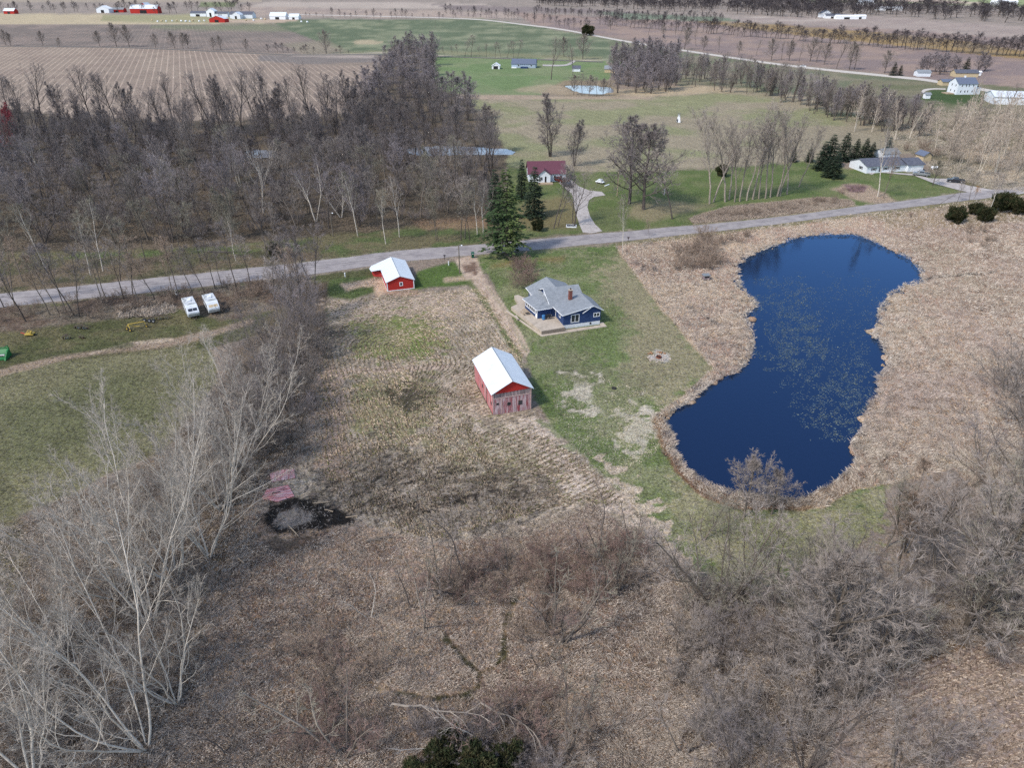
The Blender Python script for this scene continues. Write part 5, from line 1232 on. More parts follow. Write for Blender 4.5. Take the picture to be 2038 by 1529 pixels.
        idx = np.concatenate([F.ravel(), q4.ravel(), t3.ravel()]).astype(np.int32)
        tot = np.concatenate([np.full(len(F)+n, 4), np.full(n, 3)]).astype(np.int32); st = np.concatenate([[0], np.cumsum(tot)[:-1]]).astype(np.int32)
        me.loops.add(len(idx)); me.loops.foreach_set('vertex_index', idx); me.polygons.add(len(tot)); me.polygons.foreach_set('loop_start', st); me.polygons.foreach_set('loop_total', tot)
        me.polygons.foreach_set('use_smooth', np.zeros(len(tot), bool)); me.update(calc_edges=True)
        return trunk, me

def Q(**k):
    d = dict(n=(20,6,4), len=(0.36,0.5,0.5), ang=(0.85,0.7,0.7), seg=(9,5,3,2), wob=(0.05,0.12,0.16,0.2), trop=(0.05,0.07,0.05,0.02), tap=(0.25,0.3,0.4,0.5), rr=(0.42,0.5,0.55),
             clear=0.35, tw=(10,8,7,6), twl=0.9, prof=lambda t: 1.1-0.75*t, r0=0.26, tww=0.035, stems=1, spread=0.2)
    d.update(k); return d
PROTO = {}
def proto(key, H_, seed, q):
    T = Tree(seed); k = q['stems']; r = T.r
    for i in range(k):
        a = 6.283*i/k+r.uniform(-.5,.5)
        d = (0,0,1) if k == 1 else _tilt((0,0,1), q['spread']*r.uniform(0.5,1.3), a)
        off = 0 if k == 1 else 0.25*q.get('foot', 1)
        L = H_*(1 if k == 1 else r.uniform(0.75,1.05))
        T.grow((off*math.cos(a), off*math.sin(a), -0.15), d, L, q['r0']*(1 if k == 1 else r.uniform(0.6,1)), 0, q)
    PROTO.setdefault(key, []).append((T.meshes(key+str(seed), q['tww']), H_))
rnd_ = lambda t: max(0.3, math.sin(min(1, 0.22+t*0.8)*math.pi)*1.1)
vas_ = lambda t: 0.62+0.75*math.sin(math.pi*min(1, 0.1+t*0.95))-0.25*t
for sd in (1,2,3,4,5):      # tall close-grown woodland trees
    proto('wood', 20, sd, Q(n=(11,6,4), len=(0.38,0.5,0.5), clear=0.38, ang=(0.66,0.65,0.7), r0=0.30, rr=(0.6,0.55,0.6), tw=(0,3,6,5), twl=0.9, tww=0.030, tap=(0.3,0.3,0.4,0.5), wob=(0.07,0.13,0.17,0.2), trop=(0.05,0.08,0.06,0.03), prof=vas_))
for sd in (6,7,8,9):      # woodland trees forking low
    proto('fork', 20, sd, Q(stems=2, spread=0.22, n=(9,6,4), len=(0.38,0.5,0.5), clear=0.34, ang=(0.65,0.65,0.7), r0=0.28, rr=(0.6,0.55,0.6), tw=(0,3,6,5), twl=0.9, tww=0.030, wob=(0.08,0.13,0.17,0.2), trop=(0.05,0.07,0.05,0.03), prof=vas_))
for sd in (11,12,13,14):     # slim roadside trees
    proto('slim', 14, sd, Q(n=(10,5,4), len=(0.32,0.48,0.5), clear=0.34, ang=(0.55,0.6,0.6), r0=0.12, tw=(0,6,7,5), twl=0.7, tww=0.028, wob=(0.07,0.12,0.16,0.2), prof=vas_))
for sd in (21,22,23,24):     # pale spreading maples of the near left
    proto('pale', 26, sd, Q(stems=6, spread=0.5, n=(9,7,4), len=(0.36,0.42,0.45), clear=0.16, ang=(0.52,0.55,0.55), seg=(12,7,4,2), r0=0.135, rr=(0.58,0.5,0.5), wob=(0.075,0.12,0.16,0.2), tw=(0,3,4,4), twl=0.85, tww=0.018,
                           trop=(0.075,0.08,0.05,0.03), prof=lambda t: 1.1-0.7*t))
for sd in (31,32,33):        # broad rounded crowns
    proto('round', 19, sd, Q(n=(24,9,5), len=(0.46,0.45,0.45), clear=0.17, ang=(0.95,0.7,0.7), r0=0.38, rr=(0.5,0.5,0.5), wob=(0.025,0.1,0.15,0.2), tw=(0,6,12,10), twl=0.9, tww=0.04, prof=rnd_))
for sd in (41,42,43):        # dense upright crowns
    proto('dense', 20, sd, Q(stems=3, spread=0.16, n=(13,7,4), len=(0.30,0.5,0.5), clear=0.12, ang=(0.7,0.6,0.6), r0=0.2, tw=(2,7,9,8), twl=0.9, tww=0.036, prof=rnd_))
for sd in (51,52,53):     # poplars
    proto('poplar', 24, sd, Q(n=(15,7,4), len=(0.36,0.42,0.5), clear=0.36, ang=(0.42,0.4,0.5), r0=0.25, tw=(0,6,6,5), twl=0.9, tww=0.03, trop=(0.03,0.12,0.08,0.05), prof=lambda t: 1.1-0.5*t))
for sd in (61,62,63):     # bushes
    proto('bush', 5, sd, Q(stems=9, spread=0.5, n=(7,4), len=(0.45,0.5), ang=(0.6,0.6), clear=0.1, seg=(6,4,3), wob=(0.09,0.14,0.18), trop=(0.02,0.04,0.04), tap=(0.3,0.4,0.5), rr=(0.5,0.5), r0=0.045, tw=(8,7,6), twl=0.6, tww=0.02))
for sd in (71,72,73,74):     # dark multi-stemmed trees of the near right
    proto('scrub', 16, sd, Q(stems=3, spread=0.32, n=(9,6,4), len=(0.40,0.45,0.5), clear=0.2, ang=(0.75,0.7,0.7), seg=(10,6,4,3), r0=0.2, rr=(0.58,0.55,0.55), wob=(0.09,0.16,0.2,0.22), tw=(0,3,4,4), twl=0.7, tww=0.018, prof=vas_))
for sd in (81,82,83):     # thin half-dead saplings of the wet corner
    proto('sapling', 10, sd, Q(stems=2, spread=0.22, n=(8,4), len=(0.26,0.5), ang=(0.8,0.7), clear=0.3, seg=(9,5,3), wob=(0.08,0.16,0.2), trop=(0.03,0.03,0.02), tap=(0.25,0.35,0.5), rr=(0.4,0.5), r0=0.09, tw=(2,5,5), twl=0.5, tww=0.018))
for sd in (91,92,93):     # light versions for the distance
    proto('far', 14, sd, Q(n=(12,4), len=(0.46,0.5), ang=(0.8,0.7), clear=0.22, seg=(5,3,2), wob=(0.06,0.12,0.18), trop=(0.05,0.05,0.03), tap=(0.3,0.4,0.5), rr=(0.45,0.5), r0=0.26, tw=(4,14,17), twl=2.0, tww=0.062, prof=rnd_, low=1))
for sd in (101,102):      # white-barked open trees
    proto('white', 22, sd, Q(stems=2, spread=0.2, n=(12,5,4), len=(0.40,0.45,0.45), clear=0.3, ang=(0.75,0.7,0.7), r0=0.24, rr=(0.5,0.5,0.5), tw=(0,4,6,5), twl=0.9, tww=0.035, wob=(0.07,0.13,0.16,0.2)))

TR = random.Random(77)
def put_mat(o, m):
    o.material_slots[0].link = 'OBJECT'; o.material_slots[0].material = m
for lst in PROTO.values():
    for (a, b), _ in lst:
        a.materials.append(M['b_grey']); b.materials.append(M['t_grey'])
def plant(kind, x, y, h, label, bk='b_grey', tw='t_grey', name='bare_tree', cat='tree', group=None, wide=1.0, lean=0.04, z=0.0, rz=None):
    (tm, cm), H0 = TR.choice(PROTO[kind]); s = h/H0
    t = thing(name, label, cat, (x, y, z), 0, group)
    t.rotation_euler = (TR.gauss(0, lean), TR.gauss(0, lean), TR.uniform(0, 6.28) if rz is None else rz); t.scale = (s*wide, s*wide, s)
    a = bpy.data.objects.new('trunk', tm); COL.objects.link(a); a.parent = t; put_mat(a, M[bk])
    b = bpy.data.objects.new('crown', cm); COL.objects.link(b); b.parent = t; put_mat(b, M[tw])
    return t
def merged(name, label, cat, items, bk, tw):
    """many far or undergrowth trees nobody would count, as one object"""
    V = []; Fi = []; Ft = []; Fm = []; b = 0
    for kind, x, y, h, wide in items:
        (tm, cm), H0 = TR.choice(PROTO[kind]); s = h/H0; a = TR.uniform(0, 6.28); c, sn = math.cos(a)*s*wide, math.sin(a)*s*wide
        for k, me in enumerate((tm, cm)):
            v = np.empty(len(me.vertices)*3, np.float32); me.vertices.foreach_get('co', v); v = v.reshape(-1,3)
            w_ = np.stack([v[:,0]*c-v[:,1]*sn+x, v[:,0]*sn+v[:,1]*c+y, v[:,2]*s], 1)
            i = np.empty(len(me.loops), np.int32); me.loops.foreach_get('vertex_index', i)
            t = np.empty(len(me.polygons), np.int32); me.polygons.foreach_get('loop_total', t)
            V.append(w_); Fi.append(i+b); Ft.append(t); Fm.append(np.full(len(t), k)); b += len(v)
    V = np.concatenate(V); Fi = np.concatenate(Fi).astype(np.int32); Ft = np.concatenate(Ft).astype(np.int32); Fm = np.concatenate(Fm).astype(np.int32)
    me = bpy.data.meshes.new(name); me.vertices.add(len(V)); me.vertices.foreach_set('co', V.astype(np.float32).ravel())
    me.loops.add(len(Fi)); me.loops.foreach_set('vertex_index', Fi); me.polygons.add(len(Ft))
    me.polygons.foreach_set('loop_start', np.concatenate([[0], np.cumsum(Ft)[:-1]]).astype(np.int32)); me.polygons.foreach_set('loop_total', Ft)
    me.materials.append(M[bk]); me.materials.append(M[tw]); me.polygons.foreach_set('material_index', Fm); me.update(calc_edges=True)
    return tag(link(name, me), label, cat, kind='stuff')
def along(pts, n, jx=0.0, jy=0.0):
    P = [np.array(p, float) for p in pts]; seg = [np.linalg.norm(P[i+1]-P[i]) for i in range(len(P)-1)]; tot = sum(seg); out = []
    for k in range(n):
        d = tot*(k+TR.uniform(0.1, 0.9))/n; i = 0
        while i < len(seg)-1 and d > seg[i]: d -= seg[i]; i += 1
        p = P[i]+(P[i+1]-P[i])*d/seg[i]; out.append((p[0]+TR.uniform(-jx, jx), p[1]+TR.uniform(-jy, jy)))
    return out
def scatter(poly, n, md=0.0, world=True, tries=40000):
    """points inside a pixel polygon, spread evenly over the real ground, at least md metres apart"""
    W_ = [G(*p) for p in poly]; xs = [p[0] for p in W_]; ys = [p[1] for p in W_]; out = []; k = 0
    X = np.array([TR.uniform(min(xs), max(xs)) for _ in range(tries//4)]); Y = np.array([TR.uniform(min(ys), max(ys)) for _ in range(tries//4)])
    ok = sdpoly(X, Y, W_) < 0
    for x, y in zip(X[ok], Y[ok]):
        if all((x-a)**2+(y-b)**2 > md*md for a, b in out): out.append((float(x), float(y)))
        if len(out) >= n: break
    return out

# the wood north of the road
WOOD = [(-330,345),(-60,300),(0,272),(150,268),(300,270),(480,262),(640,262),(720,230),(860,215),(900,260),(990,318),(985,345),(965,430),(880,440),(640,462),(400,484),(0,490),(-300,530)]
pts = scatter(WOOD, 330, 7.2)
pts = [p for p in pts if not any(inpoly(*proj(*p)[:2], grow_poly(q, 1.15)) for q in (POND_WOOD, POND_WOOD2))]
pts.sort(key=lambda p: p[1])
for k, (x, y) in enumerate(pts[:150]):
    h = TR.uniform(13, 19) if y > 170 else 14
    tw = TR.choice(['t_dark','t_dark','t_grey','t_plum','t_dark','t_olive']); bk = 'b_pale' if TR.random() < 0.07 else TR.choice(['b_dark','b_grey','b_dark'])
    plant(TR.choice(['wood','fork','dense','scrub','fork']), x, y, h*TR.uniform(0.9,1.1), 'bare grey tree crowded in the wood beyond the road', bk, tw, 'woodland_tree', group='bare trees of the wood beyond the road')
merged('far_wood', 'bare grey trees massed at the back of the wood', 'woodland', [(TR.choice(['wood','fork','dense']), x, y, TR.uniform(13,19), 1.0) for x, y in pts[150:]], 'b_dark', 't_dark')
us = scatter(WOOD, 420, 3.0)
us = [p for p in us if not any(inpoly(*proj(*p)[:2], grow_poly(q, 1.1)) for q in (POND_WOOD, POND_WOOD2))]
merged('undergrowth', 'tangled brush under the trees of the wood', 'brush', [('bush', x, y, TR.uniform(2.5,5), 1.1) for x, y in us], 'b_dark', 't_dark')
# tall trees at the back edge of the wood, seen against the furrowed field
EDGE = [(28,262,150),(52,262,140),(92,258,135),(125,262,160),(150,262,155),(190,260,128),(215,262,128),(232,262,150),(262,265,155),(292,262,165),(350,262,148),(360,262,155),(420,262,140),(440,262,142),(465,262,125),(480,262,135),(512,262,125),(535,262,135),(560,262,125),(590,262,150),(625,262,130),(650,258,132),(672,256,150),(700,250,128),(410,262,170),(322,262,180),(175,262,175),(75,262,170)]
for k, (px, py, ty) in enumerate(EDGE):
    x, y = G(px, py-2); plant(('wood','fork','wood','dense','fork')[k % 5], x, y, min(hgt(px, py, ty), 28)*TR.uniform(.88,.98), 'tall dark bare tree on the field edge of the wood, seen against the furrowed field', 'b_dark', 't_dark', 'woodland_tree', group='tall trees along the field edge of the wood', wide=0.95)
x, y = G(30, 305); plant('dense', x, y, 20, 'bare tree with dark red buds at the left edge of the wood', 'b_dark', 't_maroon', 'budding_tree', wide=1.2)
# plum-grey dense hedge trees running away behind the wood
PL = [(745,190),(780,178),(815,170),(845,178),(855,195),(800,195),(760,210),(830,205),(775,150),(800,140),(825,140),(850,150),(860,165),(790,125),(815,118),(838,120),(858,130),(820,105),(845,108),(862,115),(770,165),(735,215),(880,215),(905,225),(930,240)]
for k, (px, py) in enumerate(PL):
    x, y = G(px, py); plant('dense', x, y, TR.uniform(17,22), 'dense plum grey bare tree in the belt running away behind the wood', 'b_dark', 't_plum', 'hedgerow_tree', group='plum grey trees of the belt behind the wood', wide=1.5)
x, y = G(975, 306); plant('round', x, y, 18, 'broad rounded bare oak by the pond at the right end of the wood', 'b_dark', 't_grey', 'oak_tree', wide=1.1)
x, y = G(912, 300); plant('round', x, y, 17, 'rounded bare tree standing before the pond in the wood', 'b_dark', 't_dark', 'oak_tree')

# trees between the wood and the road, and on the near side of the road
ROADN = [(20,575,450),(45,560,420),(95,545,400),(180,548,430),(205,540,400),(240,560,440),(290,520,400),(332,505,395),(358,500,410),(400,520,400),(470,520,430),(532,512,395),(548,500,410),(712,470,330),(752,455,340),(768,486,380),(795,472,350),(868,478,380),(872,480,390),(917,478,350),(925,475,345),(950,470,360),(962,470,365),(935,478,380)]
for k, (px, py, ty) in enumerate(ROADN):
    x, y = G(px, py); plant('slim', x, y, min(hgt(px, py, ty), 17), 'slim bare tree between the wood and the far edge of the road', TR.choice(['b_grey','b_pale','b_dark']), TR.choice(['t_grey','t_olive']), 'roadside_tree', group='slim bare trees between the wood and the road')
ROADS = [(8,612,500),(30,610,480),(52,640,500),(100,628,510),(118,625,505),(132,622,495),(148,628,490),(158,630,500),(205,610,490),(215,602,480),(247,600,480),(266,598,475),(275,605,500),(310,600,500),(345,598,490),(358,598,480),(385,590,490),(408,584,490),(428,574,480),(442,572,485),(472,585,430),(500,580,470),(560,600,450),(575,610,470),(600,590,450),(618,575,420),(628,590,400),(610,640,470),(585,650,500),(560,660,520)]
for k, (px, py, ty) in enumerate(ROADS):
    x, y = G(px, py); plant('slim', x, y, min(hgt(px, py, ty), 16), 'slim bare tree on the near side of the road, left of the red shed', TR.choice(['b_dark','b_grey']), TR.choice(['t_grey','t_rust','t_dark']), 'roadside_tree', group='slim bare trees on the near side of the road', wide=1.1)
br = scatter([(0,640),(0,615),(300,588),(620,552),(640,590),(440,630),(330,610),(200,636)], 60, 2.0)
merged('roadside_brush', 'grey brown brush between the road and the grass lot', 'brush', [('bush', x, y, TR.uniform(1.5,3), 1.2) for x, y in br], 'b_grey', 't_rust')

# left hedge: grey scrub first, then the pale spreading trees nearest the camera
HEDGE = [(598,668,15),(620,690,12),(580,700,14),(610,720,12),(560,730,15),(590,760,13),(612,790,9),(550,780,14),(520,760,13),(575,820,12),(540,840,13),(600,850,8),(510,830,14),(555,890,10),(520,900,12),(490,880,14),(500,960,11),(470,930,13),(600,900,5),(590,640,13),(630,650,9)]
for k, (px, py, h) in enumerate(HEDGE):
    x, y = G(px, py); plant('scrub', x, y, h, 'grey tangled tree in the hedge between the grass lot and the stubble garden', 'b_grey', TR.choice(['t_grey','t_dark','t_grey','t_plum']), 'hedge_tree', group='grey hedge trees left of the stubble garden')
PALE = [(300,1235,25),(350,1160,24),(415,1110,23),(235,1190,23),(440,1015,22),(490,930,21),(290,1490,25),(60,1560,25),(350,1400,18),(-20,1440,22),(120,1300,17),(520,850,18),(370,1010,18),(-90,1600,25)]
NM = ['tallest','second tallest','third']
for k, (px, py, h) in enumerate(PALE):
    x, y = G(px, py); plant('pale', x, y, h, 'large pale barked bare tree with spreading whip like limbs in the near left hedge', 'b_pale', 't_pale', 'pale_tree', group='large pale bare trees in the near left hedge', wide=1.12)
x, y = G(425, 1010); t = plant('sapling', x, y, 14, 'pale tree leaning far right over the hedge above the fallen wall panels', 'b_pale', 't_pale', 'leaning_tree', wide=1.0, lean=0.0, rz=0); t.rotation_euler = (R(-12), R(50), 0)
hb = scatter([(640,640),(655,700),(620,850),(560,900),(500,960),(440,1100),(400,1290),(250,1529),(0,1529),(0,1250),(160,1150),(300,960),(470,760),(560,660)], 130, 2.2)
merged('hedge_brush', 'grey brown brush filling the foot of the left hedge', 'brush', [('bush', x, y, TR.uniform(1.8,4.2), 1.2) for x, y in hb], 'b_grey', 't_grey')

# near right: dark scrubby trees
NR = [(1480,1200,13),(1430,1235,13),(1385,1230,10),(1585,1300,16),(1625,1410,17),(1560,1210,12),(1700,1330,14),(1765,1285,13),(1855,1200,11),(1921,1256,17),(1995,1200,18),(2045,1120,16),(2080,1280,17),(1500,1490,12),(1600,1545,14),(1860,1540,10),(1440,1350,10),(1400,1440,8),(1690,1200,10),(1640,1230,12),(1540,1350,14),(1780,1540,14),(1350,1300,8),(1470,1560,12),(2070,1000,14),(2040,1040,12),(1990,1120,14)]
for k, (px, py, h) in enumerate(NR):
    x, y = G(px, py); plant('scrub', x, y, h, 'dark grey tangled tree in the thicket at the lower right', TR.choice(['b_soft','b_dark','b_dark']), TR.choice(['t_grey','t_olive','t_dark','t_grey']), 'thicket_tree', group='dark tangled trees of the lower right thicket')
for px, py, h, kd, lb in ((1425,1232,18,'fork','tall forked grey tree at the left end of the lower right thicket'),(1622,1392,20,'round','tall wide crowned grey tree in the middle of the lower right thicket'),(1790,1150,17,'fork','tall grey tree above the thicket, below the tan reeds'),(1922,1256,20,'round','wide crowned grey tree with a thick pale trunk at the right of the thicket'),(1705,1405,17,'fork','tall forked grey tree at the edge of the ploughed corner')):
    x, y = G(px, py); plant(kd, x, y, h, lb, 'b_soft', 't_grey', 'bare_tree')
nb = scatter([(1340,1130),(1480,1190),(1700,1180),(1900,1130),(2100,1080),(2200,1300),(1900,1300),(1650,1420),(1640,1600),(1380,1600),(1330,1300)], 70, 3)
merged('thicket_brush', 'dark brush filling the lower right thicket', 'brush', [('bush', x, y, TR.uniform(2,4.5), 1.25) for x, y in nb], 'b_grey', 't_grey')
for (px, py, ty, wd, lb, tw, kd) in ((1480,1030,918,1.0,'rounded grey tree in front of the dark lower end of the pond','t_grey','round'),(1535,1025,945,1.0,'smaller grey tree right of the rounded tree at the pond end','t_grey','round'),(1400,1075,985,1.1,'olive grey tree left of the rounded tree at the pond end','t_olive','scrub'),
      (1800,1100,925,1.1,'upright fan shaped tree in front of the tan reeds','t_rust','dense'),(1850,1085,905,1.1,'tall fan shaped tree with reddish tips before the tan reeds','t_rust','poplar'),(1765,1090,950,1.1,'thin fan shaped tree at the left of the reed side trees','t_olive','poplar'),(1975,1040,850,1.2,'dense dark tree at the right edge above the thicket','t_dark','scrub'),(2030,960,830,1.2,'grey tree cut by the right edge above the thicket','t_grey','scrub')):
    x, y = G(px, py); plant(kd, x, y, min(hgt(px, py, ty), 17), lb, 'b_grey', tw, 'bare_tree', wide=wd)
for (px, py, h, lb) in ((2008,790,10,'large spreading grey bush in the reeds at the right edge'),(2045,850,9,'second spreading grey bush at the right edge, lower'),(2050,760,8,'grey bush cut by the right edge above the spreading bush')):
    x, y = G(px, py); plant('bush', x, y, h, lb, 'b_grey', 't_grey', 'bush', 'bush', wide=1.25)

# lower middle: thin trees and reddish brush in the rough grass
SAP = [(845,1245,13,'b_mid'),(868,1190,12,'b_grey'),(885,1185,11,'b_grey'),(925,1180,13,'b_dark'),(905,1200,9,'b_grey'),(820,1210,8,'b_dark'),(1110,1275,15,'b_grey'),(1117,1280,13,'b_grey'),(1125,1278,12,'b_dark'),(1212,1185,12,'b_dark'),(1222,1180,13,'b_grey'),(1232,1182,13,'b_dark'),(1200,1165,9,'b_grey'),(1185,1120,12,'b_dark'),(665,1495,13,'b_mid'),(690,1500,12,'b_grey'),(640,1470,9,'b_grey'),(1130,1500,12,'b_dark'),(1100,1540,11,'b_grey'),(1360,1500,12,'b_grey'),(455,1500,9,'b_dark'),(735,1230,7,'b_pale'),(1010,1150,8,'b_dark'),(760,1330,7,'b_grey'),(950,1500,9,'b_dark'),(1075,1330,8,'b_grey')]
for px, py, h, bk in SAP:
    x, y = G(px, py); plant('sapling', x, y, h, 'thin crooked bare sapling in the rough grass at the bottom of the picture', bk, TR.choice(['t_grey','t_red','t_olive']), 'sapling', group='thin crooked saplings in the rough foreground grass', lean=0.12, wide=1.2)
for lst, n, lb in (([(760,1200),(1000,1110),(1260,1090),(1290,1160),(1180,1200),(960,1210)], 34, 'reddish bush in the thicket below the stubble garden'),
               ([(560,1300),(760,1300),(740,1529),(560,1529)], 9, 'reddish bush among the grass at the lower left centre'),([(930,1400),(1150,1380),(1180,1529),(1040,1529)], 7, 'reddish bush beside the dark spruce at the bottom'),([(1040,1200),(1110,1200),(1100,1290),(1040,1290)], 4, 'reddish bush left of the thin trunks in the lower centre')):
    for x, y in scatter(lst, n, 1.6): plant('bush', x, y, TR.uniform(2.2,4.2), lb, 'b_grey', TR.choice(['t_red','t_rust','t_red']), 'bush', 'bush', group=lb.replace('bush', 'bushes'), wide=1.15)

# pond side and road side bushes
for (poly, n, h0, h1, tw, lb) in (([(1330,510),(1400,470),(1440,500),(1430,545),(1350,555)], 22, 2.5, 4.5, 't_rust', 'brown bush in the clump between the road and the pond'),
     ([(1430,480),(1500,462),(1490,490),(1450,500)], 5, 2, 3.5, 't_rust', 'brown bush at the road end of the pond side clump'),
     ([(1380,436),(1500,420),(1640,398),(1690,402),(1500,432)], 26, 1.4, 2.4, 't_rust', 'low brown bush in the strip along the far road edge'),
     ([(1000,545),(1035,530),(1062,540),(1060,580),(1010,585)], 9, 3.0, 4.2, 't_red', 'reddish bush by the north west corner of the blue house'),
     ([(1860,300),(1900,240),(2038,240),(2060,330),(1960,350),(1880,330)], 40, 3, 6, 't_tan', 'tan bush in the marsh beyond the ranch house'),
     ([(1800,300),(1840,290),(1880,320),(1850,335)], 7, 3, 5, 't_rust', 'brown bush between the ranch house and the marsh'),
     ([(1920,455),(1985,450),(1990,495),(1940,500)], 8, 1.5, 2.8, 't_rust', 'brown bush in the reeds below the round junipers'),
     ([(1255,528),(1300,520),(1310,540),(1270,545)], 5, 1.0, 1.8, 't_dark', 'low dark bush in the reeds left of the brown clump'),
     ([(1660,380),(1720,372),(1715,386),(1670,388)], 10, 0.8, 1.5, 't_red', 'low red stemmed bush in the island bed by the road')):
    for x, y in scatter(poly, n, 1.3): plant('bush', x, y, TR.uniform(h0, h1), lb, 'b_grey', tw, 'bush', 'bush', group=lb.replace('bush', 'bushes', 1), wide=1.2)
x, y = G(1812, 432); plant('bush', x, y, 1.8, 'small reddish bush on the near verge, right of the pond top', 'b_grey', 't_red', 'bush', 'bush')

# single trees round the houses beyond the road
ONE = [(1095,312,188,'dense',1.15,'t_dark','b_dark','tall dense narrow tree behind the maroon roofed house'),(1143,330,235,'dense',1.1,'t_dark','b_dark','lower dense tree right of the tall narrow tree'),
 (1252,405,243,'round',1.15,'t_dark','b_dark','broad dark tree left of two on the lawn beyond the road'),(1281,417,258,'round',1.15,'t_dark','b_dark','broad dark tree right of two on the lawn beyond the road'),(1338,436,300,'slim',1.5,'t_grey','b_dark','thin crowned tree right of the two broad dark trees'),
 (1102,455,335,'slim',1.2,'t_dark','b_dark','dark trunk left of the white framed planter'),(1110,450,350,'slim',1.1,'t_dark','b_dark','second dark trunk left of the white framed planter'),(1142,449,325,'scrub',0.9,'t_grey','b_dark','forked dark tree standing in the white framed planter'),
 (1238,503,395,'slim',0.8,'t_grey','b_pale','thin pale tree on the near verge of the road'),(1292,474,440,'slim',1.0,'t_rust','b_dark','small crooked tree at the road right of the thin pale tree'),
 (1746,392,255,'poplar',0.8,'t_grey','b_pale','tall pale tree leaning over the island bed before the ranch house'),(1758,394,300,'poplar',1.0,'t_rust','b_grey','second tree in the island bed before the ranch house'),
 (1856,370,322,'round',0.9,'t_olive','b_dark','small spreading tree between the pickups'),(1700,262,180,'white',0.8,'t_tan','b_white','white barked tree left of the ranch house in the meadow edge'),(1735,262,200,'white',0.9,'t_tan','b_white','white barked forked tree behind the spruces'),
 (1997,312,200,'white',1.0,'t_tan','b_white','large white barked tree in the marsh near the right edge'),(1955,305,205,'white',0.9,'t_tan','b_white','white barked tree left of the large white tree in the marsh'),(1925,250,160,'white',0.8,'t_tan','b_white','slim white barked tree below the tall farmhouse'),(2030,300,215,'white',0.9,'t_tan','b_white','white barked tree cut by the right edge'),(1890,280,205,'white',0.7,'t_tan','b_grey','slender tan tree at the marsh edge'),
 (2020,362,300,'slim',1.0,'t_grey','b_dark','dark leaning trunk at the road end on the right edge'),(1963,432,345,'slim',1.2,'t_grey','b_pale','tree with a pale trunk rising from the round junipers'),(1935,402,370,'slim',1.2,'t_orange','b_grey','small tree with orange dry leaves by the road junction'),(1905,402,360,'slim',1.2,'t_grey','b_dark','bare tree at the near edge of the road junction'),(1925,415,345,'slim',1.1,'t_grey','b_grey','grey tree behind the round junipers')]
for px, py, ty, kd, wd, tw, bk, lb in ONE:
    x, y = G(px, py); plant(kd, x, y, min(hgt(px, py, ty), 27), lb, bk, tw, 'bare_tree', wide=wd)
x, y = G(1870, 408); t = plant('sapling', x, y, 9, 'crooked tree lying almost flat beside the road junction', 'b_dark', 't_grey', 'leaning_tree', lean=0, rz=0); t.rotation_euler = (0, R(62), 0)
POP = [(1412,406,245),(1420,402,258),(1443,402,245),(1462,402,275),(1472,401,270),(1486,399,262),(1498,397,235),(1523,395,245),(1533,393,255),(1547,391,240),(1552,390,250),(1566,387,246),(1590,372,262),(1451,398,262),(1510,396,270)]
for px, py, ty in POP:
    x, y = G(px, py); plant('poplar', x, y, min(hgt(px, py, ty), 26), 'slender pale trunked poplar in the row on the lawn beyond the road', 'b_mid', 't_grey', 'poplar', group='slender poplars in the row on the lawn', wide=1.25)

WT = [(1885,330,215),(1905,345,240),(1925,330,200),(1945,352,235),(1968,330,190),(1980,345,230),(2005,340,205),(2022,345,230),(2045,330,190),(1860,300,225),(1840,285,215),(1990,375,290),(1780,280,205),(1810,275,210)]
for px, py, ty in WT:
    x, y = G(px, py); plant('white', x, y, min(hgt(px, py, ty), 22), 'pale barked tree standing among the tan bushes of the marsh', TR.choice(['b_white','b_mid','b_mid']), 't_tan', 'marsh_tree', group='pale barked trees of the marsh', wide=0.9)
# belts and hedgerows in the middle distance
BELT = [(1225,130),(1240,150),(1262,120),(1280,140),(1300,160),(1320,130),(1335,150),(1345,170),(1310,178),(1280,176),(1250,172),(1232,168),(1265,185),(1295,186),(1325,182),(1290,110),(1310,115),(1222,150)]
BELT += [(TR.uniform(1222,1345), TR.uniform(118,186)) for _ in range(34)]
for px, py in BELT:
    x, y = G(px, py); plant('dense', x, y, TR.uniform(13,20), 'dense plum grey bare tree in the clump right of the far pond', 'b_dark', 't_plum', 'hedgerow_tree', group='plum grey trees right of the far pond', wide=1.35)
for px, py in along([(1350,158),(1450,172),(1520,182),(1600,205),(1680,235),(1760,250),(1830,262)], 105, 6, 12):
    x, y = G(px, py); plant(TR.choice(['wood','fork','dense']), x, y, TR.uniform(12,18), 'dark bare tree in the belt between the meadow and the country road', 'b_dark', TR.choice(['t_dark','t_plum','t_grey']), 'hedgerow_tree', group='dark trees of the belt between meadow and country road', wide=1.1)
SINGLE = [(1168,68,48),(1215,58,38),(1290,70,46),(1320,72,50),(1344,75,55),(1362,98,55),(1385,92,62),(1400,100,72),(1430,104,72),(1470,108,82),(1505,110,80),(1535,120,78),(1555,118,84),(1570,120,82),(1590,124,88),(1612,122,78),(1625,124,82),(1640,128,88),(1665,136,80),(1690,138,85),(1700,138,90),(1760,145,102),(1097,158,72),(1122,112,75),(1138,115,88),(1160,118,70),(1140,150,100),(1142,188,150),(1158,190,148),(1172,191,152),(1188,192,155),(1200,191,158),(1212,190,160)]
for k, (px, py, ty) in enumerate(SINGLE):
    x, y = G(px, py); plant('round' if k % 2 else 'wood', x, y, min(hgt(px, py, ty), 24), 'bare tree standing singly along the country road or the far pond', 'b_dark', 't_grey', 'hedgerow_tree', group='single bare trees by the country road and the far pond')
LFAR = [(12,90,60),(22,91,66),(86,90,62),(119,93,75),(199,92,62),(232,92,48),(258,93,52),(310,95,68),(348,96,64),(365,97,66),(375,96,68),(425,99,75),(440,99,72),(490,102,78),(650,106,62),(605,104,90)]
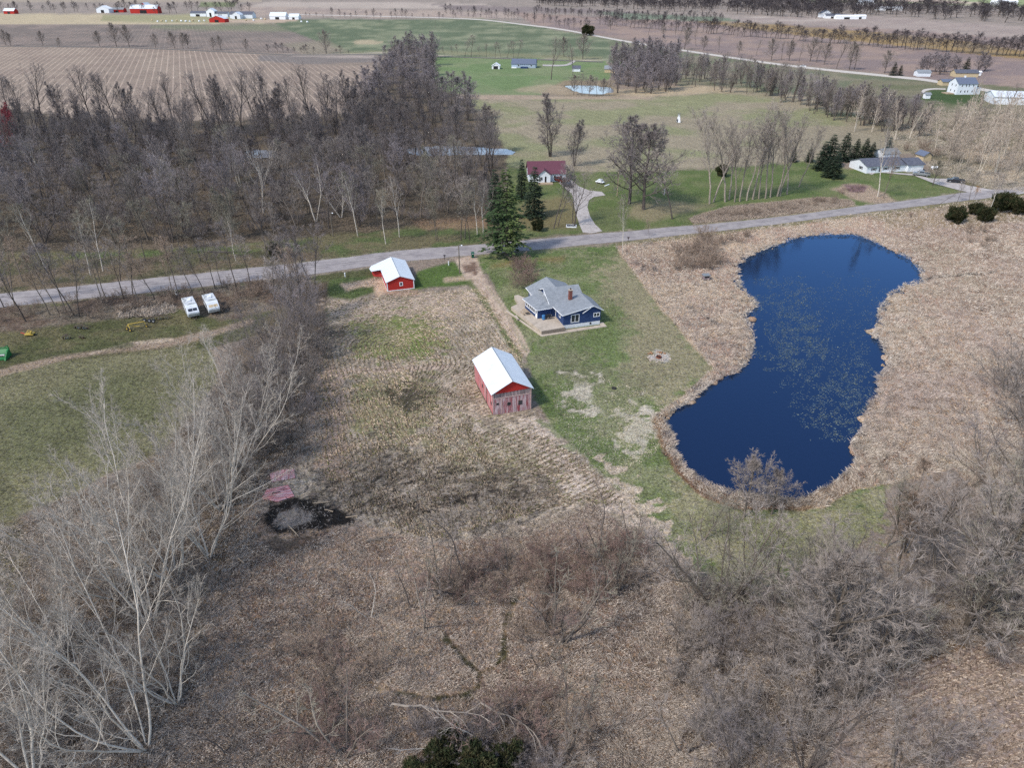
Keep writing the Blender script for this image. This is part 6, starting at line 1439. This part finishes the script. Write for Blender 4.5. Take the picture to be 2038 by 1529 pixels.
for px, py, ty in LFAR:
    x, y = G(px, py); plant('round', x, y, min(hgt(px, py, ty), 24), 'bare tree in the far row between the two ploughed fields on the left', 'b_dark', 't_grey', 'hedgerow_tree', group='trees in the far row left', wide=0.95)
GRN = [(886,112,92),(900,112,92),(912,112,88),(925,112,78),(938,113,70),(955,113,92),(968,113,88),(985,115,85),(997,114,84),(1010,115,82),(1022,116,84),(1030,116,80)]
for px, py, ty in GRN:
    x, y = G(px, py); plant('slim', x, y, min(hgt(px, py, ty), 20), 'bare tree in the row along the lane above the bright green field', 'b_dark', 't_grey', 'hedgerow_tree', group='trees along the lane above the green field', wide=1.5)
BIGR = [(1845,142,105),(1862,143,100),(1880,143,104),(1900,143,112),(1945,142,102),(1830,145,115),(1960,140,110),(1870,148,112)]
for px, py, ty in BIGR:
    x, y = G(px, py); plant('dense', x, y, min(hgt(px, py, ty), 20), 'big dark dense tree round the bungalow behind the tall farmhouse', 'b_dark', 't_plum', 'hedgerow_tree', group='big dark trees behind the tall farmhouse', wide=1.9)
x, y = G(1862, 240)
for x, y in scatter([(1640,215),(1800,250),(1880,250),(1960,230),(2100,210),(2100,260),(1900,270),(1780,265)], 26, 6): plant(TR.choice(['slim','white','wood']), x, y, TR.uniform(10,16), 'thin tan tree in the marshy edge below the tall farmhouse', TR.choice(['b_mid','b_white','b_grey']), TR.choice(['t_tan','t_grey']), 'marsh_tree', group='thin tan trees in the marshy edge', wide=1.3)
it = []
for px, py in along([(1190,48),(1370,62),(1500,72),(1640,84),(1800,96),(1900,104),(2038,112),(2300,135)], 150, 3, 2): it.append(('far', *G(px, py), TR.uniform(8,17), 1.5))
for px, py in along([(880,27),(1000,34),(1080,44),(1180,66)], 34, 5, 4): it.append(('far', *G(px, py), TR.uniform(9,15), 1))
for px, py in along([(600,33),(760,36),(960,36)], 26, 5, 2): it.append(('far', *G(px, py), TR.uniform(5,14), 1))
for px, py in along([(1060,26),(1250,38),(1440,42)], 80, 5, 3): it.append(('far', *G(px, py), TR.uniform(8,13), 1.1))
for px, py in along([(-60,24),(50,22),(190,22),(340,25),(400,22),(500,26)], 42, 6, 3): it.append(('far', *G(px, py), TR.uniform(10,20), 1.2))
for px, py in along([(520,103),(560,105),(700,108)], 12, 6, 1): it.append(('far', *G(px, py), TR.uniform(3,8), 1.2))
for px, py in along([(465,16),(478,4)], 8, 4, 1): it.append(('far', *G(px, py), TR.uniform(10,14), 1.2))
merged('far_hedgerows', 'rows of bare trees between the far fields', 'hedgerow', it, 'b_dark', 't_far')
it = []
for x, y in scatter([(1060,2),(1250,5),(1450,4),(1700,8),(2200,30),(2200,52),(2038,46),(1850,38),(1600,36),(1500,30),(1300,22),(1080,10)], 620, 9, tries=24000): it.append(('far', x, y, TR.uniform(11,19), 2.2))
merged('far_treeline', 'long dark line of trees along the top of the picture', 'woodland', it, 'b_dark', 't_far')

# ------------------------------------------------------------------ evergreens
def conifer(key, H_, rad, whorls, per, seed, droop, m, nsz=0.5, clear=0.06, fill=9, gap=0.0, shape=None):
    r = random.Random(seed); V = []; F = []
    tk = Tree(seed); tk.path((0,0,-0.1), (0,0,1), H_*0.98, H_*0.018+0.04, 0.02, 8, 0.008, 0.05, 7, tk.tr)
    tv, tf = tk.mesh_of(tk.tr)
    br = []
    for i in range(whorls):
        t = clear+(1-clear)*(i+r.uniform(0,0.6))/whorls; z = H_*t
        L0 = rad*(shape(t) if shape else (1-t)**0.8)
        for k in range(per):
            if r.random() < gap: continue
            a = 6.283*k/per+r.uniform(-.5,.5)+i; L = max(0.25, L0*r.uniform(0.65,1.15)); zz = z+r.uniform(-.2,.2)
            dr = droop*r.uniform(0.6,1.4)
            def P(u): return (math.cos(a)*L*u, math.sin(a)*L*u, zz+L*(0.10*u-dr*u*u+0.18*dr*u**4))
            br.append(([P(0), P(0.35), P(0.7), P(1)], [0.05, 0.035, 0.02, 0.01], 3))
            nn = max(3, int(fill*L/ (nsz*2)))
            for q in range(nn):
                u = r.uniform(0.12, 1.0)**0.8; c = P(u); sp = 0.38*L*(1.05-u)+0.12
                side = r.uniform(-1,1); ca, sa = math.cos(a), math.sin(a)
                c = (c[0]-sa*side*sp, c[1]+ca*side*sp, c[2]-abs(side)*sp*0.25+r.uniform(-.06,.06))
                # a flat spray: long thin kite leaning outwards
                dx, dy = ca+(-sa)*side*0.9, sa+ca*side*0.9; l = math.hypot(dx, dy); dx /= l; dy /= l; s_ = nsz*r.uniform(.5,1.2); w_ = s_*0.34
                up = r.uniform(-.45,.25)
                b = len(V); V += [c, (c[0]+dx*s_*.5-dy*w_, c[1]+dy*s_*.5+dx*w_, c[2]+up*s_*.4+r.uniform(-.1,.1)*s_), (c[0]+dx*s_, c[1]+dy*s_, c[2]+up*s_), (c[0]+dx*s_*.5+dy*w_, c[1]+dy*s_*.5-dx*w_, c[2]+up*s_*.4+r.uniform(-.1,.1)*s_)]
                F.append((b,b+1,b+2)); F.append((b,b+2,b+3))
    bv, bf = tk.mesh_of(br)
    tm = np_mesh(key+'_trunk', np.concatenate([tv, bv]), np.concatenate([tf, bf+len(tv)]), True); tm.materials.append(M['b_dark'])
    cm = np_mesh(key+'_crown', V, np.array(F)); cm.materials.append(m)
    PROTO.setdefault(key, []).append(((tm, cm), H_))
conifer('bigspruce', 23, 6.6, 26, 8, 5, 0.34, M['n_pine'], 0.95, 0.10, 12, 0.10, lambda t: min(1.0, (1.02-t)*1.35)**0.8*(0.8+0.2*math.sin(t*40)))
conifer('fir', 16, 3.9, 26, 9, 6, 0.25, M['n_dark'], 0.6, 0.03, 12, 0.05)
conifer('bluespruce', 9, 2.3, 18, 9, 7, 0.12, M['n_blue'], 0.45, 0.02, 12)
def juniper(key, seed):
    r = random.Random(seed); V = []; F = []
    for q in range(5200):
        th = r.uniform(0, 6.283); ph = math.acos(r.uniform(-0.9, 1)); rr_ = (1+0.25*math.sin(th*3+seed)+0.18*math.sin(ph*5+th*2))*r.uniform(0.72, 1.0)
        c = (1.5*rr_*math.sin(ph)*math.cos(th), 1.5*rr_*math.sin(ph)*math.sin(th), 1.5+1.5*rr_*math.cos(ph)*(0.95))
        if c[2] < 0.05: continue
        d = Vector((c[0]*0.5+r.gauss(0,.5), c[1]*0.5+r.gauss(0,.5), 0.9+r.gauss(0,.3))).normalized(); u = d.cross(Vector((r.gauss(0,1), r.gauss(0,1), r.gauss(0,1)))).normalized()*0.07; s_ = r.uniform(.18,.4)
        b = len(V); c = Vector(c); V += [tuple(c-u), tuple(c+u), tuple(c+d*s_)]; F.append((b,b+1,b+2))
    T = Tree(seed); T.path((0,0,0), (0,0,1), 2.4, 0.12, 0.03, 5, 0.03, 0.05, 6, T.tr); tv, tf = T.mesh_of(T.tr)
    tm = np_mesh(key+'_trunk', tv, tf, True); tm.materials.append(M['b_dark']); cm = np_mesh(key+'_crown', V, np.array(F)); cm.materials.append(M['n_yew'])
    PROTO.setdefault(key, []).append(((tm, cm), 3.0))
juniper('juniper', 1); juniper('juniper', 2)
def ever(kind, px, py, h, label, name='spruce_tree', m=None, wide=1.0):
    x, y = G(px, py); (tm, cm), H0 = TR.choice(PROTO[kind]); s = h/H0
    t = thing(name, label, 'tree', (x, y, 0)); t.rotation_euler = (0, 0, TR.uniform(0,6.28)); t.scale = (s*wide, s*wide, s)
    for nm, me in (('trunk', tm), ('crown', cm)):
        a = bpy.data.objects.new(nm, me); COL.objects.link(a); a.parent = t
        if m and nm == 'crown': put_mat(a, M[m])
    return t
ever('bigspruce', 1008, 508, 22.7, 'large green spruce standing at the road by the dirt drive', wide=1.12)
ever('fir', 986, 442, 16, 'dark fir behind the left side of the large green spruce', 'fir_tree')
ever('fir', 1063, 432, 15.5, 'broad dark fir between the large spruce and the forked trees', 'fir_tree', wide=1.15)
ever('fir', 1038, 395, 13, 'dark fir half hidden behind the large spruce', 'fir_tree')
ever('juniper', 548, 512, 3.8, 'small dark juniper at the road beside a pale trunk', 'juniper', wide=0.9)
ever('juniper', 1071, 459, 3.2, 'small dark juniper right of the large spruce', 'juniper')
ever('juniper', 1436, 351, 4.2, 'dark egg shaped juniper in the poplar row lawn', 'juniper', wide=0.9)
for px, py, h, lb in ((1901,443,4.6,'round dark juniper standing alone right of the pond'),(1958,441,4.3,'round dark juniper in the middle of the group by the road'),(1940,428,3.6,'low dark juniper at the left of the group by the road'),(1992,420,5.6,'largest round juniper by the road at the right edge'),(2024,426,4.8,'round juniper at the right edge beside the largest one')):
    ever('juniper', px, py, h, lb, 'juniper', wide=1.05)
for px, py, ty, k, lb in ((1634,338,280,'fir','dark spruce at the left of the ranch house group'),(1648,333,266,'fir','tallest dark spruce left of the ranch house'),(1660,354,303,'fir','broad dark spruce nearest the road in the ranch house group'),(1646,352,312,'fir','dark spruce pressed against the broad one nearest the road'),(1677,320,263,'fir','narrow dark spruce directly left of the ranch roof'),
      (1700,318,275,'fir','dark spruce behind the ranch roof, left one'),(1718,318,274,'fir','dark spruce behind the ranch roof, second one'),(1733,316,282,'fir','dark spruce behind the middle of the ranch roof'),(1764,312,272,'bluespruce','blue green spruce behind the pale roofed garage'),(1610,322,292,'fir','dark spruce furthest left behind the poplars'),(1578,322,296,'fir','dark low spruce between the poplars'),(1777,150,122,'fir','dark conifer left of two by the country road'),(1790,150,128,'fir','dark conifer right of two by the country road'),(1920,146,112,'fir','dark conifer among the big bare trees behind the farmhouse'),(1168,70,50,'juniper','round dark evergreen at the country road'),(1628,205,185,'fir','dark cedar in the belt by the meadow'),(1638,210,187,'fir','second dark cedar in the belt by the meadow')):
    h = hgt(px, py, ty); ever(k, px, py, h, lb, 'juniper' if k == 'juniper' else 'spruce_tree', wide=1.6 if k == 'fir' else 1.3)
for k, (px, py, h) in enumerate(((880,1530,2.6),(950,1545,3.0),(1010,1520,2.2),(900,1480,1.8),(830,1560,2.2))):
    ever('juniper', px, py, h, 'low dark evergreen shrub under bare branches at the bottom edge', 'juniper', wide=1.25)['group'] = 'low dark evergreen shrubs at the bottom edge'
for x, y in scatter([(830,1450),(1040,1430),(1110,1540),(840,1560)], 16, 1.2): plant('bush', x, y, TR.uniform(2.0,3.6), 'bare dark bush tangled over the low evergreens at the bottom edge', 'b_grey', 't_dark', 'bush', 'bush', group='bare dark bushes over the low evergreens', wide=1.2)
x, y = G(960, 1480); t = plant('sapling', x, y, 10, 'grey dead tree lying across the dark spruce at the bottom edge', 'b_pale', 't_grey', 'leaning_tree', lean=0, rz=0); t.rotation_euler = (R(10), R(-62), 0)

# ------------------------------------------------------------------ dry grass, reeds and floating leaves
def tufts(name, label, poly, n, h, w, cols, blades=5, lean=0.6, flow=0.0, avoid=None, seed=1, mixn=14, keep=None, avoid_m=0.0):
    rg = np.random.default_rng(seed); P = np.asarray(poly, float)
    px = rg.uniform(P[:,0].min(), P[:,0].max(), n*3); py = rg.uniform(P[:,1].min(), P[:,1].max(), n*3)
    ok = sdpoly(px, py, P) < 0
    if avoid is not None: ok &= sdpoly(px, py, avoid) > avoid_m
    if name == 'rough_grass':
        for L_ in BROOK: ok &= sdline(px, py, L_)+(fbm(px/6, py/6, 4)-0.5)*8 > 5.5
    px, py = px[ok][:n], py[ok][:n]; n = len(px)
    a = (px-1019)/FPX; b = (764.5-py)/FPX; dz = -sP+b*cP; t = CH/-dz; x = a*t; y = (cP+b*sP)*t
    if keep is not None:
        k = fbm(x/keep, y/keep, seed+5) > rg.uniform(0.3, 0.62, n); x, y = x[k], y[k]; n = len(x)
    xb = np.repeat(x, blades)+rg.normal(size=n*blades)*w*1.4; yb = np.repeat(y, blades)+rg.normal(size=n*blades)*w*1.4
    m = n*blades
    th = fbm(xb/3.5, yb/3.5, seed+9, 3)*12.6; th = np.where(rg.random(m) < flow, th+rg.normal(size=m)*0.35, rg.uniform(0, 6.283, m))
    ln = rg.uniform(0.15, 1.0, m)*lean; L = h*rg.uniform(0.5, 1.2, m)
    d = np.stack([np.cos(th)*np.sin(ln), np.sin(th)*np.sin(ln), np.cos(ln)], 1)
    u = np.stack([-np.sin(th+rg.normal(size=m)), np.cos(th), np.zeros(m)], 1); u /= np.linalg.norm(u, axis=1)[:,None]+1e-9
    B = np.stack([xb, yb, np.full(m, -0.06)], 1); ww = (w*rg.uniform(0.5,1.2,m))[:,None]
    V = np.stack([B-u*ww/2, B+u*ww/2, B+d*L[:,None]*0.6+u*ww*0.3, B+d*L[:,None]+np.stack([d[:,0],d[:,1],np.full(m,-0.4)],1)*(L*0.25)[:,None]], 1).reshape(-1,3)
    i = np.arange(m)*4; F = np.stack([i, i+1, i+2, i+3], 1)
    me = np_mesh(name, V, F)
    C = np.array([alb(*c) for c in cols]); C = C.mean(1)[:,None]+(C-C.mean(1)[:,None])*0.72; s_ = fbm(xb/mixn, yb/mixn, seed+3)+rg.normal(size=m)*0.13
    idx = np.clip((s_-0.25)/0.5*len(C), 0, len(C)-1).astype(int)
    cc = C[idx]*rg.uniform(0.72, 1.28, (m,1)); cc = np.concatenate([cc, np.ones((m,1))], 1)
    ca = me.color_attributes.new('tint', 'FLOAT_COLOR', 'POINT'); ca.data.foreach_set('color', np.repeat(cc, 4, 0).astype(np.float32).ravel())
    return tag(link(name, me, M['tuft']), label, 'grass', kind='stuff')
M['tuft'] = bpy.data.materials.new('dry_grass'); M['tuft'].use_nodes = True
_t = M['tuft'].node_tree; _a = _t.nodes.new('ShaderNodeAttribute'); _a.attribute_name = 'tint'; _b = _t.nodes['Principled BSDF']
_t.links.new(_a.outputs['Color'], _b.inputs['Base Color']); _b.inputs['Roughness'].default_value = 0.9; _b.inputs['Specular IOR Level'].default_value = 0.1
ROUGH = [(-60,1560),(-60,1080),(150,1000),(350,900),(460,760),(560,700),(640,640),(640,900),(560,970),(500,1060),(560,1110),(700,1040),(900,1085),(1180,1000),(1300,1080),(1400,1160),(1660,1230),(1850,1180),(2100,1130),(2100,1225),(1900,1285),(1790,1335),(1670,1420),(1640,1560)]
tufts('rough_grass', 'dead brown grass tangled over the rough foreground', ROUGH, 90000, 0.6, 0.022, [(198,184,168),(216,200,184),(232,218,204),(206,190,176),(170,156,142),(238,222,204)], 4, 1.35, 0.55, seed=3)
tufts('reeds', 'pale tan reeds lying round the pond', REEDP, 120000, 0.8, 0.021, [(200,186,164),(226,210,192),(236,224,208),(184,166,150),(222,206,186),(204,186,176)], 4, 1.25, 0.85, avoid=POND, seed=5, avoid_m=-5)
tufts('marsh_grass', 'tan marsh grass beyond the ranch house', [(1760,262),(1880,220),(2060,215),(2060,385),(1960,375),(1860,345)], 16000, 0.9, 0.06, [(190,178,160),(210,198,178),(164,154,136),(150,146,120)], 4, 1.0, 0.5, seed=6)
tufts('roadside_straw', 'straw coloured weeds in the strip along the far road edge', [(1370,436),(1450,412),(1640,394),(1695,400),(1700,410),(1500,436),(1380,446)], 9000, 0.9, 0.05, [(198,182,162),(172,152,138),(186,168,150)], 4, 0.8, 0.3, seed=7)
tufts('pond_edge_weeds', 'rusty brown weeds along the lower bank of the pond', [(1296,835),(1312,890),(1345,940),(1400,992),(1470,1016),(1600,1016),(1712,968),(1690,945),(1640,975),(1590,1000),(1463,988),(1408,972),(1366,945),(1334,901),(1322,861),(1330,818)], 4500, 0.6, 0.07, [(150,112,84),(176,138,106),(196,168,132)], 4, 0.9, 0.2, avoid=POND, seed=8, avoid_m=-4)
tufts('stubble', 'broken stubble and clods scattered over the garden', [(655,600),(960,575),(1045,700),(1060,850),(1180,930),(1100,1010),(860,1075),(690,1020),(620,900),(640,700)], 24000, 0.18, 0.06, [(190,172,154),(140,122,106),(206,190,172),(110,98,86),(128,134,84)], 2, 1.5, 0.0, seed=9)
tufts('lawn_tufts', 'uneven green and dead grass of the lawns', [(945,510),(1230,490),(1430,740),(1330,815),(1335,905),(1400,985),(1650,1000),(1760,970),(1640,1120),(1480,1170),(1200,945),(1066,800),(1040,690)], 30000, 0.14, 0.05, [(132,142,96),(158,158,118),(192,182,156),(116,130,80),(176,168,134)], 3, 1.3, 0.0, seed=10, mixn=8)
tufts('lot_grass', 'mixed green and tan grass of the lot and left field', [(-20,760),(0,610),(330,600),(640,560),(640,640),(430,700),(330,880),(190,950),(-20,1080)], 20000, 0.16, 0.08, [(124,124,86),(142,138,100),(172,158,126),(106,110,72)], 3, 1.3, 0.0, seed=11, mixn=8)
tufts('verge_grass', 'grass of the verges and lawns beyond the road', [(0,500),(640,470),(1000,330),(1400,330),(1860,345),(1990,380),(1500,436),(960,485),(300,550),(0,582)], 20000, 0.25, 0.06, [(118,128,84),(140,138,92),(160,146,110),(96,110,58)], 3, 1.0, 0.0, seed=12, mixn=10)
tufts('wood_floor_litter', 'brown leaf litter and brush on the floor of the wood', [(0,500),(0,290),(700,262),(860,225),(990,330),(960,440),(640,470)], 26000, 0.8, 0.06, [(120,106,94),(146,130,114),(100,90,80),(160,140,116)], 3, 1.0, 0.0, seed=13)
tufts('pale_straw_patch', 'pale broken straw heap beside the roadside trees', [(230,612),(300,596),(340,605),(352,622),(290,632),(236,634)], 1500, 0.9, 0.09, [(206,192,176),(190,172,152)], 4, 1.1, 0.5, seed=14)
# floating leaves
rg = np.random.default_rng(4); n = 5200
LP = [[(1560,560),(1640,540),(1790,560),(1740,640),(1740,800),(1700,860),(1600,850),(1540,740),(1520,660)],[(1500,560),(1600,550),(1650,700),(1560,740),(1500,720)],[(1600,740),(1700,720),(1730,800),(1690,880),(1640,870)]]
Vs = []
for k, (poly, m) in enumerate(zip(LP, (4600, 4200, 1300))):
    P = np.asarray(poly, float); px = rg.uniform(P[:,0].min(), P[:,0].max(), m*3); py = rg.uniform(P[:,1].min(), P[:,1].max(), m*3)
    ok = (sdpoly(px, py, P)+(fbm(px/30, py/20, 3+k)-0.5)*110 < 0)&(sdpoly(px, py, POND) < -6)&(fbm(px/14, py/9, 8) > rg.uniform(0.3, 0.7, m*3)); Vs.append(np.stack([px[ok][:m], py[ok][:m]], 1))
Pp = np.concatenate(Vs); a = (Pp[:,0]-1019)/FPX; b = (764.5-Pp[:,1])/FPX; t = (CH+0.39)/(sP-b*cP); x = a*t; y = (cP+b*sP)*t; m = len(x)
r_ = rg.uniform(0.03, 0.10, m)*np.where(rg.random(m) < 0.06, 1.8, 1); th = rg.uniform(0, 6.283, m); V = []
for k in range(6):
    an = th+k*math.pi/3; V.append(np.stack([x+np.cos(an)*r_*(1.4 if k % 3 == 0 else 1), y+np.sin(an)*r_, np.full(m, -0.388)], 1))
V = np.stack(V, 1).reshape(-1,3); F = np.arange(m)[:,None]*6+np.arange(6)[None,:]
tag(link('floating_leaves', np_mesh('floating_leaves', V, F), mat('floating_leaves', alb(84,106,120), var=0.5, scale=3, rough=0.5, col2=alb(126,136,122))), 'small floating leaves speckling the pond', 'water plants', kind='stuff')

# fallen trunks
for k, (px, py, L_, a, m, lb) in enumerate(((275,372,9,38,'b_pale','pale fallen trunk leaning across the brush in the wood'),(455,503,11,2,'b_dark','long dark log lying along the far verge of the road'),(400,470,6,30,'b_grey','grey fallen trunk at the foot of the wood'),(225,1075,5,30,'b_pale','pale log on the ground left of the hedge trees'),(350,585,3.5,120,'b_pale','thin pale stick leaning beside the camper trailers'),(760,1075,4,12,'b_grey','grey fallen branch in the rough grass below the garden'),(870,1440,9,-8,'b_mid','long forked dead branch over the dark evergreens'),(1010,1455,6,-30,'b_mid','second dead branch right over the dark evergreens'))):
    x, y = G(px, py); z0 = 0.3 if k not in (6,7) else 2.2
    t = thing('fallen_log', lb, 'log', (x, y, 0), R(a)); r2 = random.Random(k)
    P_ = [(-L_/2+L_*i/6, r2.gauss(0,.12), z0+r2.gauss(0,.06)+ (0.5*i/6 if k in (0,2) else 0)) for i in range(7)]
    MB().tube(P_, [(0.12 if k > 5 else 0.17)*(1-0.12*i) for i in range(7)], 6).build('trunk', M[m], t)
    b_ = MB()
    for j in range(7):
        i = r2.randint(2, 6); p = P_[i]; q = r2.choice((-1, 1)); l = r2.uniform(0.8, 2.4)
        b_.tube([p, (p[0]+l*0.6, p[1]+q*l*0.4, p[2]+l*0.15), (p[0]+l*1.0, p[1]+q*l*0.9, p[2]+l*0.2)], [0.05, 0.03, 0.012], 4)
    b_.build('branches', M[m], t)

# clods and stubble lying along the rows of the garden and the ploughed corner
def clods(name, label, poly, n, hgt_, ln, wd, cols, seed, period=0.92, onrow=0.7, dark=None):
    rg = np.random.default_rng(seed); P = np.asarray(poly, float)
    px = rg.uniform(P[:,0].min(), P[:,0].max(), n*4); py = rg.uniform(P[:,1].min(), P[:,1].max(), n*4)
    ok = sdpoly(px, py, P) < 0; px, py = px[ok], py[ok]
    a = (px-1019)/FPX; b = (764.5-py)/FPX; t = CH/(sP-b*cP); x = a*t; y = (cP+b*sP)*t
    ph = row_phase(x, y); e = 0.05
    gx_ = (row_phase(x+e, y)-ph)/e; gy_ = (row_phase(x, y+e)-ph)/e; l = np.hypot(gx_, gy_)+1e-6; gx_ /= l; gy_ /= l
    fr = ph/period-np.floor(ph/period)-0.5; on = rg.random(len(x)) < onrow
    if dark is not None: on &= ~((sdpoly(px, py, dark) < 20)&(rg.random(len(x)) < 0.75))
    x = np.where(on, x-gx_*fr*period*0.85, x); y = np.where(on, y-gy_*fr*period*0.85, y)
    k = fbm(x/1.6, y/1.6, seed, 3) > rg.uniform(0.25, 0.62, len(x)); k &= (sdpoly(px, py, dark) > 0)|(rg.random(len(x)) < 0.4) if dark is not None else True; x, y, gx_, gy_, px, py = [q[k][:n] for q in (x, y, gx_, gy_, px, py)]; m = len(x)
    th = np.arctan2(gx_, -gy_)+rg.normal(size=m)*0.4; c, s_ = np.cos(th), np.sin(th)
    L_ = ln*rg.uniform(.3,1.3,m); W_ = wd*rg.uniform(.4,1.3,m); H_ = hgt_*rg.uniform(.3,1.3,m); V = []
    for (u, v, w_) in ((-.5,-.5,0),(.5,-.4,0),(.5,.5,0),(-.5,.4,0),(-.3,0,1),(.25,.1,1)):
        V.append(np.stack([x+c*u*L_-s_*v*W_, y+s_*u*L_+c*v*W_, -0.04+w_*(H_+0.04)], 1))
    V = np.stack(V, 1).reshape(-1,3); i = np.arange(m)*6
    me = np_mesh(name, V, np.concatenate([np.stack([i,i+1,i+5,i+4],1), np.stack([i+2,i+3,i+4,i+5],1)]))
    C = np.array([alb(*q) for q in cols]); cc = C[rg.integers(0, len(C), m)]*rg.uniform(.75,1.25,(m,1))
    if dark is not None:
        d = np.clip(0.5-sdpoly(px, py, dark)/50, 0, 1)*rg.uniform(0.4,1,m); cc = cc*(1-d[:,None])+np.array(alb(92,85,78))*d[:,None]
    ca = me.color_attributes.new('tint', 'FLOAT_COLOR', 'POINT'); ca.data.foreach_set('color', np.repeat(np.concatenate([cc, np.ones((m,1))],1), 6, 0).astype(np.float32).ravel())
    return tag(link(name, me, M['tuft']), label, 'stubble', kind='stuff')
GP = [(655,600),(820,582),(960,575),(1040,690),(1040,770),(930,800),(940,860),(1060,850),(1180,930),(1240,1000),(1100,1010),(860,1075),(690,1020),(620,900),(640,700)]
BD = [(640,1040),(640,960),(760,900),(860,910),(1090,950),(1090,1000),(900,1060),(720,1050)]
clods('garden_clods', 'pale and brown stubble ridges along the curving rows of the garden', GP, 42000, 0.11, 0.55, 0.13, [(206,192,174),(186,170,150),(150,134,118),(216,202,186),(120,106,92),(134,138,92)], 5, dark=BD)
clods('field_clods', 'soil ridges of the ploughed corner at the lower right', [(1700,1400),(1850,1310),(2060,1250),(2060,1560),(1700,1560)], 14000, 0.10, 0.6, 0.14, [(190,174,160),(166,150,138),(206,192,178),(130,116,106)], 6)
clods('scattered_pebbles', 'pale stones and scraps strewn over the bare lawn patches', [(1090,740),(1200,750),(1310,790),(1320,880),(1260,960),(1340,1090),(1280,1080),(1170,930),(1110,850)], 7000, 0.06, 0.2, 0.12, [(214,206,192),(190,182,166),(226,218,206),(150,142,120)], 7, onrow=0)
